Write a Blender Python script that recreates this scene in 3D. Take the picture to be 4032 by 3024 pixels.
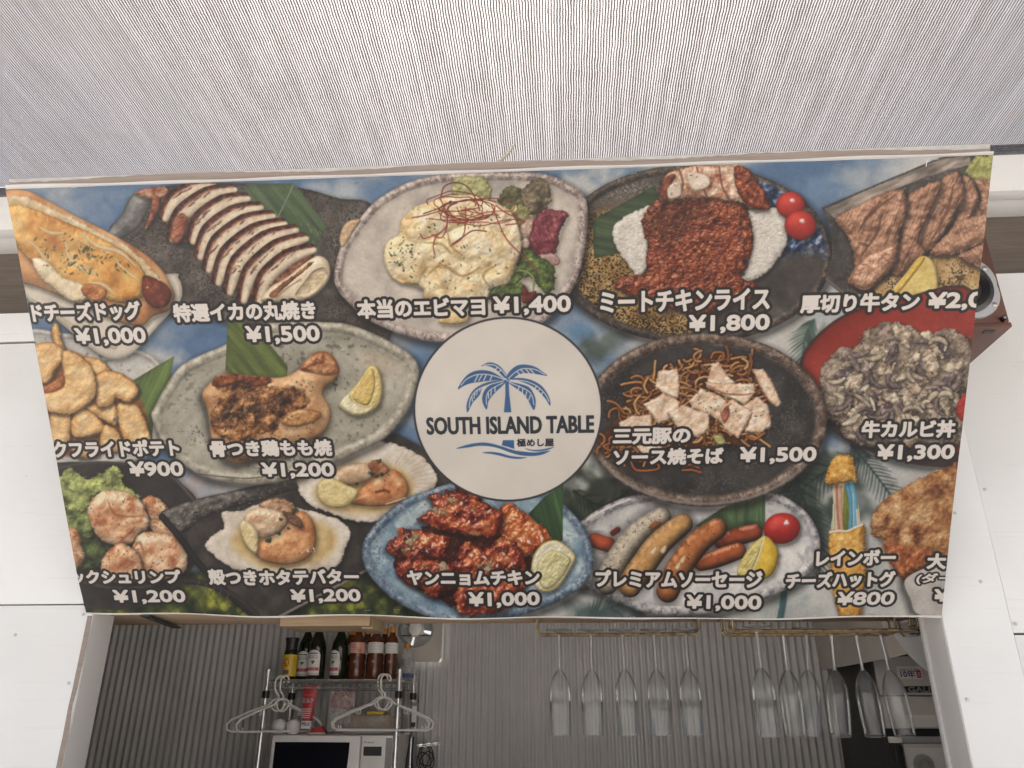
import bpy, bmesh, math, random
import numpy as np
from mathutils import Vector, Matrix

for _o in list(bpy.data.objects): bpy.data.objects.remove(_o)
SC = bpy.context.scene
COL = SC.collection
random.seed(4)

# ---------------------------------------------------------------- camera (phone held at head height, tilted up 23 degrees)
FPX, PCX, PCY = 3060.0, 2016.0, 1512.0
_up = Vector((19, 7200, -3060)).normalized()
_ex = Vector((.9975, .017, .0675)); _ex = (_ex - _up * _ex.dot(_up)).normalized()
_ey = _up.cross(_ex)
CAMR = Matrix((_ex, _ey, _up)); CAMO = Vector((0, 0, 1.6))
cam = bpy.data.cameras.new('camera'); cam_ob = bpy.data.objects.new('camera', cam); COL.objects.link(cam_ob)
cam_ob.matrix_world = Matrix.Translation(CAMO) @ CAMR.to_4x4()
cam.sensor_width = 36; cam.lens = FPX / 4032 * 36; cam.clip_start = .02; cam.clip_end = 2000
SC.camera = cam_ob
def at(px, py, Y=None, Z=None, X=None):
    """point of the place that shows at a pixel of the 4032 x 3024 photograph, on a plane of known depth or height"""
    d = CAMR @ Vector(((px - PCX) / FPX, -(py - PCY) / FPX, -1))
    t = (Y - CAMO.y) / d.y if Y is not None else (Z - CAMO.z) / d.z if Z is not None else (X - CAMO.x) / d.x
    return CAMO + d * t

# ---------------------------------------------------------------- daylight
SUN_EL, SUN_AZ = 74.0, -8.0     # azimuth from +Y (behind the stall) towards +X: high sun, slightly behind the stall
wd = bpy.data.worlds.new('World'); SC.world = wd; wd.use_nodes = True
nt = wd.node_tree; bgn = nt.nodes['Background']
sky = nt.nodes.new('ShaderNodeTexSky'); sky.sky_type = 'NISHITA'; sky.sun_disc = False
sky.sun_elevation = math.radians(SUN_EL); sky.sun_rotation = math.radians(SUN_AZ); sky.dust_density = 7.0; sky.air_density = .6; sky.ozone_density = .2
nt.links.new(sky.outputs[0], bgn.inputs[0]); bgn.inputs[1].default_value = .15
sl = bpy.data.lights.new('sun', 'SUN'); sl.energy = 4.5; sl.angle = math.radians(.6); sl.color = (1, .97, .93)
so = bpy.data.objects.new('sun', sl); COL.objects.link(so)
_sd = Vector((math.sin(math.radians(SUN_AZ)) * math.cos(math.radians(SUN_EL)), math.cos(math.radians(SUN_AZ)) * math.cos(math.radians(SUN_EL)), math.sin(math.radians(SUN_EL))))
so.rotation_euler = _sd.to_track_quat('Z', 'Y').to_euler()
SC.view_settings.view_transform = 'Standard'; SC.view_settings.look = 'None'; SC.view_settings.gamma = 1; SC.view_settings.use_curve_mapping = False
SC.view_settings.exposure = 1.6
SC.render.engine = 'CYCLES'
SC.cycles.max_bounces = 10; SC.cycles.diffuse_bounces = 6; SC.cycles.transparent_max_bounces = 24; SC.cycles.caustics_reflective = False; SC.cycles.caustics_refractive = False
SC.cycles.use_denoising = True; SC.cycles.sample_clamp_indirect = 8

# ---------------------------------------------------------------- materials
class NB:
    def __init__(s, name):
        s.m = bpy.data.materials.new(name); s.m.use_nodes = True; s.t = s.m.node_tree; s.n = s.t.nodes; s.b = s.n['Principled BSDF']
    def new(s, kind, **kw):
        x = s.n.new('ShaderNode' + kind)
        for k, v in kw.items():
            if k.startswith('i_'): x.inputs[int(k[2:]) if k[2:].isdigit() else k[2:].replace('_', ' ')].default_value = v
            else: setattr(x, k, v)
        return x
    def link(s, a, b): s.t.links.new(a, b)
    def coord(s, scale=(1, 1, 1), kind='Object', rot=(0, 0, 0)):
        c = s.new('TexCoord'); mp = s.new('Mapping'); mp.inputs['Scale'].default_value = scale; mp.inputs['Rotation'].default_value = rot
        s.link(c.outputs[kind], mp.inputs[0]); return mp.outputs[0]
    def noise(s, vec, sc, det=4, rough=.55, dist=0):
        x = s.new('TexNoise'); x.inputs['Scale'].default_value = sc; x.inputs['Detail'].default_value = det; x.inputs['Roughness'].default_value = rough; x.inputs['Distortion'].default_value = dist
        s.link(vec, x.inputs['Vector']); return x.outputs[0]
    def ramp(s, fac, stops):
        x = s.new('ValToRGB'); cr = x.color_ramp
        while len(cr.elements) < len(stops): cr.elements.new(.5)
        for e, (p, c) in zip(cr.elements, stops): e.position = p; e.color = (*c, 1) if len(c) == 3 else c
        s.link(fac, x.inputs[0]); return x.outputs[0]
    def mix(s, fac, a, b, mode='MIX'):
        x = s.new('MixRGB', blend_type=mode)
        for i, v in enumerate((fac, a, b)):
            if hasattr(v, 'links'): s.link(v, x.inputs[i])
            else: x.inputs[i].default_value = v if i == 0 else (*v, 1)
        return x.outputs[0]
    def math(s, op, a, b=None, clamp=False):
        x = s.new('Math', operation=op, use_clamp=clamp)
        for i, v in enumerate((a, b)):
            if v is None: continue
            if hasattr(v, 'links'): s.link(v, x.inputs[i])
            else: x.inputs[i].default_value = v
        return x.outputs[0]
    def bump(s, h, strength=.3, dist=.002):
        x = s.new('Bump'); x.inputs['Strength'].default_value = strength; x.inputs['Distance'].default_value = dist
        s.link(h, x.inputs['Height']); s.link(x.outputs[0], s.b.inputs['Normal'])
    def set(s, **kw):
        for k, v in kw.items():
            k = k.replace('_', ' ')
            if hasattr(v, 'links'): s.link(v, s.b.inputs[k])
            else: s.b.inputs[k].default_value = (*v, 1) if isinstance(v, tuple) and len(v) == 3 else v
        return s.m

def m_plain(name, col, rough=.5, metal=0, var=.12, sc=18, bump=.0, **kw):
    b = NB(name); v = b.coord(); f = b.noise(v, sc, 5)
    c = np.array(col)
    out = b.ramp(f, [(.25, tuple(c * (1 - var))), (.75, tuple(np.minimum(c * (1 + var), .95)))])
    b.set(Base_Color=out, Roughness=rough, Metallic=metal, **kw)
    if bump: b.bump(b.noise(v, sc * 4, 4), bump, .001)
    return b.m

def m_paint(name, col=(.84, .845, .825), grain=(1.2, 30, 30)):
    """white paint on plywood: faint grain, drips, specks of dirt, a little yellowing"""
    b = NB(name); v = b.coord(); g = b.noise(b.coord(grain), 5, 6, .6, .4); d = b.noise(v, 2.3, 6); sp = b.noise(v, 55, 3); big = b.noise(v, 1.1, 3)
    c = np.array(col)
    base = b.ramp(d, [(.2, tuple(c * .90)), (.6, tuple(c)), (1, tuple(c * 1.03))])
    base = b.mix(b.math('MULTIPLY', b.ramp(big, [(.45, (0, 0, 0)), (.75, (1, 1, 1))]), .45), base, (.64, .62, .56))
    base = b.mix(b.math('MULTIPLY', b.ramp(sp, [(.73, (0, 0, 0)), (.78, (1, 1, 1))]), .5), base, (.30, .27, .23))
    base = b.mix(b.math('MULTIPLY', b.ramp(g, [(.30, (1, 1, 1)), (.40, (0, 0, 0))]), .25), base, tuple(c * .72))
    b.set(Base_Color=base, Roughness=.55)
    b.bump(b.math('ADD', g, b.math('MULTIPLY', sp, .25)), .35, .0012)
    return b.m

def m_wood(name, dark, lite, grain=(1.5, 22, 22), rough=.65, knots=True):
    b = NB(name); v = b.coord(grain); n = b.noise(v, 3.2, 6, .6, 1.2); w = b.noise(b.coord((grain[0] * .4, grain[1] * 4, grain[2] * 4)), 3, 3)
    col = b.ramp(n, [(.3, dark), (.55, tuple((np.array(dark) + np.array(lite)) / 2)), (.75, lite)])
    col = b.mix(.35, col, b.ramp(w, [(.3, dark), (.7, lite)]))
    if knots:
        k = b.new('TexVoronoi'); k.inputs['Scale'].default_value = 2.6; b.link(b.coord((1, 2.2, 2.2)), k.inputs['Vector'])
        col = b.mix(b.math('MULTIPLY', b.ramp(k.outputs['Distance'], [(.05, (1, 1, 1)), (.10, (0, 0, 0))]), .8), col, tuple(np.array(dark) * .35))
    b.set(Base_Color=col, Roughness=rough); b.bump(n, .25, .001)
    return b.m

def m_fabric(name):
    """open shade cloth: dark twisted warp threads with thin cross ties, sky showing through the holes"""
    b = NB(name); c = b.new('TexCoord'); sep = b.new('SeparateXYZ')
    wob = b.noise(b.coord((1.0, 1.0, 1.0)), 26, 3); wob2 = b.noise(b.coord((1, 1, 1)), 420, 2)
    b.link(c.outputs['Object'], sep.inputs[0])
    x = b.math('ADD', b.math('ADD', sep.outputs[0], b.math('MULTIPLY', wob, .005)), b.math('MULTIPLY', wob2, .0016))
    P = .0056
    u = b.math('PINGPONG', b.math('DIVIDE', x, P), .5)              # 0 at the thread, .5 mid gap
    lane = b.math('FLOOR', b.math('ADD', b.math('DIVIDE', x, P), .5))
    wn = b.new('TexWhiteNoise', noise_dimensions='1D'); b.link(lane, wn.inputs['W'])
    y = b.math('ADD', sep.outputs[1], b.math('MULTIPLY', wn.outputs[0], .004))
    y = b.math('ADD', y, b.math('MULTIPLY', wob2, .002))
    v = b.math('PINGPONG', b.math('DIVIDE', y, .0046), .5)
    blot = b.math('ADD', b.math('MULTIPLY', b.noise(b.coord((34, 1.1, 1)), 2.2, 5, .7), 1.3), b.math('SUBTRACT', b.noise(b.coord((9, 4, 1)), 2.2, 5, .65), .6))
    half = b.math('ADD', .14, b.math('MULTIPLY', b.math('ADD', b.math('MULTIPLY', wn.outputs[0], .3), blot), .16))
    bead = b.math('MULTIPLY', b.math('SUBTRACT', .5, v), .10)
    warp = b.math('LESS_THAN', u, b.math('ADD', half, bead))
    tie = b.math('LESS_THAN', v, .05)
    hole_dim = b.math('ADD', .56, b.math('MULTIPLY', b.noise(b.coord((30, 1.3, 1)), 3, 4), .25))      # partial cover added over the holes to dim the sky behind
    thread = b.math('MAXIMUM', b.math('MAXIMUM', warp, b.math('MULTIPLY', tie, .9)), hole_dim)
    tc = b.ramp(b.noise(b.coord((6, 1, 1)), 5, 5), [(.35, (.082, .075, .068)), (.6, (.108, .096, .082)), (.8, (.14, .09, .05))])
    df = b.new('BsdfDiffuse'); tr = b.new('BsdfTranslucent'); tp = b.new('BsdfTransparent'); tp.inputs[0].default_value = (1, .985, .955, 1); m1 = b.new('MixShader'); m2 = b.new('MixShader')
    b.link(tc, df.inputs[0]); tr.inputs[0].default_value = (.10, .096, .09, 1)
    m1.inputs[0].default_value = .2; b.link(df.outputs[0], m1.inputs[1]); b.link(tr.outputs[0], m1.inputs[2])
    b.link(thread, m2.inputs[0]); b.link(tp.outputs[0], m2.inputs[1]); b.link(m1.outputs[0], m2.inputs[2])
    b.link(m2.outputs[0], b.n['Material Output'].inputs[0])
    return b.m

def m_glass(name, tint=(.93, .94, .93), haze=.10, edge=.3, face=.03):
    b = NB(name); tp = b.new('BsdfTransparent'); gl = b.new('BsdfGlossy'); df = b.new('BsdfTranslucent'); d2 = b.new('BsdfDiffuse'); lw = b.new('LayerWeight'); m = b.new('MixShader'); mh = b.new('MixShader'); md = b.new('MixShader')
    tp.inputs[0].default_value = (*tint, 1); gl.inputs['Roughness'].default_value = .03; df.inputs[0].default_value = (.75, .74, .72, 1); d2.inputs[0].default_value = (.75, .74, .72, 1)
    lw.inputs[0].default_value = edge
    b.link(df.outputs[0], md.inputs[1]); b.link(d2.outputs[0], md.inputs[2]); md.inputs[0].default_value = .6
    sm = b.noise(b.coord((30, 30, 6)), 1.5, 4)
    b.link(b.math('MULTIPLY', b.math('ADD', sm, .35), haze), mh.inputs[0]); b.link(tp.outputs[0], mh.inputs[1]); b.link(md.outputs[0], mh.inputs[2])
    f = b.math('ADD', b.math('MULTIPLY', lw.outputs['Fresnel'], .8), face, True)
    b.link(f, m.inputs[0]); b.link(mh.outputs[0], m.inputs[1]); b.link(gl.outputs[0], m.inputs[2]); b.link(m.outputs[0], b.n['Material Output'].inputs[0])
    return b.m

def m_film(name, col=(.7, .7, .68), alpha=.25):
    """thin creased plastic film"""
    b = NB(name); v = b.coord(); n = b.noise(v, 30, 5, .7, 1.5)
    b.set(Base_Color=col, Roughness=.15, Alpha=b.ramp(n, [(.35, (alpha * .4,) * 3), (.7, (min(1, alpha * 1.9),) * 3)])); b.bump(n, .8, .004); return b.m

M = {}
M['paint'] = m_paint('white paint on plywood'); M['paint_jamb'] = m_paint('grey white jamb paint', (.62, .61, .59), (30, 30, 1.2)); M['paint_fascia'] = m_paint('fascia paint', (.72, .71, .68))
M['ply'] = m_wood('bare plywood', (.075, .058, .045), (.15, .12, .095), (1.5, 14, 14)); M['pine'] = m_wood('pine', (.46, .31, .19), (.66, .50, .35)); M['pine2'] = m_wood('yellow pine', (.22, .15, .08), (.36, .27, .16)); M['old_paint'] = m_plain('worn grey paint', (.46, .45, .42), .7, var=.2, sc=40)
M['raw_edge'] = m_wood('raw plywood edge', (.22, .17, .14), (.36, .30, .26), (2, 40, 40), knots=False)
M['fabric'] = m_fabric('shade cloth'); M['hem'] = m_plain('awning hem cloth', (.10, .10, .11), .9, var=.5, sc=160, bump=.5)
M['rope'] = m_plain('hemp cord', (.52, .47, .38), .9, var=.25, sc=300, bump=.4)
M['vinyl'] = m_plain('white vinyl', (.60, .58, .55), .4, var=.05, sc=9, bump=.1)
M['steel'] = m_plain('staple steel', (.5, .48, .45), .35, .9)
M['screw'] = m_plain('painted screw', (.55, .54, .50), .5, .2)
M['galv'] = m_plain('galvanised sheet', (.52, .515, .505), .6, .15, .10, 5)
M['dark_metal'] = m_plain('dark metal', (.06, .065, .065), .5, .6)
M['brass'] = m_plain('rusty brass wire', (.24, .18, .10), .35, .8, .75, 60, .3)
M['glass'] = m_glass('thin glass', haze=.09, edge=.2, face=.014); M['glass_stem'] = m_glass('solid glass', (.62, .61, .60), .5); M['counter'] = m_plain('pale counter top', (.62, .58, .52), .4)
M['chrome'] = m_plain('chrome', (.72, .71, .69), .25, .7, .15); M['black'] = m_plain('black plastic', (.018, .018, .02), .45); M['white_plastic'] = m_plain('white plastic', (.76, .74, .71), .4, var=.06)
M['grey'] = m_plain('grey plastic', (.28, .28, .27), .5); M['cabinet'] = m_plain('speaker veneer', (.115, .050, .034), .45, 0, .3, 9); M['silver'] = m_plain('silver ring', (.50, .50, .49), .4, .4)
M['cone'] = m_plain('woofer cone', (.045, .045, .048), .6); M['rubber'] = m_plain('black rubber', (.012, .012, .012), .38)
M['fridge_side'] = m_plain('dark fridge side', (.035, .034, .034), .45, .2); M['fridge'] = m_plain('fridge steel front', (.50, .475, .445), .4, .1, .08, 3); M['concrete'] = m_plain('concrete ground', (.44, .435, .42), .9, 0, .2, 1.5, .3)
M['interior'] = m_plain('interior board', (.46, .43, .39), .8, 0, .2, 3)
M['ink'] = m_plain('black ink', (.012, .012, .014), .5); M['white_ink'] = m_plain('white ink', (.70, .68, .65), .5, var=.05); M['red'] = m_plain('red ink', (.42, .03, .035), .45); M['blue'] = m_plain('blue ink', (.03, .05, .22), .45)
M['yellow'] = m_plain('yellow label', (.62, .42, .03), .45); M['pink'] = m_plain('pink label', (.62, .34, .27), .5); M['green'] = m_plain('green ink', (.06, .12, .04), .5)
M['oil'] = m_plain('dark oil bottle', (.012, .014, .008), .12); M['sauce'] = m_plain('brown sauce bottle', (.095, .030, .014), .2, 0, .35, 30); M['cap_orange'] = m_plain('orange cap', (.55, .22, .03), .4); M['cap_gold'] = m_plain('cap gold', (.40, .33, .22), .35, .6)
M['clear'] = m_film('clear bag film'); M['pinkbag'] = m_film('pink printed film', (.50, .12, .14), .45); M['door_glass'] = m_plain('oven door', (.010, .011, .016), .12); M['lid'] = m_plain('white egg shell', (.72, .70, .67), .5, var=.04); M['crate'] = m_wood('brown board', (.16, .10, .06), (.28, .19, .12))
PRINT_GAIN = .77
# ---------------------------------------------------------------- flat print of the banner, computed pixel by pixel
PW, PH, POY = 2212, 1030, 325
CV = np.zeros((PH, PW, 3), np.float32)
rng = np.random.RandomState(11)

def _hash(ix, iy, s):
    n = ix.astype(np.uint32) * np.uint32(374761393) + iy.astype(np.uint32) * np.uint32(668265263) + np.uint32((s * 1442695041 + 12345) & 0xffffffff)
    n = (n ^ (n >> np.uint32(13))) * np.uint32(1274126177)
    n = n ^ (n >> np.uint32(16))
    return (n & np.uint32(0xffff)).astype(np.float32) / 65535.0

def vnoise(x, y, s):
    ix = np.floor(x); iy = np.floor(y)
    fx = x - ix; fy = y - iy
    ix = ix.astype(np.int64); iy = iy.astype(np.int64)
    fx = fx * fx * (3 - 2 * fx); fy = fy * fy * (3 - 2 * fy)
    a = _hash(ix, iy, s); b = _hash(ix + 1, iy, s); c = _hash(ix, iy + 1, s); d = _hash(ix + 1, iy + 1, s)
    return a + (b - a) * fx + (c - a) * fy + (a - b - c + d) * fx * fy

def fbm(x, y, sc, o=4, s=0, g=0.55):
    t = np.zeros_like(x); w = 0; a = 1.0; f = 1.0 / sc
    for i in range(o):
        t = t + a * vnoise(x * f + i * 17.3, y * f - i * 9.1, s + i * 7); w += a; a *= g; f *= 2.03
    return np.clip((t / w - 0.5) * 1.7 + 0.5, 0, 1)

def worley(x, y, sc, s=0):
    x = x / sc; y = y / sc
    ix = np.floor(x).astype(np.int64); iy = np.floor(y).astype(np.int64)
    best = np.full(x.shape, 9.0, np.float32); idv = np.zeros(x.shape, np.float32)
    for j in (-1, 0, 1):
        for i in (-1, 0, 1):
            cx = ix + i; cy = iy + j
            dx = cx + 1.0 * _hash(cx, cy, s) - x; dy = cy + 1.0 * _hash(cx, cy, s + 5) - y
            d = dx * dx + dy * dy
            m = d < best
            best = np.where(m, d, best); idv = np.where(m, _hash(cx, cy, s + 9), idv)
    return np.sqrt(best), idv

class Reg:
    def __init__(s, x0, y0, x1, y1):
        s.x0 = max(0, int(x0)); s.x1 = min(PW, int(x1) + 1); s.y0 = max(0, int(y0) - POY); s.y1 = min(PH, int(y1) + 1 - POY)
        s.ok = s.x1 > s.x0 + 1 and s.y1 > s.y0 + 1
        if s.ok:
            s.X, s.Y = np.meshgrid(np.arange(s.x0, s.x1, dtype=np.float32) + .5, np.arange(s.y0, s.y1, dtype=np.float32) + POY + .5)
    def put(s, col, a):
        t = CV[s.y0:s.y1, s.x0:s.x1]
        col = np.asarray(col, np.float32)
        if col.ndim == 1: col = col / 255.0
        t[:] = t * (1 - a[..., None]) + col * a[..., None]
    def mul(s, k, a):
        t = CV[s.y0:s.y1, s.x0:s.x1]
        t *= (1 - a[..., None] * (1 - k))

def spl(P, n=5, closed=True):
    P = np.asarray(P, np.float32); N = len(P); out = []
    rngi = range(N) if closed else range(N - 1)
    for i in rngi:
        if closed: p0, p1, p2, p3 = P[i - 1], P[i], P[(i + 1) % N], P[(i + 2) % N]
        else: p0, p1, p2, p3 = P[max(i - 1, 0)], P[i], P[i + 1], P[min(i + 2, N - 1)]
        for k in range(n):
            t = k / n
            out.append(0.5 * ((2 * p1) + (p2 - p0) * t + (2 * p0 - 5 * p1 + 4 * p2 - p3) * t * t + (3 * p1 - p0 - 3 * p2 + p3) * t ** 3))
    if not closed: out.append(P[-1])
    return np.array(out, np.float32)

def sdf(P, X, Y):
    d = np.full(X.shape, 1e9, np.float32); ins = np.zeros(X.shape, bool)
    N = len(P)
    for i in range(N):
        ax, ay = P[i]; bx, by = P[(i + 1) % N]
        ex, ey = bx - ax, by - ay
        l = ex * ex + ey * ey
        if l < 1e-9: continue
        wx = X - ax; wy = Y - ay
        t = np.clip((wx * ex + wy * ey) / l, 0, 1)
        qx = wx - ex * t; qy = wy - ey * t
        d = np.minimum(d, qx * qx + qy * qy)
        if ey != 0:
            c = (Y >= min(ay, by)) & (Y < max(ay, by))
            if c.any():
                row = c[:, 0]
                xi = ax + (Y[row] - ay) * ex / ey
                ins[row] ^= (X[row] < xi)
    return np.where(ins, -np.sqrt(d), np.sqrt(d))

def ramp(t, st):
    ts = [a for a, _ in st]; cs = np.array([c for _, c in st], np.float32) / 255.0
    return np.stack([np.interp(t, ts, cs[:, k]) for k in range(3)], -1).astype(np.float32)

LD = np.array([-0.30, -0.52, 0.80], np.float32); LD = LD / np.linalg.norm(LD)
HD = LD + np.array([0, 0, 1], np.float32); HD = HD / np.linalg.norm(HD)
def light(h, col, amb=0.55, spec=0.0, shin=30, gain=1.0):
    gy, gx = np.gradient(h)
    n = 1 / np.sqrt(gx * gx + gy * gy + 1)
    df = np.clip((-gx * LD[0] - gy * LD[1] + LD[2]) * n, 0, 1.2) / LD[2]
    out = col * (amb + (1 - amb) * df * gain)[..., None]
    if spec:
        sp = np.clip((-gx * HD[0] - gy * HD[1] + HD[2]) * n, 0, 1) ** shin
        out = out + spec * sp[..., None] * np.array([1, .98, .94], np.float32)
    return out

_seed = [100]
RLF = 0.5
def food(P, st, R=16, dome=1.0, n=((9, 3.0), (3, .8)), csc=14, cw=0.0, edge=0.0, esc=8, spec=.15, shin=24, sh=.45, shd=(3, 5, 12), amb=.5,
         lumps=None, soft=1.8, rim=None, smooth=True, alpha=1.0, cells=None, fib=None, toe=.10):
    """a lump of food: relief from dome + noise, colour ramp from noise, lit from the upper left as in the printed photograph"""
    _seed[0] += 13; s = _seed[0]
    P = spl(P) if smooth else np.asarray(P, np.float32)
    x0, y0 = P.min(0); x1, y1 = P.max(0); m = 14
    r = Reg(x0 - m, y0 - m, x1 + m, y1 + m + 6)
    if not r.ok: return
    X, Y = r.X, r.Y
    d = sdf(P, X, Y)
    if sh:
        ds = sdf(P[::3] + np.array([shd[0], shd[1]]), X, Y)
        r.mul(1 - sh * .8, np.clip(1 - ds / shd[2], 0, 1) ** 2.2)
    if edge: d = d + (fbm(X, Y, esc, 3, s + 3) - .5) * 2 * edge
    ins = np.clip(-d / R, 0, 1)
    h = dome * R * np.sqrt(np.clip(1 - (1 - ins) ** 2, 0, 1))
    if lumps:
        L = np.zeros_like(X)
        for (cx, cy, rx, ry, rot, hh) in lumps:
            c, q = np.cos(np.radians(rot)), np.sin(np.radians(rot))
            u = ((X - cx) * c + (Y - cy) * q) / rx; v = (-(X - cx) * q + (Y - cy) * c) / ry
            L = np.maximum(L, hh * np.sqrt(np.clip(1 - u * u - v * v, 0, 1)))
        h = h * .5 + L
    for sc, am in n: h = h + RLF * am * min(1, max(.25, sc / 10)) * (fbm(X, Y, sc, 2, s) - .5) * 2 * np.clip(ins * 3, 0, 1)
    t = fbm(X, Y, csc, 4, s + 21)
    if cells:
        wx = X + 9 * vnoise(X / 13, Y / 13, s); wy = Y + 9 * vnoise(X / 11 + 7, Y / 11, s + 2)
        f1, idv = worley(wx * .8 + wy * .25, wy * 1.15 - wx * .2, cells[0], s)
        h = h + .32 * cells[1] * (1 - np.clip(f1 * 1.3, 0, 1) ** 2)
        t = t * .45 + .55 * idv
    if fib:
        a = np.radians(fib[0]); u = X * np.cos(a) + Y * np.sin(a); v = -X * np.sin(a) + Y * np.cos(a)
        fz = fbm(u / fib[1] * 2, v / 2.2 * 2, 2, 3, s + 33)
        h = h + .45 * fib[2] * (fz - .5); t = t * .5 + fz * .5
    if cw: t = np.clip(t * (1 - cw) + cw * np.clip(-d / R, 0, 1), 0, 1)
    col = light(h * .62, ramp(t, st), amb, spec * .75, shin)
    col = col * (1 - toe * np.clip(1 + d / 4.5, 0, 1))[..., None]
    if rim is not None:
        w = np.clip(1 - np.abs(d + rim[1] / 2) / (rim[1] / 2 + .5), 0, 1)
        col = col * (1 - w[..., None]) + np.array(rim[0], np.float32) / 255 * w[..., None]
    r.put(np.clip(col, 0, 1), np.clip(.5 - d / soft, 0, 1) * alpha)

def flat(P, st, csc=30, soft=1.2, alpha=1.0, smooth=True, o=4, sh=0, shd=(3, 5, 14), streak=None, grad=None, specks=None, edge=0, toe=0):
    _seed[0] += 13; s = _seed[0]
    P = spl(P) if smooth else np.asarray(P, np.float32)
    x0, y0 = P.min(0); x1, y1 = P.max(0); m = 16 + soft
    r = Reg(x0 - m, y0 - m, x1 + m, y1 + m)
    if not r.ok: return
    X, Y = r.X, r.Y; d = sdf(P, X, Y)
    if sh:
        ds = sdf(P[::3] + np.array([shd[0], shd[1]]), X, Y)
        r.mul(1 - sh, np.clip(1 - ds / shd[2], 0, 1) ** 1.6)
    if edge: d = d + (fbm(X, Y, 7, 3, s + 3) - .5) * 2 * edge
    if streak:
        a = np.radians(streak[0]); u = X * np.cos(a) + Y * np.sin(a); v = -X * np.sin(a) + Y * np.cos(a)
        t = fbm(u / streak[1], v, csc, o, s)
    else: t = fbm(X, Y, csc, o, s)
    if grad: t = np.clip(t + ((X - grad[0]) * grad[2] + (Y - grad[1]) * grad[3]), 0, 1)
    col = ramp(t, st)
    if specks:
        k = fbm(X, Y, specks[1], 2, s + 40); zone = fbm(X, Y, specks[1] * 14, 2, s + 41)
        w = np.clip((k - specks[2] + (zone - .5) * .5) * 7, 0, 1)
        col = col * (1 - w[..., None]) + np.array(specks[0], np.float32) / 255 * w[..., None]
    if toe: col = col * (1 - toe * np.clip(1 + d / 9, 0, 1))[..., None]
    r.put(col, np.clip(.5 - d / soft, 0, 1) * alpha)

def ell(cx, cy, rx, ry, rot=0, n=40, wob=0, s=0):
    a = np.linspace(0, 2 * np.pi, n, endpoint=False)
    k = 1 + wob * (np.sin(a * 3 + s) * .6 + np.sin(a * 5 + s * 2.1) * .4)
    c, q = np.cos(np.radians(rot)), np.sin(np.radians(rot))
    u = np.cos(a) * rx * k; v = np.sin(a) * ry * k
    return np.stack([cx + u * c - v * q, cy + u * q + v * c], -1)

def plate(cx, cy, rx, ry, rot, inner, rimst, rw=.12, specks=None, rimspecks=None, wob=.01, dark=.35, csc=40, P=None, sh=.5, hi=.12):
    """a dish seen from above: shaded rim ring round a mottled well"""
    _seed[0] += 13; s = _seed[0]
    if P is None: P = ell(cx, cy, rx, ry, rot, 48, wob, s)
    else: P = spl(P)
    x0, y0 = P.min(0); x1, y1 = P.max(0); m = 20
    r = Reg(x0 - m, y0 - m, x1 + m, y1 + m)
    X, Y = r.X, r.Y; d = sdf(P, X, Y)
    if sh:
        ds = sdf(P + np.array([4, 8]), X, Y); r.mul(1 - sh, np.clip(1 - ds / 18, 0, 1) ** 1.5)
    w = rw * min(rx, ry)
    t = fbm(X, Y, csc, 5, s); tr = fbm(X, Y, 9, 4, s + 3)
    col = ramp(t, inner); colr = ramp(tr, rimst)
    for sp, q in ((specks, 0), (rimspecks, 1)):
        if sp:
            k = fbm(X, Y, sp[1], 2, s + 40 + q); zone = fbm(X, Y, sp[1] * 16, 2, s + 42 + q)
            z = np.clip((k - sp[2] + (zone - .5) * .5) * 4, 0, 1)[..., None] * .7
            if q: colr = colr * (1 - z) + np.array(sp[0], np.float32) / 255 * z
            else: col = col * (1 - z) + np.array(sp[0], np.float32) / 255 * z
    d2 = d + (fbm(X, Y, 60, 2, s + 9) - .5) * w * .3
    a = np.clip(.5 + (d2 + w) / 11, 0, 1)[..., None]
    prof = np.clip(-d / w, 0, 1)
    h = np.where(prof < 1, w * .16 * np.sin(prof * np.pi) , 0) - np.clip((-d - w) / (min(rx, ry)), 0, 1) * 8
    cc = light(h, col * (1 - a) + colr * a, .55, hi, 18)
    edge = np.clip(1 + d / 5, 0, 1)
    cc = cc * (1 - dark * edge)[..., None]
    inn = np.clip(1 - np.abs(d2 + w * 1.15) / (w * .5), 0, 1)
    cc = cc * (1 - .06 * inn)[..., None]
    r.put(np.clip(cc, 0, 1), np.clip(.5 - d / 1.4, 0, 1))

def tone():
    """ink on vinyl: a little less saturation, with the warm haze over the sheet painted in"""
    g = CV @ np.array([.3, .59, .11], np.float32)
    c = CV * .94 + g[..., None] * .06
    c = np.clip(c, 0, 1); c = c * .87 + .13 * c * c * (3 - 2 * c)          # the print is a little contrasty
    CV[:] = c * np.array([.975, .955, .925], np.float32) * .94 + np.array([.032, .030, .027], np.float32)  # constant lift: veiling haze painted into the print colours
    yy, xx = np.mgrid[0:PH, 0:PW].astype(np.float32)
    gr = (vnoise(xx / 1.7, yy / 1.7, 901) - .5) * .5 + (vnoise(xx / 3.6, yy / 3.6, 902) - .5) * .5 + (fbm(xx, yy, 22, 3, 903) - .5) * .45
    CV[:] = CV * (1 + .13 * gr)[..., None]
    k = np.pad(CV, ((1, 1), (1, 1), (0, 0)), mode='edge')
    CV[:] = .5 * CV + .125 * (k[:-2, 1:-1] + k[2:, 1:-1] + k[1:-1, :-2] + k[1:-1, 2:])

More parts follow.
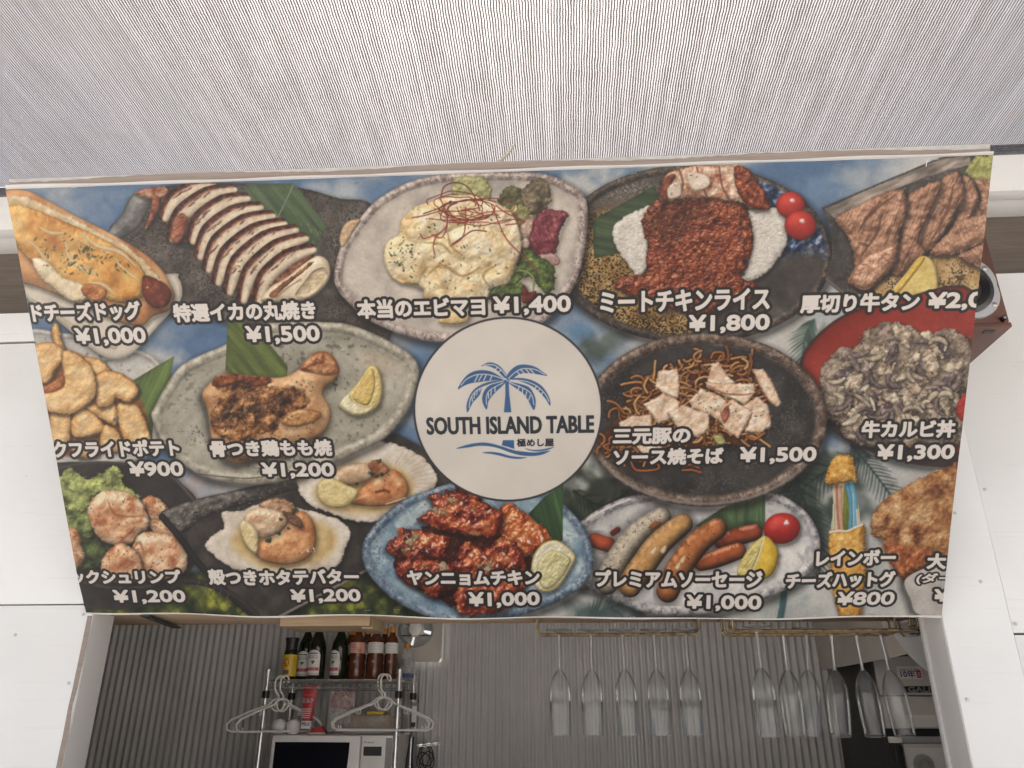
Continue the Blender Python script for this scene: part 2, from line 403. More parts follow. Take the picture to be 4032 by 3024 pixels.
def stroke(P, w, col, shade=.5, spec=.0, w2=None, alpha=1.0, sh=0, open_=True, sp=True, var=0):
    _seed[0] += 3
    P = spl(P, 5, False) if sp else np.asarray(P, np.float32)
    x0, y0 = P.min(0) - w - 5; x1, y1 = P.max(0) + w + 5
    r = Reg(x0, y0, x1, y1)
    if not r.ok: return
    X, Y = r.X, r.Y
    d = np.full(X.shape, 1e9, np.float32); sg = np.zeros_like(d); ww = np.full(X.shape, w, np.float32); N = len(P) - 1
    for i in range(N):
        ax, ay = P[i]; ex, ey = P[i + 1] - P[i]; l = ex * ex + ey * ey
        if l < 1e-9: continue
        wx = X - ax; wy = Y - ay; t = np.clip((wx * ex + wy * ey) / l, 0, 1)
        qx = wx - ex * t; qy = wy - ey * t; q = np.sqrt(qx * qx + qy * qy)
        m = q < d; d = np.where(m, q, d); sg = np.where(m, (qx * LD[0] + qy * LD[1]), sg)
        if w2 is not None:
            u = (i + t) / N; ww = np.where(m, w2[0] + (w2[1] - w2[0]) * u if len(w2) == 2 else np.interp(u, np.linspace(0, 1, len(w2)), w2), ww)
    if sh: r.mul(1 - sh, np.clip(1 - (d - ww * .6) / (ww + 3), 0, 1))
    k = np.clip(d / ww, 0, 1)
    lit = 1 - shade * k * k + shade * .9 * np.clip(sg / ww, -1, 1)
    c = np.array(col, np.float32) / 255
    if var: lit = lit * (1 + var * (fbm(X, Y, 8, 3, _seed[0]) - .5))
    cc = c * lit[..., None]
    if spec:
        cc = cc + (spec * np.clip(1 - np.abs(sg / ww - .42) / .22, 0, 1) * np.clip(1 - k * .8, 0, 1) * (fbm(X, Y, 10, 3, _seed[0] + 1) > .42))[..., None]
    r.put(np.clip(cc, 0, 1), np.clip(ww + .5 - d, 0, 1) * alpha)

def flecks(P, n, cols, size=(1.2, 2.6), alpha=.85, long=2.2):
    """herb, pepper and crumb specks scattered inside a polygon"""
    P = np.asarray(P, np.float32); x0, y0 = P.min(0); x1, y1 = P.max(0); k = 0; tries = 0
    while k < n and tries < n * 12:
        tries += 1
        x = rng.uniform(x0, x1); y = rng.uniform(y0, y1)
        ins = False; j = len(P) - 1
        for i in range(len(P)):
            if (P[i, 1] > y) != (P[j, 1] > y) and x < (P[j, 0] - P[i, 0]) * (y - P[i, 1]) / (P[j, 1] - P[i, 1]) + P[i, 0]: ins = not ins
            j = i
        if not ins: continue
        k += 1
        s = rng.uniform(*size); q = rng.uniform(.5, 1) ; a = rng.uniform(0, np.pi)
        r = Reg(x - s * long - 1, y - s * long - 1, x + s * long + 1, y + s * long + 1)
        if not r.ok: continue
        u = ((r.X - x) * np.cos(a) + (r.Y - y) * np.sin(a)) / (s * rng.uniform(1, long)); v = (-(r.X - x) * np.sin(a) + (r.Y - y) * np.cos(a)) / (s * q)
        dd = np.sqrt(u * u + v * v)
        r.put(np.array(cols[rng.randint(len(cols))], np.float32) * rng.uniform(.8, 1.2), np.clip((1 - dd) * s + .5, 0, 1) * alpha)

def cT(x0, y0):
    return lambda pts: [(x0 / 1.82278 + x * .34722, y0 / 1.82278 + y * .34722) for x, y in pts]
c1, c2, c3 = cT(0, 560), cT(1300, 560), cT(2632, 560)
c4, c5, c6 = cT(0, 1250), cT(1300, 1250), cT(2632, 1250)
c7, c8, c9 = cT(200, 1780), cT(1300, 1780), cT(2632, 1780)
def one(c, x, y): return c([(x, y)])[0]
HERB = [(70, 84, 50), (58, 70, 42), (88, 98, 62)]
PEP = [(60, 42, 30), (90, 60, 42), (50, 40, 34)]
def leaf(P, base, ang=0, vein=None, sh=.3):
    b = np.array(base); flat(P, [(0, b * .78), (.5, b), (1, b * 1.22)], csc=10, smooth=False, streak=(ang, 14), sh=sh, toe=.12, soft=1.3)
    if vein: stroke(vein, 1.6, b * .5 + 90, .2)
def parsley(x, y, s=7):
    for k in range(7):
        a = rng.uniform(0, 6.28); rr = rng.uniform(0, s)
        food(ell(x + np.cos(a) * rr, y + np.sin(a) * rr * .7, s * .42, s * .32, rng.uniform(0, 180), 8, .25, k), [(0, (38, 52, 30)), (.6, (62, 84, 46)), (1, (110, 128, 78))], R=3, sh=.2, shd=(1, 1, 3), csc=4, n=((3, 1.),))

def soften(r):
    k = 2 * r + 1
    for _ in range(2):
        for ax in (0, 1):
            p = np.pad(CV, [(r + 1, r) if a == ax else (0, 0) for a in range(3)], mode='edge').cumsum(ax, dtype=np.float64)
            n = CV.shape[ax]
            CV[:] = ((np.take(p, range(k, n + k), ax) - np.take(p, range(0, n), ax)) / k).astype(np.float32)

def paint_background():
    r = Reg(0, POY, PW, POY + PH - 1); X, Y = r.X, r.Y
    u = np.clip((X - 100) / 2000, 0, 1)
    cl = np.clip(fbm(X * .6, Y, 150, 5, 1) * 1.5 - .45 + .35 * np.clip((X - 900) / 700, 0, 1), 0, 1)
    sky = ramp(cl, [(0, (82, 112, 150)), (.35, (104, 130, 162)), (.7, (164, 172, 180)), (1, (204, 205, 204))])
    r.put(sky, np.ones_like(X))
    # cloud bank under the first row, pale horizon, then the far plants
    def blot(cx, cy, rx, ry, col, a=1.0, n=30, s=3):
        q = Reg(cx - rx * 1.6, cy - ry * 1.6, cx + rx * 1.6, cy + ry * 1.6)
        if not q.ok: return
        d = np.sqrt(((q.X - cx) / rx) ** 2 + ((q.Y - cy) / ry) ** 2) + (fbm(q.X, q.Y, n, 4, s) - .5) * 1.1
        q.put(np.array(col, np.float32), np.clip(1.35 - d * 1.2, 0, 1) * a)
    for b in ((350, 770, 60, 26, (200, 200, 200), .9), (460, 745, 60, 20, (92, 124, 162), .8), (330, 805, 50, 18, (176, 180, 184), .8), (700, 405, 70, 26, (168, 180, 190), .8),
              (700, 440, 60, 14, (86, 122, 164), .8), (1280, 410, 90, 60, (190, 192, 190), .9), (1780, 400, 60, 30, (112, 140, 172), .7), (1850, 380, 60, 30, (176, 182, 186), .7),
              (250, 500, 120, 90, (78, 108, 148), .8), (300, 440, 80, 60, (84, 116, 154), .8), (880, 905, 40, 16, (180, 184, 190), .7), (890, 830, 40, 70, (84, 124, 168), .8), (880, 730, 80, 20, (150, 152, 158), .8),
              (1250, 715, 60, 30, (92, 130, 168), .9), (1290, 760, 40, 40, (72, 84, 78), .9), (1330, 735, 40, 30, (98, 110, 106), .8), (440, 1035, 90, 40, (172, 166, 166), 1), (30 + 100, 720, 60, 40, (88, 116, 150), .9),
              (1720, 720, 60, 60, (188, 188, 182), 1), (1760, 760, 40, 50, (104, 118, 106), .8)):
        blot(*b)
    # lower right: pale sheet with dark palm fronds
    q = Reg(1180, 960, 2212, 1350)
    t = fbm(q.X, q.Y, 70, 4, 31)
    q.put(ramp(t, [(0, (166, 172, 172)), (1, (204, 205, 202))]), np.clip((q.Y - 970) / 20, 0, 1) * np.clip((q.X - 1185) / 20, 0, 1))
    for b in ((1290, 1080, 100, 90, (46, 54, 46), 1), (1240, 1120, 60, 60, (44, 56, 46), 1), (1350, 1060, 60, 40, (58, 64, 50), .9), (1740, 1090, 90, 130, (48, 60, 56), 1), (1830, 1060, 70, 80, (56, 70, 66), .95), (1700, 1010, 60, 40, (62, 72, 56), .8),
              (1690, 1240, 60, 80, (150, 166, 166), .9), (1300, 1315, 120, 22, (74, 92, 94), .9), (1420, 1330, 120, 14, (86, 100, 104), .9), (1960, 1030, 60, 30, (176, 178, 176), .7)):
        blot(*b)
    for k in range(40):   # palm leaflets
        cx, cy, bx, by = ((1700, 985, 150, 210), (1850, 985, 120, 140), (1265, 1330, 130, 40), (1760, 700, 30, 90), (1640, 1060, 60, 40))[k % 5]
        x = cx + rng.uniform(-.2, 1) * bx; y = cy + rng.uniform(-.2, 1) * by
        a = rng.uniform(.5, 1.5); L = rng.uniform(14, 46)
        c = ((30, 42, 40), (44, 62, 60), (70, 92, 88), (104, 122, 112), (150, 160, 150))[rng.randint(5)]
        stroke([(x, y), (x - np.cos(a) * L * .5, y + np.sin(a) * L * .55), (x - np.cos(a) * L, y + np.sin(a) * L)], 1.6, c, .2, alpha=.55)
    soften(3)
    def frond(P, L, cols, n=34, lean=.9):
        Q = spl(P, 8, False); Q = np.array([Q[int(i)] for i in np.linspace(0, len(Q) - 2, n)])
        for i in range(n - 1):
            d = Q[i + 1] - Q[i]; d = d / (np.hypot(*d) + 1e-6); nn = np.array([-d[1], d[0]]); f = np.sin(np.pi * (i + 3) / (n + 4)) ** .6
            for sg in (-1, 1):
                e = Q[i] + (d * lean + nn * sg) * L * f * rng.uniform(.8, 1.15) * .72; mid = (Q[i] + e) / 2 + d * L * .05
                stroke([Q[i], mid, e + np.array([0, L * .12])], 2.4, cols[rng.randint(len(cols))], .2, w2=(2.2, 2.0, .5), alpha=.8)
        stroke(P, 1.6, cols[0], .2)
    DK = [(28, 40, 38), (38, 54, 50), (52, 70, 62), (70, 86, 70)]
    frond([(1880, 985), (1800, 1010), (1720, 1070), (1670, 1160)], 60, DK); frond([(1700, 980), (1730, 1060), (1760, 1150), (1770, 1240)], 56, DK); frond([(1840, 960), (1880, 1010), (1930, 1080), (1950, 1130)], 46, [(40, 58, 58), (60, 82, 82), (84, 104, 102)])
    frond([(1760, 690), (1740, 730), (1735, 800)], 40, [(70, 96, 92), (96, 118, 108), (50, 72, 66)]); frond([(1230, 1350), (1280, 1320), (1340, 1300), (1400, 1290)], 40, [(70, 92, 92), (120, 140, 136), (54, 76, 76)]); frond([(1240, 1060), (1300, 1090), (1360, 1060)], 44, [(26, 34, 26), (46, 54, 40), (64, 70, 52)])
    stroke([(1693, 1240), (1690, 1290), (1680, 1340)], 7, (52, 92, 98), .2, alpha=.9)
    soften(1)
    # lower left: bright garden out of focus
    q = Reg(150, 1225, 1010, 1350); t = fbm(q.X, q.Y, 26, 5, 51); g = fbm(q.X, q.Y, 60, 2, 57)
    col = ramp(np.clip(t * .75 + g * .5 - .12, 0, 1), [(0, (26, 34, 24)), (.35, (52, 64, 36)), (.6, (98, 106, 44)), (.8, (160, 162, 52)), (1, (196, 192, 92))])
    q.put(col, np.clip((q.Y - 1228) / 10, 0, 1))
    # round out of focus lights
    for k in range(26):
        x = rng.uniform(460, 940); y = rng.uniform(1285, 1335); s = rng.uniform(4, 10)
        qq = Reg(x - s - 2, y - s - 2, x + s + 2, y + s + 2); dd = np.hypot(qq.X - x, qq.Y - y)
        qq.put((184, 180, 64), np.clip((s - dd) / 3, 0, 1) * .45)

def paint_hotdog():
    flat(c1([(150, 860), (400, 900), (1050, 815), (1120, 840), (1145, 920), (1120, 1000), (1000, 1130), (920, 1220), (830, 1310), (740, 1345), (650, 1330), (560, 1270), (420, 1150), (300, 1050), (170, 960)]),
         [(0, (196, 188, 174)), (1, (216, 208, 194))], toe=.25, sh=.35)
    stroke(c1([(200, 985), (330, 1060), (470, 1150), (600, 1235), (720, 1270)]), 6, (176, 168, 138), .2, alpha=.6)
    stroke(c1([(340, 1010), (460, 1060), (580, 1120)]), 5, (158, 158, 112), .2, alpha=.7)
    food(c1([(40, 300), (180, 295), (300, 350), (480, 450), (700, 560), (900, 680), (1010, 780), (1070, 880), (1095, 960), (1065, 1040), (960, 1080), (890, 1140), (760, 1120), (600, 1050), (400, 960), (250, 900), (120, 850), (60, 700), (30, 400)]),
         [(0, (170, 102, 56)), (.45, (204, 146, 92)), (1, (222, 178, 126))], R=28, dome=.8, n=((30, 3), (6, .6)), csc=40, spec=.08)
    food(c1([(40, 330), (160, 330), (300, 385), (480, 470), (640, 560), (820, 650), (950, 780), (1010, 860), (960, 900), (860, 800), (640, 640), (420, 520), (200, 430), (60, 420)]),
         [(0, (198, 170, 126)), (1, (224, 206, 172))], R=9, n=((22, 5),), csc=16, sh=.2, spec=.1, edge=2, soft=2.5)
    food(c1([(40, 420), (100, 380), (200, 400), (420, 490), (640, 590), (780, 670), (880, 760), (925, 850), (905, 920), (880, 970), (760, 1000), (620, 960), (480, 950), (350, 880), (240, 780), (120, 650), (40, 560)]),
         [(0, (172, 106, 42)), (.5, (204, 146, 70)), (1, (220, 176, 104))], R=22, n=((46, 9), (20, 3)), csc=40, spec=.16, shin=26, sh=.3, edge=1.5)
    for k in range(13):
        x, y = rng.uniform(120, 800), 0; y = 430 + (x - 100) * .52 + rng.uniform(-90, 170); a = rng.uniform(.2, .9); L = rng.uniform(20, 70)
        stroke(c1([(x, y), (x + L * np.cos(a), y + L * np.sin(a)), (x + 2 * L * np.cos(a + .3), y + 2 * L * np.sin(a + .3))]), 3, ((226, 204, 160), (232, 216, 182), (196, 138, 66))[k % 3], .3, w2=(.6, rng.uniform(2, 5), .6), alpha=.4)
    for P, c in (([(150, 600), (230, 640), (300, 740), (340, 810)], (220, 190, 140)), ([(520, 560), (620, 640), (760, 680), (860, 770)], (226, 206, 168)), ([(420, 640), (450, 720), (520, 780), (640, 830)], (228, 204, 160)),
                 ([(560, 870), (650, 880), (720, 940)], (224, 200, 160)), ([(740, 740), (800, 800), (880, 860)], (230, 200, 140)), ([(250, 520), (330, 560), (420, 560)], (222, 196, 150))):
        stroke(c1(P), 5, c, .3, w2=(1, 4, 5, 1), alpha=.8)
    food(c1([(215, 720), (300, 730), (400, 830), (520, 880), (570, 950), (500, 990), (420, 965), (310, 880), (235, 800)]), [(0, (210, 190, 150)), (1, (230, 216, 186))], R=14, n=((26, 5),), sh=.25, spec=.12, edge=1.5, soft=3)
    food(c1([(520, 900), (600, 880), (680, 930), (640, 980), (560, 970)]), [(0, (150, 84, 40)), (1, (196, 140, 84))], R=6, sh=.1, edge=2)
    food(c1([(900, 830), (960, 838), (1040, 880), (1078, 940), (1052, 1010), (990, 1032), (930, 1000), (896, 930)]), [(0, (82, 30, 18)), (.6, (124, 54, 30)), (1, (168, 92, 56))], R=22, n=((14, 2),), csc=22, spec=.3, shin=50)
    for x, y in ((930, 900), (1000, 855)): flecks(ell(*one(c1, x, y), 3, 3), 3, [(225, 200, 170)], (1, 1.6))
    flecks(c1([(250, 520), (420, 560), (640, 660), (830, 740), (830, 800), (640, 820), (480, 840), (300, 800), (220, 640)]), 85, HERB, (1.0, 2.6))
    flecks(c1([(440, 660), (600, 640), (640, 720), (480, 720)]), 18, HERB, (2, 3.2))

def paint_squid():
    flat(c1([(690, 555), (770, 450), (850, 320), (1100, 262), (1500, 250), (1880, 280), (2120, 345), (2330, 390), (2420, 700), (2420, 1250), (2000, 1190), (1500, 1130), (1250, 1085), (1000, 1060), (880, 900), (790, 700)]),
         [(0, (66, 62, 58)), (.5, (88, 82, 76)), (1, (112, 106, 100))], csc=26, specks=((54, 48, 44), 2.6, .66), sh=.35, toe=.35)
    food(c1([(690, 555), (770, 450), (850, 320), (960, 330), (930, 430), (860, 540), (760, 600), (705, 600)]), [(0, (92, 92, 92)), (1, (152, 150, 148))], R=26, n=((20, 5), (6, 2)), csc=30, sh=0, spec=.08)
    leaf(c1([(1500, 340), (1540, 255), (1840, 250), (2042, 520), (1960, 690), (1880, 650), (1700, 470)]), (74, 92, 66), 52, c1([(1835, 262), (1790, 360), (1725, 490)]))
    for k in range(9):
        x, y = one(c1, 1880 + k * 15, 480 + rng.uniform(-30, 130)); stroke([(x, y), (x + 2, y + rng.uniform(3, 10))], .7, (170, 170, 150), 0, alpha=.6)
    food(c1([(850, 310), (930, 280), (1040, 275), (1060, 330), (980, 350), (900, 335)]), [(0, (120, 60, 40)), (.5, (170, 120, 90)), (1, (205, 175, 145))], R=8, edge=1.5)
    food(c1([(965, 330), (1010, 350), (990, 430), (930, 530), (915, 525), (950, 430)]), [(0, (110, 50, 34)), (1, (186, 120, 90))], R=6)
    T = [(1330, 272), (1450, 296), (1535, 350), (1615, 408), (1690, 462), (1760, 512), (1832, 552), (1895, 604), (1945, 672)]
    B = [(1042, 460), (1090, 590), (1215, 600), (1262, 695), (1315, 775), (1375, 855), (1445, 915), (1530, 965), (1625, 985)]
    food(c1([(1030, 330), (1200, 270), (1440, 268), (1560, 380), (1760, 520), (1960, 680), (1850, 950), (1620, 990), (1400, 860), (1230, 650), (1090, 600), (1025, 440)]), [(0, (60, 34, 26)), (.5, (112, 66, 46)), (1, (160, 100, 70))], R=30, csc=8, spec=.2)
    for i, (t, b) in enumerate(zip(T, B)):
        t = np.array(one(c1, *t)); b = np.array(one(c1, *b)); m = (t + b) / 2; t = m + (t - m) * 1.08; b = m + (b - m) * 1.06; ax = b - t; L = np.hypot(*ax); nv = np.array([ax[1], -ax[0]]) / L
        if nv[0] + nv[1] > 0: nv = -nv
        q1 = t * .7 + b * .3 + nv * L * .13; q2 = t * .3 + b * .7 + nv * L * .15
        path = np.array([t, q1, q2, b]); off = np.array([6.0, 5.0])
        stroke(path - off * .75, 16, (70, 38, 30), .35, w2=(8, 16, 16, 9), var=1.1)
        stroke(path - off * .05, 12.5, (140, 82, 58), .3, w2=(6, 12.5, 12.5, 7), var=.9)
        stroke(path + off * .5, 12.6, (222, 205, 180), .34, w2=(6, 12.6, 12.6, 7), var=.16)
        for k in range(5):
            u = rng.uniform(.15, .85); p = t * (1 - u) + b * u + nv * L * .13 * (1 - (2 * u - 1) ** 2) - off * rng.uniform(.8, 1.5)
            food(ell(p[0], p[1], rng.uniform(6, 15), rng.uniform(.9, 2), np.degrees(np.arctan2(ax[1], ax[0])) + rng.uniform(-10, 10), 10, .2, k), [(0, (50, 30, 24)), (1, (130, 76, 54))], R=3, sh=0, alpha=.7, edge=1)
    food(c1([(1075, 560), (1130, 440), (1180, 470), (1160, 560), (1120, 620), (1085, 615)]), [(0, (104, 46, 32)), (1, (176, 112, 84))], R=6, spec=.2)
    food(c1([(1640, 985), (1690, 900), (1790, 840), (1890, 760), (1985, 702), (2050, 735), (2066, 820), (2025, 900), (1945, 962), (1850, 990)]), [(0, (206, 188, 158)), (1, (230, 216, 192))], R=20, n=((14, 2),), sh=.4)
    food(c1([(1680, 950), (1740, 890), (1830, 830), (1930, 750), (1960, 745), (1900, 800), (1800, 880), (1720, 960)]), [(0, (92, 50, 34)), (1, (170, 110, 78))], R=4, sh=0, edge=1.5)
    food(c1([(1845, 950), (1900, 870), (1955, 800), (2020, 775), (2050, 820), (2010, 890), (1930, 955)]), [(0, (186, 166, 132)), (1, (216, 198, 166))], R=10, dome=-.7, sh=0)
    stroke(c1([(1730, 960), (1800, 900), (1880, 850)]), 2, (150, 120, 90), .2, alpha=.7)
    flecks(c1([(1200, 500), (1500, 420), (1900, 700), (1700, 900), (1400, 800)]), 26, [(120, 70, 44), (90, 50, 36)], (.9, 1.8))

def paint_mayo():
    plate(0, 0, 210, 180, 0, [(0, (158, 152, 148)), (.45, (184, 176, 166)), (1, (204, 196, 184))], [(0, (126, 112, 110)), (.5, (168, 156, 150)), (1, (200, 192, 184))], rw=.1, rimspecks=((112, 92, 92), 4, .6),
          P=c2([(35, 830), (60, 690), (110, 590), (260, 390), (420, 280), (560, 225), (740, 190), (1000, 180), (1330, 190), (1500, 260), (1600, 350), (1600, 600), (1520, 900), (1300, 1140), (1000, 1215), (700, 1240), (480, 1200), (260, 1110), (110, 980), (50, 900)]), dark=.2)
    food(c2([(68, 600), (90, 520), (140, 480), (200, 480), (150, 560), (90, 650)]), [(0, (176, 140, 104)), (1, (214, 186, 152))], R=8, sh=0)
    food(c2([(770, 225), (880, 205), (990, 225), (1005, 340), (940, 420), (780, 330)]), [(0, (140, 142, 92)), (1, (182, 182, 130))], R=12, n=((12, 5), (4, 2)), edge=3, sh=.15)
    for P, b in (([(1050, 350), (1120, 270), (1210, 300), (1250, 420), (1170, 450), (1100, 420)], (98, 98, 62)), ([(1200, 300), (1330, 215), (1390, 330), (1330, 430), (1240, 440)], (104, 94, 74)), ([(1120, 420), (1240, 400), (1260, 560), (1180, 590), (1120, 520)], (126, 124, 80)),
                 ([(1170, 590), (1220, 470), (1290, 470), (1270, 620), (1200, 680)], (156, 132, 118))):
        food(c2(P), [(0, np.array(b) * .6), (.6, b), (1, np.array(b) * 1.4)], R=12, n=((14, 6), (5, 2)), edge=4, sh=.3, csc=18)
    food(c2([(1240, 660), (1270, 500), (1330, 420), (1420, 425), (1490, 440), (1440, 560), (1400, 700), (1310, 710)]), [(0, (80, 30, 42)), (.6, (128, 56, 66)), (1, (176, 120, 120))], R=14, n=((14, 5), (4, 1)), sh=.3, edge=3, fib=(65, 14, 3))
    food(c2([(1290, 700), (1400, 690), (1440, 740), (1380, 770), (1300, 740)]), [(0, (150, 110, 110)), (1, (196, 170, 162))], R=7, sh=.2, edge=2)
    food(c2([(1180, 640), (1220, 590), (1250, 620), (1230, 660)]), [(0, (190, 170, 150)), (1, (220, 205, 185))], R=6)
    for P, b in (([(1170, 760), (1210, 660), (1290, 690), (1260, 780)], (70, 86, 44)), ([(970, 980), (1060, 850), (1160, 790), (1230, 800), (1170, 870), (1060, 940)], (104, 126, 66)), ([(1160, 800), (1260, 700), (1390, 760), (1405, 900), (1340, 930), (1270, 850)], (78, 96, 48)), ([(1010, 980), (1110, 880), (1220, 880), (1200, 950), (1080, 990)], (96, 114, 60))):
        food(c2(P), [(0, np.array(b) * .6), (.6, b), (1, np.array(b) * 1.5)], R=10, n=((10, 4), (3, 1)), edge=3, sh=.3, csc=14)
    stroke(c2([(1270, 920), (1265, 830), (1160, 800), (1010, 940)]), 2, (140, 158, 96), .3)
    food(c2([(1200, 990), (1215, 890), (1240, 930), (1290, 925), (1260, 990)]), [(0, (80, 24, 26)), (1, (140, 60, 54))], R=5)
    # the heap
    H = c2([(345, 700), (365, 610), (440, 570), (450, 480), (540, 400), (640, 360), (760, 330), (900, 325), (1040, 370), (1135, 430), (1190, 560), (1195, 660), (1160, 760), (1120, 860), (1060, 890), (1000, 900), (985, 960), (880, 1010), (760, 1020), (600, 980), (578, 900), (440, 870), (370, 800)])
    q = .34722; lm = []
    for x, y, a, b, rot, hh in ((480, 730, 150, 175, 20, 26), (570, 520, 160, 130, -20, 28), (760, 430, 190, 120, 0, 30), (960, 450, 190, 120, 15, 28), (910, 640, 185, 150, 0, 36), (1080, 580, 130, 170, 0, 26), (700, 690, 160, 120, 20, 28), (800, 760, 190, 90, 30, 27), (700, 880, 130, 120, 10, 30), (880, 900, 130, 110, -10, 30), (1050, 800, 110, 110, 0, 22)):
        p = one(c2, x, y); lm.append((p[0], p[1], a * q * 1.12, b * q * 1.12, rot, hh * .55))
    food(H, [(0, (200, 168, 116)), (.4, (222, 198, 152)), (1, (236, 222, 190))], R=18, dome=.8, lumps=lm, n=((30, 9.), (12, 3)), csc=34, spec=.2, shin=24, sh=.5, amb=.5, edge=1.5)
    for x, y, a, b in ((690, 500, 40, 60), (700, 670, 24, 16), (735, 840, 32, 34), (1060, 760, 50, 50), (960, 640, 60, 50), (900, 850, 40, 20)):
        p = one(c2, x, y); food(ell(p[0], p[1], a * q, b * q, 20, 14, .2, x), [(0, (228, 212, 176)), (1, (244, 236, 214))], R=6, sh=0, soft=6, alpha=.55, toe=0)
    for P in ([(590, 620), (700, 630), (760, 690)], [(740, 560), (760, 640), (830, 700)], [(600, 840), (700, 760), (830, 830), (940, 770)], [(1000, 900), (960, 820), (1060, 750)]):
        stroke(c2(P), 3, (150, 112, 62), .2, w2=(1, 3.5, 1), alpha=.55)
    food(c2([(690, 1080), (730, 1030), (860, 1050), (860, 1110), (780, 1130), (690, 1120)]), [(0, (206, 170, 110)), (1, (230, 205, 150))], R=10, sh=.4)
    flecks(H, 90, HERB, (.9, 2.2)); flecks(c2([(370, 620), (480, 600), (560, 720), (520, 840), (390, 760)]), 34, HERB, (1.3, 2.6)); flecks(c2([(780, 430), (1080, 440), (1020, 540), (800, 520)]), 34, HERB, (1.2, 2.4))
    red = [(140, 52, 44), (160, 70, 58), (122, 44, 40)]
    for k in range(15):
        cx, cy = 870 + rng.uniform(-110, 130), 385 + rng.uniform(-25, 90); a0 = rng.uniform(0, 6.28); rx, ry = rng.uniform(110, 250), rng.uniform(35, 80); n = rng.randint(6, 11)
        stroke(c2([(cx + rx * np.cos(a0 + j * .45) + rng.uniform(-16, 16), cy + ry * np.sin(a0 + j * .45) + rng.uniform(-14, 14)) for j in range(n)]), 1.0, red[k % 3], .3)
    for P in ([(700, 330), (720, 270), (790, 245), (860, 270), (910, 340), (940, 420)], [(690, 340), (730, 430), (735, 520), (700, 590), (640, 570)], [(1010, 380), (1050, 480), (1100, 590), (1180, 680), (1250, 740), (1305, 815)], [(740, 430), (730, 520), (670, 580), (650, 640), (660, 698)],
              [(520, 465), (600, 450), (700, 420)], [(850, 400), (850, 500), (830, 590), (760, 640)], [(1040, 390), (1110, 440), (1220, 490), (1100, 510)], [(980, 550), (900, 545), (840, 580), (770, 630)], [(760, 360), (700, 400), (590, 440)], [(570, 565), (590, 595), (640, 580), (690, 560)]):
        stroke(c2(P), 1.25, red[rng.randint(3)], .3)

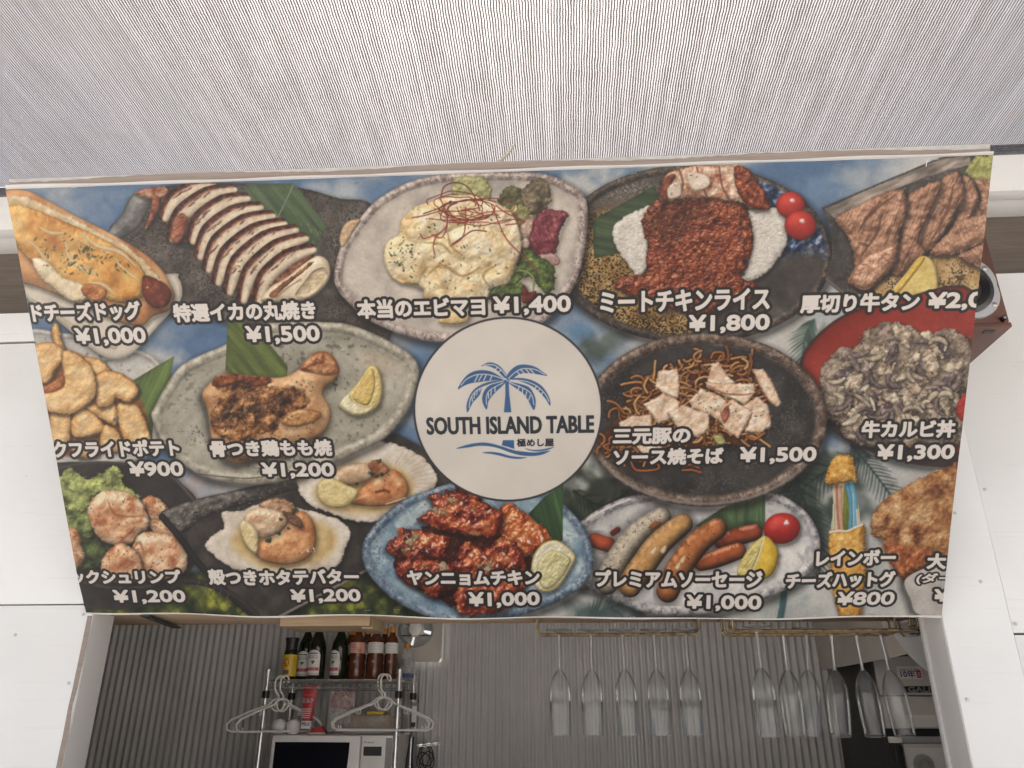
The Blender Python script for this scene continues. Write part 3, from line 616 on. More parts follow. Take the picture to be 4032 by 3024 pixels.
def paint_rice():
    plate(1499, 548, 300, 194, 0, [(0, (44, 41, 40)), (.5, (58, 54, 51)), (1, (82, 76, 71))], [(0, (38, 34, 32)), (.6, (66, 58, 52)), (1, (104, 94, 84))], rw=.09, rimspecks=((120, 104, 86), 3, .72), dark=.3, wob=.004)
    r = Reg(1190, 350, 1800, 745); X, Y = r.X, r.Y
    e = np.sqrt(((X - 1499) / 300) ** 2 + ((Y - 548) / 194) ** 2); ang = np.arctan2(Y - 548, X - 1499)
    inside = np.clip((.93 - e) * 30, 0, 1); sp = fbm(X, Y, 2.6, 2, 77); z = fbm(X, Y, 40, 3, 78)
    gold = np.clip((1470 - X) / 90 + (z - .5) * 1.3 + np.clip((Y - 640) / 40, 0, 1.3) * np.clip((1560 - X) / 80, 0, 1), 0, 1) * np.clip((Y - 400) / 60 + z - .3, 0, 1)
    gc = ramp(fbm(X, Y, 18, 4, 79), [(0, (132, 100, 52)), (.5, (170, 136, 82)), (1, (196, 166, 112))])
    gc = gc * (1 - .75 * np.clip((sp - .60 + np.clip(e - .72, 0, 1) * 1.2 + np.clip((430 - Y) / 200, 0, .4)) * 7, 0, 1))[..., None]
    r.put(gc, gold * inside)
    gr = np.clip(1 - np.abs(Y - 410) / 60, 0, 1) * np.clip((1460 - X) / 60, 0, 1) * inside
    r.put(ramp(np.clip(sp * 1.4 - .2, 0, 1), [(0, (70, 66, 64)), (1, (158, 152, 144))]), gr * .9)
    bl = np.clip((X - 1610) / 40, 0, 1) * np.clip((570 - Y) / 30 + (z - .5) * 1.5, 0, 1) * np.clip((.97 - e) * 30, 0, 1)
    st = fbm(X * .8 + Y * .5, Y * .6 - X * .3, 9, 4, 80)
    r.put(ramp(np.clip((st - .22) * 1.7, 0, 1), [(0, (24, 30, 50)), (.35, (40, 60, 104)), (.7, (78, 104, 146)), (1, (168, 178, 192))]), bl)
    leaf(c2([(1640, 480), (1960, 300), (2030, 262), (2060, 380), (1900, 470), (1820, 560), (1830, 680), (1650, 722)]), (66, 82, 58), 10)
    RC = [(0, (186, 180, 170)), (.5, (214, 210, 202)), (1, (232, 229, 222))]
    food(c2([(1762, 560), (1800, 490), (1900, 430), (2000, 390), (2060, 420), (2000, 520), (1980, 640), (1980, 760), (1925, 835), (1880, 785), (1790, 660)]), RC, R=14, dome=.7, n=((6, 1.2),), cells=(4.6, 3.4), spec=.08, edge=2, amb=.62)
    food(c3([(500, 420), (680, 405), (735, 470), (742, 560), (730, 650), (650, 765), (560, 845), (460, 855), (500, 760), (530, 620), (520, 500)]), RC, R=16, dome=.7, n=((6, 1.2),), cells=(4.6, 3.4), spec=.08, edge=2, amb=.62)
    MS = [(0, (44, 18, 12)), (.3, (88, 36, 22)), (.6, (124, 54, 30)), (.85, (150, 80, 48)), (1, (196, 140, 104))]
    food([(1390, 476), (1404, 446), (1430, 430), (1500, 418), (1560, 418), (1606, 438), (1622, 480), (1628, 520), (1616, 570), (1604, 598), (1636, 612), (1626, 640), (1560, 668), (1520, 690), (1480, 672), (1400, 648), (1335, 622), (1340, 600), (1396, 592), (1398, 560), (1404, 530), (1394, 500)], MS,
         R=20, dome=.6, n=((16, 4), (5, 2.4)), cells=(6.5, 4.2), csc=9, spec=.42, shin=26, edge=4, esc=9)
    flat([(1395, 470), (1430, 435), (1500, 425), (1540, 440), (1500, 480), (1430, 520)], [(0, (40, 24, 16)), (1, (70, 44, 26))], csc=6, alpha=.35, soft=22, edge=8)
    flecks([(1400, 440), (1540, 430), (1500, 520), (1420, 540)], 60, [(40, 30, 20), (54, 48, 26)], (.9, 2))
    flecks([(1390, 480), (1620, 460), (1620, 620), (1400, 630)], 70, [(214, 166, 130), (196, 130, 90)], (.6, 1.3), alpha=.7)
    food([(1425, 412), (1440, 378), (1470, 364), (1500, 356), (1560, 356), (1602, 354), (1628, 380), (1650, 420), (1667, 442), (1630, 452), (1600, 436), (1560, 430), (1500, 424), (1440, 436)], [(0, (120, 66, 44)), (.35, (176, 124, 98)), (.7, (206, 172, 148)), (1, (226, 206, 188))], R=12, n=((10, 4), (4, 1)), csc=16, spec=.2, edge=2)
    food([(1590, 358), (1622, 368), (1667, 442), (1632, 450), (1606, 430), (1592, 400)], [(0, (70, 28, 18)), (.6, (132, 58, 32)), (1, (186, 108, 66))], R=10, n=((6, 3),), csc=8, spec=.3, edge=2)
    food([(1424, 412), (1440, 380), (1462, 376), (1452, 400), (1440, 432)], [(0, (60, 30, 22)), (1, (140, 80, 54))], R=6, sh=.1, edge=2)
    for P in ([(1470, 366), (1478, 395), (1470, 424)], [(1508, 360), (1516, 392), (1530, 424)], [(1556, 360), (1562, 400), (1580, 432)]): stroke(P, 2.2, (110, 62, 46), .2, alpha=.7)
    for P in ([(1446, 402), (1470, 392), (1474, 420), (1448, 428)], [(1488, 372), (1530, 378), (1534, 400), (1500, 410)]):
        food(P, [(0, (206, 186, 168)), (1, (230, 218, 206))], R=5, sh=.2, n=((6, 1),)); flecks(P, 8, PEP, (.6, 1.4))
    for (x, y, a, b) in ((1709.5, 441, 31, 28.5), (1730.5, 485, 34, 32)):
        food(ell(x, y, a, b, 0, 24), [(0, (150, 34, 28)), (1, (182, 46, 36))], R=30, dome=.9, n=((40, 1),), csc=50, spec=.16, shin=12, amb=.62, sh=.5)
        food(ell(x + 4, y - 9, 6, 5, 20, 10, .1), [(0, (224, 190, 180)), (1, (240, 220, 212))], R=5, sh=0, soft=3, alpha=.9, toe=0)

def paint_tongue():
    flat(c3([(960, 402), (1300, 255), (1690, 92), (1880, 40), (2120, 60), (2120, 980), (1300, 960), (1085, 925), (985, 845), (1020, 700), (1025, 560)]), [(0, (54, 52, 50)), (1, (84, 80, 76))], csc=14, smooth=False, specks=((110, 102, 94), 2.4, .8), sh=.4)
    flat(c3([(975, 410), (1300, 268), (1690, 105), (1880, 70), (1890, 130), (1600, 215), (1300, 330), (1040, 470)]), [(0, (96, 86, 78)), (.5, (146, 134, 124)), (1, (188, 178, 168))], csc=10, streak=(-23, 5), smooth=False)
    flat(c3([(1280, 930), (1420, 800), (1640, 690), (2040, 770), (2040, 980), (1500, 990)]), [(0, (150, 116, 66)), (.5, (190, 156, 104)), (1, (208, 180, 132))], csc=12, specks=((70, 60, 50), 2.6, .66), soft=6)
    stroke(c3([(990, 850), (1090, 930), (1180, 960)]), 4, (112, 100, 94), .4)
    food(c3([(1858, 205), (1890, 110), (1960, 80), (2060, 80), (2060, 260), (1960, 245)]), [(0, (122, 126, 60)), (1, (182, 182, 112))], R=12, n=((12, 5),), edge=4)
    MS = [(0, (84, 54, 42)), (.35, (138, 98, 76)), (.7, (170, 126, 100)), (1, (196, 154, 126))]
    for P, a in (([(1900, 230), (2060, 250), (2060, 430), (1880, 490), (1945, 340)], 70), ([(1830, 225), (1885, 215), (1935, 320), (1905, 430), (1790, 580), (1690, 660), (1800, 440)], 115), ([(1700, 250), (1770, 185), (1822, 195), (1845, 330), (1795, 440), (1680, 610), (1590, 700), (1545, 630), (1620, 440)], 118),
                 ([(1480, 340), (1600, 265), (1705, 245), (1645, 400), (1560, 600), (1605, 690), (1500, 765), (1430, 825), (1385, 785), (1430, 640), (1480, 450)], 112), ([(1050, 490), (1095, 430), (1420, 285), (1482, 335), (1494, 420), (1445, 560), (1425, 700), (1385, 800), (1240, 918), (1125, 870), (1160, 740), (1115, 580)], 112),
                 ([(1630, 690), (1740, 560), (1800, 490), (1940, 450), (2060, 410), (2040, 560), (1860, 670), (1740, 700)], 70), ([(1805, 700), (1930, 640), (2060, 560), (2060, 790), (1950, 785), (1850, 745)], 50)):
        food(c3(P), MS, R=18, n=((24, 9), (11, 4)), csc=24, spec=.20, shin=14, edge=2.5, fib=(a, 26, 2.2), sh=.65, shd=(4, 5, 12))
    for P in ([(1180, 560), (1260, 440), (1420, 320)], [(1200, 700), (1300, 560), (1330, 420)], [(1250, 640), (1180, 620)], [(1640, 600), (1740, 420), (1780, 260)]): stroke(c3(P), 3.2, (88, 54, 40), .2, w2=(1, 4, 1), alpha=.6)
    food(c3([(1150, 860), (1180, 760), (1280, 680), (1400, 640), (1420, 700), (1360, 800), (1240, 905)]), [(0, (150, 104, 80)), (1, (206, 164, 136))], R=14, n=((9, 4), (3, 1)), csc=12, spec=.3, sh=.1, soft=5, edge=2)
    food(c3([(1395, 935), (1490, 800), (1560, 712), (1625, 715), (1672, 800), (1665, 960), (1540, 975)]), [(0, (206, 178, 96)), (1, (228, 206, 136))], R=10, n=((12, 1.5),), sh=.45, spec=.1)
    food(c3([(1500, 800), (1560, 715), (1600, 720), (1520, 830), (1430, 940), (1400, 935)]), [(0, (196, 160, 62)), (1, (216, 182, 86))], R=6, sh=0)

def paint_potato():
    plate(0, 0, 120, 120, 0, [(0, (168, 170, 168)), (1, (202, 200, 194))], [(0, (150, 150, 148)), (1, (196, 194, 190))], rw=.1, specks=((96, 100, 104), 10, .82), dark=.2, hi=.08, sh=.3,
          P=c4([(150, 120), (400, 95), (600, 130), (830, 190), (960, 240), (1030, 330), (1085, 450), (1060, 700), (900, 880), (600, 915), (360, 945), (200, 700)]))
    leaf(c4([(832, 392), (1000, 290), (1092, 238), (1062, 390), (965, 560), (948, 790), (880, 760), (860, 560)]), (92, 114, 60), 115, None)
    FS = [(0, (176, 112, 56)), (.4, (214, 166, 104)), (1, (232, 200, 150))]
    flat(c4([(230, 200), (560, 250), (860, 480), (920, 720), (760, 830), (400, 860), (250, 700)]), [(0, (112, 66, 32)), (1, (172, 112, 60))], csc=12, soft=8)
    for P in ([(330, 60), (370, 30), (400, 150), (435, 260), (375, 235), (340, 150)], [(530, 245), (640, 265), (695, 330), (640, 380), (560, 340)], [(320, 600), (440, 600), (450, 740), (420, 820), (330, 800)], [(540, 560), (700, 525), (745, 590), (730, 670), (640, 640)], [(450, 640), (520, 565), (640, 640), (655, 710), (560, 745), (460, 740)],
              [(630, 750), (660, 670), (745, 715), (770, 830), (650, 830)], [(735, 545), (800, 530), (875, 560), (932, 700), (935, 800), (810, 790), (750, 700)], [(200, 200), (270, 158), (350, 158), (405, 200), (412, 260), (370, 310), (330, 380), (280, 412), (220, 330)],
              [(588, 375), (660, 328), (760, 348), (860, 420), (868, 480), (800, 535), (730, 500), (700, 545), (620, 562), (598, 480)], [(400, 205), (540, 260), (600, 370), (605, 480), (540, 555), (440, 605), (330, 595), (260, 540), (250, 475), (380, 440), (402, 380)], [(460, 800), (560, 770), (640, 840), (560, 880), (470, 860)]):
        food(c4(P), FS, R=15, n=((26, 6), (9, 2)), csc=20, cw=.5, spec=.12, sh=.6, shd=(2, 4, 9), edge=1.4, toe=.22)
    food(c4([(240, 420), (300, 420), (400, 360), (400, 430), (300, 470)]), [(0, (120, 66, 34)), (1, (190, 120, 66))], R=6, sh=0, soft=5)
    flat(ell(*one(c4, 728, 635), 7, 5), [(0, (90, 80, 66)), (1, (120, 110, 92))], soft=2)

def paint_leg():
    plate(0, 0, 230, 175, 0, [(0, (138, 136, 122)), (.5, (160, 158, 144)), (1, (182, 178, 164))], [(0, (132, 128, 114)), (.5, (164, 160, 146)), (1, (190, 186, 174))], rw=.13, specks=((88, 88, 80), 9, .84), dark=.3,
          P=c4([(948, 620), (965, 560), (1040, 420), (1130, 300), (1260, 230), (1400, 170), (1600, 60), (1750, 25), (2054, 25), (2204, 45), (2404, 130), (2554, 220), (2612, 300), (2606, 400), (2580, 500), (2530, 600), (2400, 750), (2200, 850), (2054, 915), (1800, 1010), (1600, 1042), (1400, 1022), (1250, 980), (1100, 880), (1000, 760)]))
    flat(c4([(1020, 620), (1120, 440), (1400, 250), (1400, 500), (1250, 700), (1150, 800)]), [(0, (150, 148, 134)), (1, (204, 200, 190))], csc=16, soft=26, alpha=.5, streak=(-50, 3))
    flat(c4([(2230, 200), (2420, 240), (2500, 400), (2400, 330), (2300, 330)]), [(0, (176, 158, 132)), (1, (206, 196, 178))], csc=18, soft=20, alpha=.6)
    flecks(c4([(1090, 700), (1240, 660), (1290, 780), (1180, 800)]), 40, [(70, 68, 60), (90, 86, 76)], (.8, 1.8)); flecks(c4([(2080, 380), (2180, 360), (2180, 460), (2080, 440)]), 8, [(84, 84, 78)], (1.5, 3.5))
    stroke(c4([(1250, 975), (1500, 1000), (1650, 990), (1800, 950)]), 1.3, (70, 66, 58), 0, alpha=.7)
    leaf(c4([(1408, 330), (1425, 20), (1520, 20), (1650, 120), (1800, 300), (1790, 400), (1600, 380), (1470, 370)]), (92, 106, 54), 48)
    food(c4([(1262, 480), (1300, 420), (1350, 370), (1400, 352), (1600, 362), (1720, 372), (1800, 358), (1880, 310), (1920, 258), (1980, 212), (2050, 214), (2102, 270), (2118, 340), (2080, 402), (2035, 425), (2020, 480), (2062, 560), (2062, 640), (2000, 735), (1850, 790), (1700, 830), (1560, 900), (1440, 900), (1330, 780), (1300, 600)]),
         [(0, (160, 108, 68)), (.5, (192, 146, 102)), (1, (216, 180, 138))], R=34, dome=.8, n=((26, 4), (6, 1)), csc=30, spec=.22, shin=18, sh=.6, shd=(-4, 8, 20))
    food(c4([(1350, 372), (1500, 360), (1700, 420), (1880, 440), (1925, 500), (1905, 560), (1760, 640), (1700, 710), (1560, 760), (1400, 760), (1320, 700), (1308, 600), (1370, 480)]), [(0, (32, 18, 10)), (.35, (78, 44, 22)), (.65, (128, 80, 40)), (1, (178, 128, 76))], R=14, dome=.3, n=((20, 8), (9, 4)), csc=17, spec=.30, shin=16, sh=0, soft=9, edge=6, esc=12, toe=0)
    food(c4([(1320, 400), (1400, 356), (1560, 362), (1700, 378), (1640, 420), (1480, 410), (1370, 440)]), [(0, (70, 26, 16)), (1, (150, 84, 46))], R=6, sh=0, soft=4, csc=8, edge=3)
    food(c4([(1872, 318), (1940, 240), (1985, 212), (2050, 214), (2102, 270), (2116, 340), (2050, 360), (1960, 345)]), [(0, (110, 60, 34)), (.6, (164, 108, 68)), (1, (206, 160, 116))], R=12, n=((8, 3),), sh=0, soft=6, spec=.3, toe=0)
    food(c4([(1760, 640), (1860, 570), (1980, 580), (2008, 610), (1960, 650), (1860, 680), (1780, 670)]), [(0, (140, 90, 48)), (1, (196, 150, 98))], R=9, sh=.3, spec=.25)
    food(c4([(1290, 760), (1420, 860), (1540, 890), (1720, 880), (1820, 860), (1800, 800), (1560, 790), (1400, 760)]), [(0, (84, 56, 36)), (1, (160, 116, 76))], R=10, sh=.4, edge=3)
    flecks(c4([(1340, 420), (1860, 440), (1900, 560), (1700, 700), (1400, 740), (1330, 600)]), 110, [(60, 54, 30), (40, 28, 18), (84, 80, 50)], (.8, 2)); flecks(c4([(1820, 380), (1980, 400), (1960, 470), (1840, 440)]), 22, HERB, (.8, 1.6))
    flecks(c4([(1420, 520), (1640, 500), (1620, 640), (1430, 700)]), 26, [(226, 190, 140)], (.6, 1.2)); flecks(c4([(1560, 690), (2040, 640), (1980, 740), (1640, 780)]), 18, PEP, (.8, 1.8))
    food(c5([(62, 545), (120, 470), (180, 400), (255, 298), (310, 325), (332, 430), (312, 540), (232, 600), (150, 608)]), [(0, (208, 184, 112)), (1, (226, 206, 140))], R=10, sh=.5, spec=.15)
    food(c5([(70, 540), (120, 475), (150, 520), (240, 560), (300, 520), (240, 592), (150, 600)]), [(0, (216, 206, 160)), (1, (232, 226, 196))], R=6, sh=0, soft=3)
    food(c5([(150, 500), (180, 430), (262, 312), (288, 400), (262, 510), (225, 545)]), [(0, (208, 176, 96)), (1, (226, 200, 130))], R=8, sh=0, fib=(115, 10, 2), spec=.1)

def paint_logo():
    CR = (216, 208, 196)
    E = ell(1099, 883.5, 204.5, 200.5, -3, 72)
    flat(E, [(0, (54, 52, 54)), (1, (60, 58, 60))], smooth=False)
    flat(ell(1099, 883.5, 200, 196, -3, 72), [(0, (206, 198, 186)), (1, (222, 214, 202))], csc=120, o=3, smooth=False)
    B = [(0, (58, 94, 136)), (1, (62, 98, 140))]
    fr = [[(945, 300), (985, 280), (1020, 280), (1065, 305), (1106, 362), (1094, 376), (1060, 345), (1036, 322), (1005, 305), (975, 299)],
          [(800, 445), (822, 400), (860, 355), (905, 332), (960, 326), (1020, 340), (1092, 388), (1040, 388), (950, 398), (880, 408), (835, 425)],
          [(858, 590), (855, 535), (885, 465), (930, 425), (1000, 398), (1095, 386), (1090, 399), (1010, 415), (955, 432), (935, 480), (895, 525), (880, 552)],
          [(978, 572), (952, 520), (957, 470), (985, 430), (1030, 408), (1097, 396), (1070, 430), (1045, 452), (1012, 488), (990, 520)],
          [(1104, 362), (1130, 325), (1170, 297), (1220, 291), (1280, 305), (1320, 330), (1355, 360), (1300, 352), (1240, 345), (1180, 352), (1130, 390), (1108, 388)],
          [(1110, 385), (1180, 374), (1250, 385), (1310, 415), (1350, 460), (1372, 510), (1373, 548), (1345, 505), (1300, 455), (1250, 420), (1180, 394)],
          [(1110, 398), (1180, 410), (1240, 430), (1270, 470), (1284, 520), (1272, 574), (1240, 520), (1215, 480), (1180, 452), (1140, 424)]]
    for P in fr: flat(c5(P), B, soft=1)
    flat(c5([(1095, 395), (1115, 395), (1120, 480), (1132, 588), (1086, 588), (1095, 480)]), B, smooth=False, soft=1)
    for P in ([(820, 420), (860, 378), (930, 352), (1010, 358), (1090, 385)], [(870, 560), (880, 500), (920, 450), (1000, 415), (1085, 393)], [(978, 540), (978, 490), (1000, 450), (1080, 405)], [(1340, 352), (1280, 322), (1200, 318), (1150, 345), (1115, 378)], [(1366, 520), (1340, 470), (1290, 425), (1220, 395), (1120, 387)], [(1272, 540), (1262, 490), (1230, 450), (1120, 402)], [(960, 296), (1020, 293), (1070, 325), (1100, 362)]):
        stroke(c5(P), 1.0, CR, 0)
    for a, b in (((905, 398), (925, 358)), ((930, 392), (950, 356)), ((960, 392), (975, 358)), ((1000, 388), (1012, 362)), ((900, 500), (905, 468)), ((915, 480), (922, 452)), ((935, 455), (940, 440)), ((890, 520), (888, 495)), ((990, 500), (990, 470)), ((1005, 485), (1008, 452)), ((1030, 460), (1032, 432)), ((1215, 348), (1190, 322)), ((1245, 346), (1222, 318)), ((1275, 348), (1250, 322)), ((1185, 352), (1168, 336)),
                 ((1300, 452), (1312, 440)), ((1320, 474), (1330, 460)), ((1280, 438), (1290, 424)), ((1200, 468), (1205, 440)), ((1222, 488), (1228, 458)), ((1240, 512), (1250, 482)), ((1175, 448), (1182, 425)), ((1035, 320), (1048, 308)), ((1055, 338), (1068, 325))):
        stroke(c5([a, b]), 1.1, CR, 0, sp=False)
    for P in ([(788, 815), (860, 790), (940, 777), (1000, 781), (1070, 799), (1140, 822), (1200, 832), (1270, 838), (1330, 832), (1372, 827), (1330, 849), (1270, 860), (1200, 857), (1130, 840), (1060, 814), (1000, 800), (930, 797), (860, 808)], [(950, 840), (1000, 834), (1060, 841), (1120, 858), (1180, 866), (1228, 869), (1180, 878), (1120, 873), (1060, 858), (1010, 848)], [(1215, 811), (1260, 821), (1320, 819), (1396, 804), (1350, 825), (1290, 831), (1240, 824)]):
        flat(c5(P), B, soft=1)
    flat(c5([(1080, 761), (1148, 761), (1150, 816), (1110, 803), (1072, 793)]), B, smooth=False, soft=1)

def paint_noodles():
    plate(1524, 906, 264, 188, 0, [(0, (28, 27, 27)), (.5, (42, 40, 39)), (1, (60, 58, 56))], [(0, (70, 54, 46)), (.5, (112, 94, 82)), (1, (158, 144, 130))], rw=.12, specks=((84, 84, 82), 2.6, .78), rimspecks=((52, 40, 34), 2.6, .6), dark=.4, wob=.003)
    r = Reg(1260, 980, 1800, 1100); e = np.sqrt(((r.X - 1524) / 264) ** 2 + ((r.Y - 906) / 188) ** 2)
    r.put((146, 140, 136), np.clip(1 - np.abs(e - .965) / .03, 0, 1) * np.clip((r.Y - 985) / 40, 0, 1) * .85)
    zone = np.array([(1292, 962), (1320, 920), (1350, 880), (1362, 840), (1400, 812), (1440, 788), (1500, 775), (1560, 765), (1615, 780), (1645, 820), (1640, 880), (1655, 925), (1620, 955), (1560, 962), (1500, 975), (1420, 1000), (1340, 990)], np.float32)
    flat(zone, [(0, (62, 32, 16)), (1, (104, 62, 34))], csc=8, soft=5, edge=4, sh=.4)
    cols = [(170, 110, 60), (194, 134, 78), (144, 88, 48), (210, 156, 100), (180, 120, 68)]
    from_in = []
    while len(from_in) < 300:
        x = rng.uniform(1290, 1655); y = rng.uniform(765, 1000); j = len(zone) - 1; ins = False
        for i in range(len(zone)):
            if (zone[i, 1] > y) != (zone[j, 1] > y) and x < (zone[j, 0] - zone[i, 0]) * (y - zone[i, 1]) / (zone[j, 1] - zone[i, 1]) + zone[i, 0]: ins = not ins
            j = i
        if ins: from_in.append((x, y))
    for k, (x, y) in enumerate(from_in):
        a = rng.uniform(0, 6.28); cv = rng.uniform(-.55, .55); L = rng.uniform(4.5, 8); P = [(x, y)]
        for j in range(rng.randint(4, 9)):
            a += cv + rng.uniform(-.25, .25); P.append((P[-1][0] + np.cos(a) * L, P[-1][1] + np.sin(a) * L * .8))
        stroke(P, 3.0, cols[k % 5], .6, spec=.4, sh=.3)
    for P in ([(270, 250), (290, 218), (345, 220), (340, 260), (300, 270)], [(-320, 770), (-400, 800), (-330, 830), (-230, 800)], [(90, 950), (150, 950), (205, 965)], [(100, 930), (140, 915), (190, 935)], [(490, 740), (540, 760), (600, 720)], [(-230, 900), (-190, 950), (-60, 940), (-80, 890)]):
        stroke(c6(P), 2.8, (170, 100, 50), .6, spec=.35, sh=.3)
    PK = [(0, (164, 114, 86)), (.3, (206, 170, 142)), (.65, (224, 198, 172)), (1, (238, 224, 206))]
    for P in ([(-60, 330), (60, 318), (80, 440), (60, 500), (-20, 480), (-80, 430)], [(270, 290), (315, 278), (380, 370), (425, 400), (380, 450), (300, 440), (240, 400)], [(235, 400), (400, 408), (540, 408), (548, 470), (480, 545), (330, 480), (240, 432)], [(528, 332), (590, 318), (642, 380), (680, 470), (712, 530), (682, 562), (620, 510), (560, 410)], [(450, 560), (560, 490), (622, 540), (645, 680), (570, 725), (480, 712), (520, 600)],
              [(-310, 650), (-220, 610), (-100, 600), (-90, 700), (-200, 740), (-300, 700)], [(-150, 540), (-20, 465), (80, 520), (60, 620), (-60, 660)], [(128, 522), (200, 440), (332, 488), (372, 540), (330, 645), (250, 600), (160, 572)], [(0, 590), (90, 540), (150, 560), (255, 600), (265, 700), (180, 745), (60, 690)], [(328, 560), (400, 508), (532, 590), (440, 755), (350, 700), (318, 640)], [(-200, 800), (-120, 770), (-30, 800), (-60, 860), (-160, 860)]):
        food(c6(P), PK, R=7, n=((18, 5), (7, 2)), csc=15, cw=.2, spec=.14, shin=14, edge=1.6, sh=.55, shd=(2, 4, 9), smooth=False)
    for P in ([(250, 420), (350, 470), (470, 480), (530, 470)], [(345, 640), (365, 570), (395, 530)], [(540, 370), (600, 480), (650, 540)]): stroke(c6(P), 2, (150, 92, 58), .2, w2=(1, 2.5, 1), alpha=.7)
    food(c6([(330, 600), (370, 545), (385, 600), (350, 660)]), [(0, (110, 52, 36)), (1, (176, 110, 84))], R=5, sh=0, soft=3)
    flecks(c6([(150, 450), (560, 440), (620, 640), (240, 640)]), 40, [(50, 44, 26), (70, 66, 44)], (.8, 1.7))
    food(c6([(280, 740), (330, 735), (360, 780), (310, 790)]), [(0, (130, 140, 70)), (1, (180, 180, 120))], R=4)

def paint_bowl():
    D = [(1722, 820), (1740, 756), (1790, 702), (1850, 668), (1930, 648), (2110, 630), (2140, 900), (2120, 1002), (2060, 1010), (1980, 1004), (1900, 984), (1820, 946), (1755, 896), (1728, 860)]
    flat(D, [(0, (44, 36, 34)), (1, (66, 54, 50))], csc=30, sh=.5, shd=(3, 8, 16))
    food([(1727, 820), (1745, 757), (1793, 704), (1852, 671), (1930, 651), (2110, 634), (2140, 900), (2100, 968), (2010, 975), (1925, 955), (1845, 920), (1775, 878), (1738, 852)], [(0, (140, 44, 34)), (1, (160, 56, 42))], R=40, dome=-.35, n=((60, 2),), csc=80, spec=.05, sh=0, toe=.15, amb=.65)
    flecks([(1750, 780), (1790, 760), (1790, 860), (1750, 840)], 10, [(206, 120, 100)], (.6, 1.2), alpha=.4)
    Z = c6([(955, 340), (1000, 250), (1080, 190), (1185, 175), (1220, 80), (1380, 25), (1520, 60), (1600, 110), (1720, 65), (1860, 120), (1930, 250), (1930, 430), (1830, 480), (1785, 520), (1790, 600), (1840, 640), (1850, 780), (1500, 800), (1280, 810), (1110, 760), (1060, 660), (975, 640), (960, 500)])
    food(Z, [(0, (90, 76, 68)), (.5, (140, 124, 110)), (1, (184, 170, 152))], R=20, n=((14, 6), (5, 2)), csc=16, edge=5, spec=.15, sh=.55)
    Zp = np.array(Z); k = 0
    PAL = ([(0, (128, 108, 90)), (.5, (178, 160, 138)), (1, (214, 202, 180))], [(0, (96, 82, 78)), (.5, (140, 124, 118)), (1, (180, 166, 156))], [(0, (130, 112, 94)), (.5, (184, 168, 146)), (1, (220, 210, 190))], [(0, (74, 60, 62)), (.6, (112, 96, 98)), (1, (150, 136, 136))])
    pts = []
    while len(pts) < 84:
        x = rng.uniform(Zp[:, 0].min(), Zp[:, 0].max()); y = rng.uniform(Zp[:, 1].min(), Zp[:, 1].max()); j = len(Zp) - 1; ins = False
        for i in range(len(Zp)):
            if (Zp[i, 1] > y) != (Zp[j, 1] > y) and x < (Zp[j, 0] - Zp[i, 0]) * (y - Zp[i, 1]) / (Zp[j, 1] - Zp[i, 1]) + Zp[i, 0]: ins = not ins
            j = i
        if ins: pts.append((x, y))
    mz = Zp.mean(0); pts = [(mz[0] + 8 + (a - mz[0]) * .86, mz[1] + (c - mz[1]) * .88) for a, c in pts]
    pts.sort(key=lambda p: p[1])
    for k, (x, y) in enumerate(pts):
        food(ell(x, y, rng.uniform(16, 32), rng.uniform(9, 17), rng.uniform(0, 180), 14, .22, k), PAL[(0, 2, 0, 1, 2, 3, 0)[k % 7]], R=9, n=((14, 7), (7, 3)), csc=12, edge=3.4, esc=8, spec=.14, shin=12, sh=.34, shd=(2, 3, 8), amb=.55)
    for k in range(46):
        x, y = pts[rng.randint(len(pts))]; a = rng.uniform(0, 6.28); L = rng.uniform(7, 13); P = [(x, y)]; cv = rng.uniform(-.7, .7)
        for j in range(4): a += cv; P.append((P[-1][0] + np.cos(a) * L, P[-1][1] + np.sin(a) * L * .8))
        c = ((198, 184, 158), (176, 160, 140), (134, 116, 114), (206, 194, 172), (112, 96, 98))[k % 5]; w = rng.uniform(4, 8)
        stroke(P, w, c, .45, sh=.35, var=.5, w2=(w * .6, w, w, w * .5)); stroke(np.array(P) + np.array([-1.5, -w * .55]), 1.2, np.array(c) * .5 + 100, .2, alpha=.3)
    flecks(Zp * .8 + Zp.mean(0) * .2, 60, [(74, 70, 44), (54, 46, 36)], (.8, 1.8)); flecks(Zp * .85 + Zp.mean(0) * .15, 50, [(226, 216, 196)], (.6, 1.2), alpha=.7)
    food(c6([(1790, 560), (1830, 480), (1890, 460), (1890, 640), (1810, 630)]), [(0, (150, 40, 34)), (1, (176, 54, 44))], R=10, sh=0, spec=.1)

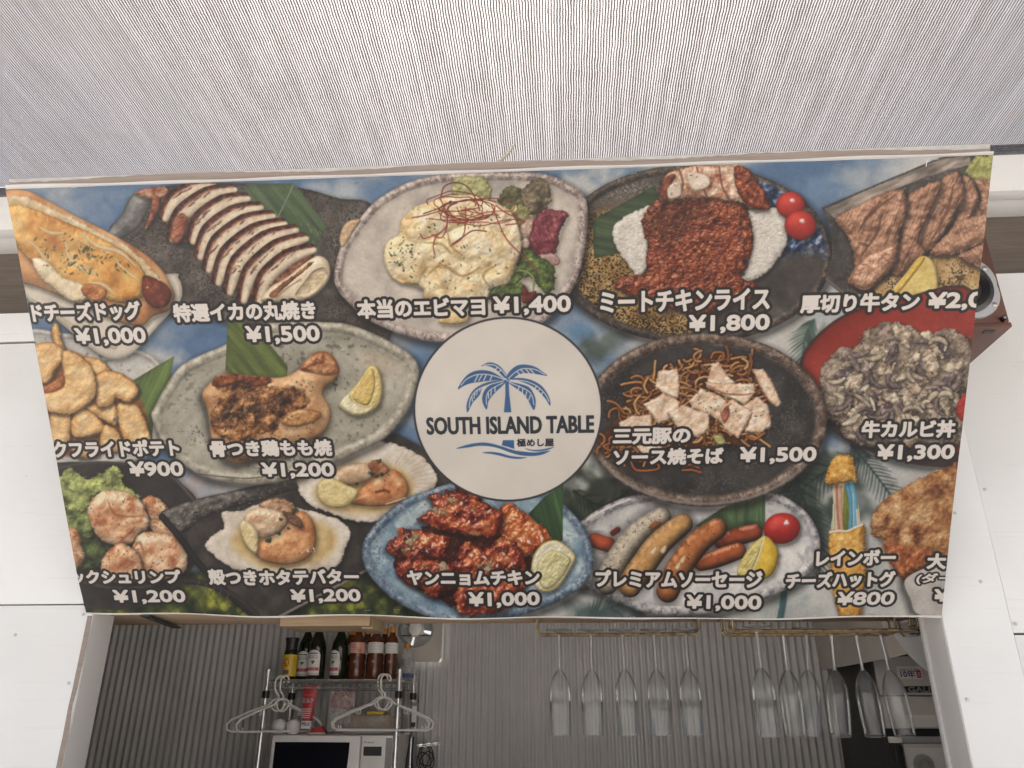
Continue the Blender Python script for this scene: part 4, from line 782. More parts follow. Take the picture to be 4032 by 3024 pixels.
def paint_shrimp():
    flat(c7([(-60, 120), (300, 62), (700, 105), (800, 180), (915, 305), (800, 400), (860, 560), (920, 640), (820, 800), (560, 960), (200, 965), (60, 960), (0, 560)]), [(0, (42, 39, 38)), (1, (60, 55, 52))], csc=30, sh=.3)
    stroke(c7([(700, 110), (800, 190), (905, 310)]), 4, (86, 78, 74), .4); stroke(c7([(0, 110), (300, 64), (700, 104)]), 3, (70, 64, 60), .3)
    stroke(c7([(170, 800), (400, 840), (620, 830), (780, 760), (900, 650)]), 5, (74, 66, 62), .5)
    for P, b in (([(130, 560), (280, 480), (390, 560), (340, 700), (200, 745), (150, 720)], (72, 86, 46)), ([(60, 380), (200, 340), (280, 400), (260, 520), (130, 560)], (128, 144, 80)), ([(40, 210), (120, 105), (250, 160), (400, 80), (445, 130), (470, 210), (545, 265), (560, 320), (430, 330), (300, 260), (250, 350), (110, 360)], (146, 158, 92))):
        food(c7(P), [(0, np.array(b) * .55), (.5, b), (1, np.array(b) * 1.35)], R=16, n=((16, 8), (6, 3)), csc=18, edge=5, esc=9, spec=.1, sh=.4)
    for k in range(14):
        x, y = one(c7, rng.uniform(60, 450), rng.uniform(150, 330)); stroke([(x, y), (x + rng.uniform(-12, 12), y + 6), (x + rng.uniform(-20, 20), y + rng.uniform(6, 16))], 1.4, (180, 190, 126) if k % 2 else (96, 108, 56), .3, alpha=.7)
    S = [(0, (164, 98, 62)), (.35, (204, 152, 112)), (.7, (224, 186, 148)), (1, (238, 212, 182))]
    for P in ([(570, 312), (620, 272), (690, 298), (745, 370), (722, 425), (640, 425), (600, 370)], [(608, 430), (680, 418), (742, 450), (800, 545), (745, 580), (650, 510)], [(242, 345), (300, 258), (400, 236), (520, 268), (582, 330), (617, 420), (602, 482), (560, 500), (520, 562), (440, 580), (350, 562), (278, 495), (248, 420)],
              [(80, 480), (180, 486), (202, 580), (222, 650), (180, 715), (120, 740)], [(515, 600), (560, 508), (650, 496), (760, 518), (832, 590), (855, 650), (835, 745), (700, 790), (600, 770), (565, 670)], [(325, 690), (378, 600), (450, 566), (530, 610), (575, 690), (570, 790), (360, 800)]):
        food(c7(P), S, R=22, n=((20, 4), (6, 1.4)), csc=22, spec=.2, shin=20, sh=.6, edge=1.5)
        flecks(np.array(c7(P)), 26, [(120, 66, 38), (84, 74, 44), (140, 90, 56)], (.8, 2))
    for P in ([(360, 300), (400, 380), (470, 400), (560, 400)], [(420, 570), (500, 500), (530, 460)], [(520, 600), (560, 560), (590, 640)]): stroke(c7(P), 3, (150, 82, 50), .2, w2=(1, 3.5, 1), alpha=.6)
    flat(ell(*one(c7, 410, 380), 22, 12, 20), [(0, (130, 66, 38)), (1, (176, 108, 70))], csc=5, soft=9, alpha=.6, edge=4)
    flat(ell(*one(c7, 470, 690), 24, 10, -10), [(0, (130, 66, 38)), (1, (176, 108, 70))], csc=5, soft=9, alpha=.6, edge=4)
    for x, y in ((560, 330), (590, 420), (640, 540), (720, 540)): flat(ell(*one(c7, x, y), 7, 4, 40), [(0, (240, 226, 206)), (1, (248, 238, 222))], soft=5, alpha=.7)

def paint_scallop():
    flat([(350, 1112), (362, 1100), (420, 1080), (500, 1062), (580, 1044), (650, 1030), (800, 960), (845, 934), (922, 974), (988, 1050), (940, 1130), (880, 1190), (790, 1235), (700, 1275), (640, 1310), (598, 1330), (556, 1326), (520, 1296), (458, 1262), (415, 1200), (375, 1142)], [(0, (46, 43, 41)), (.5, (60, 56, 53)), (1, (78, 74, 70))], csc=30, sh=.5)
    food([(350, 1112), (362, 1100), (430, 1078), (500, 1062), (580, 1044), (650, 1030), (655, 1052), (580, 1074), (500, 1098), (440, 1120), (400, 1150), (372, 1138)], [(0, (50, 48, 46)), (.6, (76, 73, 70)), (1, (120, 117, 112))], R=14, n=((10, 3), (3, 1.6)), csc=8, spec=.22, shin=10, sh=0)
    stroke([(352, 1116), (390, 1160), (440, 1226), (500, 1280), (552, 1322)], 7, (40, 38, 37), .5, spec=.0)
    for k in range(12):
        x = 400 + rng.uniform(0, 230); y = 1122 - (x - 400) * .29 + rng.uniform(-12, 12)
        food(ell(x, y, 3.5, 2.6, 0, 10), [(0, (40, 38, 36)), (1, (70, 66, 64))], R=3, sh=.4, shd=(0, 1, 3), spec=.5, shin=8)
    stroke(c7([(1420, 1005), (1600, 920), (1800, 820), (1960, 735)]), 3, (150, 146, 142), .3, alpha=.8); stroke(c7([(840, 800), (960, 810), (1150, 880), (1290, 990)]), 6, (58, 53, 51), .5)
    for k in range(5): stroke(c7([(930 + k * 45, 800 + k * 18), (900 + k * 50, 850 + k * 14)]), 1.4, (100, 96, 92), .2, alpha=.7)
    SH = [(0, (196, 184, 166)), (.5, (222, 212, 198)), (1, (238, 232, 222))]
    def shell(P, c, rad):
        food(P, SH, R=16, dome=.5, n=((30, 2.),), csc=36, edge=2.2, esc=9, spec=.06, amb=.66, sh=.5)
    # second scallop further back, then the near one
    shell(c8([(-200, 160), (-182, 260), (-118, 330), (12, 382), (130, 425), (280, 434), (400, 352), (520, 290), (640, 232), (667, 170), (642, 100), (560, 20), (470, -30), (370, -60), (200, -70), (60, -20), (-100, 80)]), None, 0)
    for k in range(16):
        a = -1.1 + k * .12; x, y = one(c8, 330, 200); stroke([(x + np.cos(a) * 62, y + np.sin(a) * 50), (x + np.cos(a) * 112, y + np.sin(a) * 92)], 1.2, (190, 172, 152), .2, alpha=.35)
    flat(c8([(-100, 240), (60, 100), (300, 60), (480, 130), (520, 260), (420, 340), (250, 390), (80, 370), (-20, 350)]), [(0, (196, 160, 96)), (1, (216, 190, 130))], csc=20, soft=16, alpha=.85)
    food(c8([(130, 310), (180, 240), (240, 170), (330, 105), (425, 120), (482, 190), (488, 262), (440, 312), (330, 338), (200, 335)]), [(0, (178, 108, 64)), (.5, (204, 138, 90)), (1, (222, 170, 124))], R=24, n=((14, 2),), csc=20, spec=.25, sh=.4)
    food(c8([(20, 190), (60, 100), (180, 66), (272, 88), (275, 150), (200, 195), (100, 210)]), [(0, (172, 136, 100)), (.6, (206, 176, 144)), (1, (226, 206, 180))], R=20, n=((9, 2),), spec=.2)
    food(c8([(240, 75), (300, 50), (360, 90), (360, 130), (290, 150)]), [(0, (120, 70, 44)), (1, (180, 124, 86))], R=7, edge=2)
    food(c8([(-75, 205), (0, 158), (100, 200), (182, 250), (115, 335), (20, 345), (-60, 300)]), [(0, (206, 184, 116)), (1, (232, 216, 162))], R=12, n=((10, 2),), spec=.12, sh=.3)
    stroke(c8([(290, 250), (340, 240), (370, 250)]), 3, (130, 70, 44), .2); stroke(c8([(350, 325), (430, 300), (470, 285)]), 1.5, (245, 230, 205), 0, alpha=.7)
    for x, y in ((310, 55), (290, 150), (325, 140), (170, 195), (260, 130)): parsley(*one(c8, x, y), 5)
    flecks(c8([(330, 110), (470, 150), (470, 260), (340, 300)]), 10, PEP, (.8, 1.6))
    shell(c7([(968, 590), (1000, 530), (1082, 470), (1068, 420), (1080, 372), (1180, 368), (1310, 328), (1500, 338), (1700, 388), (1800, 420), (1864, 500), (1835, 600), (1800, 692), (1700, 745), (1500, 760), (1300, 745), (1150, 722), (1050, 662)]), None, 0)
    flat(c7([(1120, 560), (1240, 440), (1500, 400), (1700, 440), (1780, 520), (1750, 630), (1600, 700), (1400, 725), (1230, 670)]), [(0, (192, 156, 92)), (1, (214, 186, 124))], csc=20, soft=20, alpha=.85)
    food(c7([(1300, 330), (1380, 290), (1480, 298), (1545, 360), (1500, 390), (1380, 375)]), [(0, (140, 98, 70)), (1, (196, 162, 130))], R=9, edge=2, spec=.2)
    food(c7([(1290, 560), (1390, 500), (1500, 400), (1580, 368), (1640, 440), (1655, 560), (1605, 655), (1480, 695), (1340, 675), (1278, 625)]), [(0, (182, 112, 66)), (.5, (208, 146, 96)), (1, (228, 180, 134))], R=26, n=((16, 2.4), (5, .8)), csc=20, spec=.28, sh=.4)
    food(c7([(1210, 400), (1290, 348), (1400, 358), (1485, 410), (1440, 490), (1320, 535), (1228, 485)]), [(0, (178, 138, 104)), (.6, (212, 182, 150)), (1, (230, 210, 184))], R=22, n=((9, 2),), spec=.22, sh=.35)
    food(c7([(1455, 370), (1540, 398), (1575, 465), (1520, 455), (1470, 410)]), [(0, (76, 50, 36)), (1, (140, 104, 76))], R=5, edge=2)
    food(c7([(1178, 455), (1215, 425), (1290, 500), (1285, 625), (1230, 590), (1200, 540)]), [(0, (212, 188, 132)), (1, (236, 220, 178))], R=8, spec=.1, sh=.4)
    for x, y, s in ((1520, 360, 8), (1430, 415, 5), (1365, 545, 8), (1418, 505, 6), (1482, 472, 3)): parsley(*one(c7, x, y), s)
    flecks(c7([(1300, 560), (1600, 420), (1640, 600), (1400, 690)]), 8, PEP, (.8, 1.5)); flecks(c7([(1500, 650), (1640, 560), (1650, 620)]), 8, [(248, 230, 210)], (.8, 1.8))

GLZ = [(0, (52, 14, 10)), (.3, (104, 32, 20)), (.6, (146, 56, 30)), (.85, (178, 92, 52)), (1, (200, 140, 92))]
def paint_yang():
    plate(0, 0, 240, 140, 0, [(0, (92, 122, 148)), (.5, (124, 152, 172)), (.8, (154, 178, 192)), (1, (192, 208, 214))], [(0, (72, 92, 116)), (.5, (112, 134, 156)), (1, (160, 178, 190))], rw=.13, specks=((84, 104, 128), 5, .74), rimspecks=((60, 74, 94), 4, .64), dark=.3, csc=34,
          P=c8([(202, 600), (228, 520), (330, 400), (480, 290), (620, 236), (780, 190), (1000, 180), (1300, 220), (1450, 320), (1565, 440), (1622, 560), (1642, 680), (1604, 790), (1480, 885), (1300, 962), (1100, 1006), (880, 1030), (700, 1020), (520, 965), (370, 885), (250, 765), (208, 680)]))
    flat(c8([(400, 450), (520, 360), (600, 350), (560, 420), (460, 480)]), [(0, (170, 190, 200)), (1, (216, 222, 222))], csc=8, soft=6, alpha=.7, edge=5)
    leaf(c8([(1235, 385), (1340, 275), (1455, 195), (1448, 545), (1380, 590), (1330, 470)]), (62, 92, 58), 75)
    food(c8([(420, 620), (640, 440), (1000, 430), (1240, 600), (1210, 820), (900, 960), (600, 860), (440, 760)]), [(0, (40, 16, 12)), (1, (96, 36, 22))], R=20, csc=12, edge=4, spec=.2, sh=.5)
    def chunk(P, st=GLZ, pale=True, sp=.7):
        food(c8(P), st, R=18, dome=.8, n=((13, 5.5), (5, 2.)), csc=18, edge=4, esc=9, spec=sp, shin=34, sh=.6, shd=(2, 6, 14))
        A = np.array(c8(P)); c = A.mean(0); e = A.max(0) - A.min(0)
        for k in range(4 if pale else 0):
            x = c[0] + rng.uniform(-.3, .3) * e[0]; y = c[1] + rng.uniform(-.3, .15) * e[1]
            food(ell(x, y, rng.uniform(5, 13), rng.uniform(4, 8), rng.uniform(0, 180), 12, .25, k), [(0, (120, 92, 62)), (.6, (166, 142, 108)), (1, (196, 180, 152))], R=5, sh=0, n=((3, 2),), csc=4, edge=2.6, soft=3, toe=.1)
        flecks(c * .3 + A * .7, 14, [(244, 226, 214), (236, 206, 190)], (.9, 2.2), alpha=.85)
    OR = [(0, (120, 46, 20)), (.4, (170, 78, 36)), (.8, (198, 112, 60)), (1, (214, 150, 100))]
    food(c8([(780, 230), (800, 190), (930, 260), (940, 320), (860, 330)]), GLZ, R=10, edge=3, spec=.3)
    chunk([(1055, 355), (1110, 316), (1200, 368), (1300, 440), (1372, 510), (1365, 560), (1285, 605), (1240, 645), (1160, 625), (1080, 545), (1048, 460)], OR, False, .7)
    chunk([(345, 590), (380, 545), (430, 520), (430, 480), (520, 472), (620, 500), (745, 530), (725, 600), (705, 685), (600, 662), (520, 665), (430, 645), (370, 620)])
    chunk([(415, 700), (500, 648), (640, 670), (760, 700), (805, 800), (745, 835), (640, 885), (570, 845), (480, 805), (425, 755)])
    chunk([(805, 600), (860, 560), (960, 600), (1050, 525), (1150, 560), (1212, 640), (1225, 760), (1212, 835), (1125, 940), (1010, 975), (900, 985), (795, 965), (778, 860), (808, 780), (755, 700)])
    chunk([(612, 290), (640, 258), (715, 270), (718, 232), (775, 240), (900, 290), (1000, 330), (1078, 380), (1083, 430), (1032, 522), (940, 525), (820, 512), (700, 482), (556, 430), (568, 390), (650, 350)])
    for x, y in ((1080, 630), (960, 650), (1040, 700), (1130, 690), (880, 640), (700, 560), (640, 580), (990, 370), (820, 320), (1190, 540), (1240, 560), (1320, 540), (1260, 480)): food(ell(*one(c8, x, y), rng.uniform(3, 8), rng.uniform(1.6, 3.4), rng.uniform(0, 180), 10, .3, x), [(0, (236, 214, 204)), (1, (250, 240, 234))], R=3, sh=0, soft=1.5, alpha=.85, edge=1.5, toe=0)
    food(c8([(1252, 725), (1268, 640), (1320, 568), (1400, 543), (1470, 578), (1525, 640), (1500, 705), (1420, 825), (1340, 855), (1278, 825)]), [(0, (214, 206, 170)), (1, (234, 230, 206))], R=8, spec=.1, sh=.5, rim=((206, 176, 70), 3))
    food(c8([(1285, 745), (1306, 660), (1380, 606), (1470, 634), (1496, 680), (1412, 805), (1330, 838)]), [(0, (190, 182, 120)), (.6, (212, 207, 156)), (1, (232, 230, 200))], R=8, sh=0, fib=(-52, 10, 3), spec=.15)

def paint_sausage():
    plate(0, 0, 250, 140, 0, [(0, (178, 180, 184)), (.6, (206, 206, 206)), (1, (222, 221, 218))], [(0, (112, 112, 120)), (.5, (168, 168, 170)), (1, (208, 207, 205))], rw=.14, rimspecks=((96, 94, 104), 6, .62), specks=((150, 152, 162), 16, .8), dark=.35,
          P=c9([(-580, 480), (-540, 425), (-384, 325), (-200, 262), (100, 230), (400, 215), (620, 240), (760, 298), (880, 398), (942, 540), (922, 660), (850, 765), (700, 850), (500, 922), (250, 982), (0, 994), (-150, 974), (-300, 922), (-450, 862), (-580, 790)]))
    stroke(c8([(1600, 420), (1720, 350), (1870, 290)]), 2.5, (226, 224, 220), .2)
    leaf(c9([(165, 455), (320, 355), (420, 305), (602, 255), (602, 480), (480, 500), (340, 480)]), (78, 102, 70), 92)
    for x in (330, 420, 560): stroke(c9([(x, 350), (x + 5, 450)]), 1.2, (54, 74, 48), .2, alpha=.6)
    stroke(c8([(1650, 545), (1690, 560), (1730, 570)]), 16, (188, 86, 56), .5, spec=.15, sh=.5)
    stroke(c8([(1760, 500), (1790, 480)]), 6, (120, 40, 34), .4, sh=.3)
    def saus(P, w, col, sp=.5, herb=0, hc=HERB, w2=None):
        stroke(P, w, col, .62, spec=sp, sh=.55, var=.22, w2=w2 or (w * .82, w, w, w * .92))
        if herb:
            Q = spl(P, 4, False)
            for q in Q: flecks(ell(q[0], q[1], w * .8, w * .8), herb, hc, (.7, 1.7), alpha=.8)
    saus(c9([(330, 552), (430, 520), (535, 495)]), 19, (160, 74, 42), .75)
    saus(c9([(205, 682), (320, 645), (432, 608)]), 19, (174, 90, 50), .75)
    saus(c8([(2058, 402), (1920, 500), (1800, 650), (1735, 770), (1722, 800)]), 27, (196, 184, 166), .3, 6)
    food(ell(*one(c8, 2020, 455), 13, 8, -40, 14, .2), [(0, (130, 66, 34)), (1, (186, 118, 70))], R=6, sh=0, soft=5, edge=2)
    saus(c8([(2192, 442), (2050, 560), (1950, 690), (1880, 790), (1865, 815)]), 27, (206, 156, 96), .35, 1, [(170, 90, 50), (150, 110, 60)])
    saus(c9([(300, 470), (180, 560), (85, 680), (25, 780), (-5, 845)]), 27, (184, 112, 62), .5, 2, PEP)
    for x, y in ((90, 660), (60, 700), (-30, 600), (-90, 610)): food(ell(*one(c9, x, y), 5, 9, 30, 10, .2), [(0, (236, 214, 180)), (1, (248, 234, 212))], R=4, sh=0, soft=3, alpha=.75, toe=0)
    food(ell(*one(c9, 705, 473), 39.5, 32.5, -8, 24), [(0, (150, 28, 24)), (1, (186, 42, 34))], R=32, dome=.85, n=((40, 1),), csc=50, spec=.25, shin=20, sh=.55, amb=.6)
    food(ell(*one(c9, 735, 440), 6, 6, 0, 10, .3), [(0, (236, 214, 206)), (1, (248, 236, 230))], R=4, sh=0, soft=2, alpha=.9, toe=0)
    food(c9([(425, 740), (460, 650), (520, 570), (600, 518), (662, 570), (682, 640), (645, 745), (560, 785), (470, 780)]), [(0, (206, 164, 40)), (1, (230, 196, 74))], R=18, spec=.15, sh=.45, n=((3, .6),))
    food(c9([(425, 740), (462, 650), (525, 570), (595, 525), (560, 640), (500, 770)]), [(0, (186, 170, 86)), (.6, (212, 198, 124)), (1, (232, 224, 180))], R=7, sh=0, fib=(-60, 10, 2))
    stroke(c9([(595, 525), (560, 640), (505, 770)]), 1.8, (236, 228, 196), .1)

def paint_cheesedog():
    G = [(0, (160, 100, 30)), (.4, (204, 148, 62)), (.75, (224, 178, 94)), (1, (240, 212, 144))]
    flat(c9([(1030, 195), (1130, 180), (1165, 240), (1182, 470), (1020, 500), (1028, 350)]), [(0, (206, 190, 160)), (1, (222, 208, 184))], csc=8, streak=(90, 6))
    flat(c9([(1090, 240), (1118, 230), (1122, 470), (1085, 480)]), [(0, (82, 92, 34)), (1, (140, 150, 60))], csc=6, streak=(90, 6), soft=3)
    for P, w, c in (([(1048, 200), (1050, 330), (1060, 490)], 2.5, (196, 120, 100)), ([(1075, 220), (1072, 340), (1078, 490)], 3, (214, 160, 140)), ([(1110, 195), (1135, 330), (1130, 475)], 4.5, (92, 156, 190)), ([(1140, 195), (1160, 320), (1162, 465)], 6, (104, 170, 202)), ([(1030, 330), (1026, 490)], 3, (206, 206, 170)), ([(1150, 260), (1152, 460)], 1.5, (170, 210, 224)), ([(1172, 360), (1178, 465)], 2, (226, 220, 206))):
        stroke(c9(P), w, c, .3)
    food(c9([(978, 195), (988, 120), (1030, 40), (1080, 16), (1145, 30), (1166, 100), (1174, 190), (1130, 182), (1040, 208)]), G, R=18, n=((5, 1.6),), csc=9, cw=.25, spec=.1, edge=2, esc=4, sh=.4)
    food(c9([(998, 502), (1050, 490), (1110, 492), (1160, 470), (1200, 446), (1222, 470), (1226, 560), (1232, 760), (1205, 900), (1192, 1015), (1125, 1022), (1060, 1012), (1020, 870), (1000, 700)]), G, R=20, n=((5, 1.8),), csc=9, cw=.25, spec=.1, edge=2, esc=4, sh=.45)
    stroke(c9([(1005, 498), (1060, 490), (1110, 492), (1165, 468), (1205, 452)]), 3, (232, 222, 196), .3)

def paint_katsu():
    food(c9([(1256, 430), (1300, 340), (1420, 250), (1550, 170), (1680, 118), (1860, 90), (1860, 640), (1650, 650), (1600, 705), (1480, 785), (1438, 775), (1380, 685), (1338, 560), (1268, 505)]), [(0, (92, 48, 24)), (.3, (142, 90, 50)), (.6, (174, 126, 80)), (1, (208, 172, 126))], R=26, dome=.6, n=((24, 6), (9, 4), (4, 1.5)), csc=22, spec=.14, edge=4, esc=8, sh=.5)
    food(c9([(1338, 560), (1480, 590), (1640, 640), (1600, 705), (1480, 785), (1438, 775), (1380, 685)]), [(0, (104, 44, 22)), (.6, (158, 88, 46)), (1, (200, 140, 92))], R=10, n=((8, 4),), csc=10, sh=0, soft=12, edge=4, toe=0)
    flat(c9([(1466, 800), (1560, 735), (1640, 720), (1860, 710), (1860, 1040), (1560, 1010), (1500, 910)]), [(0, (176, 172, 168)), (1, (204, 200, 196))], csc=50, sh=.5, shd=(-6, 4, 18))

def paint_all():
    np.seterr(all='ignore')
    paint_background()
    paint_squid(); paint_potato(); paint_hotdog(); paint_rice(); paint_mayo(); paint_tongue()
    paint_shrimp(); paint_scallop(); paint_leg()
    paint_cheesedog(); paint_bowl(); paint_sausage(); paint_yang(); paint_noodles(); paint_katsu()
    tone()
    paint_logo()

# ---------------------------------------------------------------- mesh helpers
class MB:
    def __init__(s): s.v = []; s.f = []; s.uv = None
    def add(s, vs, fs):
        k = len(s.v); s.v += [tuple(v) for v in vs]; s.f += [tuple(i + k for i in f) for f in fs]; return s
    def box(s, x0, x1, y0, y1, z0, z1, bev=0, M4=None):
        bm = bmesh.new(); bmesh.ops.create_cube(bm, size=1)
        for v in bm.verts: v.co = Vector(((x0 + x1) / 2 + v.co.x * (x1 - x0), (y0 + y1) / 2 + v.co.y * (y1 - y0), (z0 + z1) / 2 + v.co.z * (z1 - z0)))
        if bev: bmesh.ops.bevel(bm, geom=bm.edges[:], offset=bev, segments=2, affect='EDGES', profile=.6)
        if M4 is not None: bmesh.ops.transform(bm, matrix=M4, verts=bm.verts)
        bm.verts.index_update(); s.add([v.co for v in bm.verts], [[v.index for v in f.verts] for f in bm.faces]); bm.free(); return s
    def tube(s, P, r, n=8, closed=False, caps=True):
        P = [Vector(p) for p in P]; rings = []; N = len(P); R = r if isinstance(r, (list, tuple)) else [r] * N
        t0 = (P[1] - P[0]).normalized(); a = Vector((0, 0, 1)) if abs(t0.z) < .9 else Vector((1, 0, 0)); u = t0.cross(a).normalized()
        vs = []
        for i in range(N):
            if closed: t = (P[(i + 1) % N] - P[i - 1]).normalized()
            else: t = (P[min(i + 1, N - 1)] - P[max(i - 1, 0)]).normalized()
            u = (u - t * u.dot(t)).normalized(); w = t.cross(u)
            vs += [P[i] + (u * math.cos(2 * math.pi * k / n) + w * math.sin(2 * math.pi * k / n)) * R[i] for k in range(n)]
        fs = []
        for i in range(N if closed else N - 1):
            for k in range(n):
                a, b = i * n + k, i * n + (k + 1) % n; c, d = ((i + 1) % N) * n + (k + 1) % n, ((i + 1) % N) * n + k
                fs.append((a, b, c, d))
        if caps and not closed: fs += [tuple(range(n))[::-1], tuple((N - 1) * n + k for k in range(n))]
        return s.add(vs, fs)
    def lathe(s, prof, c=(0, 0, 0), n=24, a0=0, a1=2 * math.pi):
        full = abs(a1 - a0 - 2 * math.pi) < 1e-6; m = n if full else n + 1; vs = []; fs = []
        for r, z in prof:
            for k in range(m):
                a = a0 + (a1 - a0) * k / n; vs.append((c[0] + r * math.cos(a), c[1] + r * math.sin(a), c[2] + z))
        for i in range(len(prof) - 1):
            for k in range(n):
                b = (k + 1) % m; fs.append((i * m + k, i * m + b, (i + 1) * m + b, (i + 1) * m + k))
        return s.add(vs, fs)
    def prism(s, P, y0, y1):
        """outline in x,z pushed from y0 to y1"""
        n = len(P); return s.add([(x, y0, z) for x, z in P] + [(x, y1, z) for x, z in P], [tuple(range(n)), tuple(range(2 * n - 1, n - 1, -1))] + [(i, i + n, (i + 1) % n + n, (i + 1) % n) for i in range(n)])
    def build(s, name, mat, parent=None, smooth=False, loc=(0, 0, 0)):
        me = bpy.data.meshes.new(name); me.from_pydata(s.v, [], s.f); me.update()
        bm = bmesh.new(); bm.from_mesh(me); bmesh.ops.recalc_face_normals(bm, faces=bm.faces); bm.to_mesh(me); bm.free()
        if smooth: me.polygons.foreach_set('use_smooth', [True] * len(me.polygons)); me.set_sharp_from_angle(angle=math.radians(40))
        me.materials.append(M[mat] if isinstance(mat, str) else mat)
        o = bpy.data.objects.new(name, me); COL.objects.link(o); o.location = loc
        if parent is not None: o.parent = parent; o.matrix_parent_inverse = Matrix.Identity(4)
        return o

def tag(o, label=None, cat=None, group=None, kind=None):
    for k, v in (('label', label), ('category', cat), ('group', group), ('kind', kind)):
        if v: o[k] = v
    return o
def thing(name, label, cat, loc=(0, 0, 0), group=None):
    o = bpy.data.objects.new(name, None); COL.objects.link(o); o.location = loc; o.empty_display_size = .05
    return tag(o, label, cat, group)
def copy_thing(root, loc, label, rot=None):
    r = root.copy(); COL.objects.link(r); r.location = loc; r['label'] = label
    if rot is not None: r.rotation_euler = rot
    for ch in root.children:
        c = ch.copy(); COL.objects.link(c); c.parent = r
        for g in ch.children: d = g.copy(); COL.objects.link(d); d.parent = c
    return r
def bx(name, mat, parent, *a, bev=0, M4=None): return MB().box(*a, bev=bev, M4=M4).build(name, mat, parent, smooth=bev > 0)
def arc(c, r, a0, a1, n, ax=(1, 0, 0), ay=(0, 0, 1)):
    ax, ay, c = Vector(ax), Vector(ay), Vector(c)
    return [c + ax * r * math.cos(a0 + (a1 - a0) * i / n) + ay * r * math.sin(a0 + (a1 - a0) * i / n) for i in range(n + 1)]

def font_mesh(txt, res=3):
    cu = bpy.data.curves.new('t', 'FONT'); cu.body = txt; cu.size = 1; cu.resolution_u = res; cu.dimensions = '2D'; cu.fill_mode = 'BOTH'
    ob = bpy.data.objects.new('t', cu); COL.objects.link(ob)
    dg = bpy.context.evaluated_depsgraph_get(); dg.update()
    me = bpy.data.meshes.new_from_object(ob.evaluated_get(dg))
    v = np.empty(len(me.vertices) * 3, np.float32); me.vertices.foreach_get('co', v); v = v.reshape(-1, 3)[:, :2].copy()
    faces = [tuple(p.vertices) for p in me.polygons]
    bpy.data.objects.remove(ob); bpy.data.curves.remove(cu); bpy.data.meshes.remove(me)
    return v, faces
def lettering(name, txt, mat, parent, org, right, up, w, h, cyl=None, bold=0):
    """thin lettering lying on a label: fitted to w x h metres, optionally wrapped round a bottle of radius cyl"""
    v, f = font_mesh(txt, 2); lo, hi = v.min(0), v.max(0); v = (v - lo) / (hi - lo) * np.array([w, h])
    org, right, up = Vector(org), Vector(right), Vector(up)
    mb = MB(); vs = []
    for x, z in v:
        vs.append(org + right * float(x) + up * float(z))
    mb.add(vs, f)
    if bold:
        for dx, dz in ((bold, 0), (0, bold), (bold, bold)): mb.add([p + right * dx + up * dz + right.cross(up).normalized() * .00004 * (1 + (dz > 0)) for p in vs], f)
    return mb.build(name, mat, parent)

# ---------------------------------------------------------------- ground and stall
YW = 1.685                       # plane of the stall front
XL, XR, ZL = -1.029, .753, 1.795 # opening: left jamb, right jamb, lintel
gr = MB().add([(-60, -60, 0), (60, -60, 0), (60, 60, 0), (-60, 60, 0)], [(0, 1, 2, 3)]).build('ground', 'concrete'); tag(gr, kind='structure')

stall = thing('food_stall', 'white painted wooden food stall with serving opening and corrugated metal inside', 'food stall', (0, YW, 0))
def sp(name, mat, x0, x1, y0, y1, z0, z1, bev=0): return bx(name, mat, stall, x0, x1, y0 - YW, y1 - YW, z0, z1, bev=bev)
# plywood panels of the front, with open joints between them
sp('wall_panel', 'paint', -3.2, XL - .002, YW, YW + .012, 0, 1.8175, .001)
sp('wall_panel', 'paint', -3.2, XL - .002, YW, YW + .012, 1.8205, 2.463, .001)
sp('wall_panel', 'paint', -3.2, XL - .002, YW + .001, YW + .013, 2.470, 2.552, .001)
xs = at(3890, 2065, Y=YW).x
sp('wall_panel', 'paint', XR + .002, xs - .0008, YW, YW + .012, 0, 2.575, .001)
sp('wall_panel', 'paint', xs + .0008, 3.2, YW + .002, YW + .014, 0, 1.748, .001)
sp('wall_panel', 'paint', xs + .0008, 3.2, YW + .002, YW + .014, 1.752, 2.575, .001)
sp('wall_panel', 'paint', XL + .0005, XR - .0005, YW + .001, YW + .012, ZL + .004, 2.56, .001)
sp('backing_wall', 'dark_metal', -3.2, XL - .006, YW + .0145, YW + .05, 0, 2.55); sp('backing_wall', 'dark_metal', XR + .006, 3.2, YW + .0145, YW + .05, 0, 2.57)
sp('wall_panel', 'paint', XL + .0005, XR - .0005, YW + .001, YW + .012, 0, .98, .001); sp('added_counter', 'counter', XL + .001, XR - .001, YW - .25, YW + .45, 1.0, 1.035, .004)  # unseen wall and counter below the opening, added to cut daylight inside
# raw edge of the panel beside the opening, jambs
def ragged(name, mat, x0, x1, y, seed):
    rr = random.Random(seed); n = 60; mb = MB(); vs = []
    for i in range(n + 1):
        z = ZL - i * ZL / n; a = rr.uniform(-.0018, .0018); vs += [(x0 + a * .3, y, z), (x1 + a + .001 * math.sin(i * .9), y, z)]
    mb.add([(x, yy - YW, z) for x, yy, z in vs], [(2 * i, 2 * i + 1, 2 * i + 3, 2 * i + 2) for i in range(n)]); return mb.build(name, mat, stall)
ragged('raw_panel_edge', 'raw_edge', XL - .0125, XL - .002, YW - .0009, 5)
sp('jamb', 'paint_jamb', XL - .02, XL, YW + .003, YW + .083, 0, ZL + .02, .001)
sp('jamb', 'paint_jamb', XR, XR + .02, YW + .003, YW + .113, 0, ZL + .02, .001)
sp('jamb_bead', 'paint_jamb', XR - .006, XR + .001, YW + .085, YW + .097, 0, ZL + .015, .002)
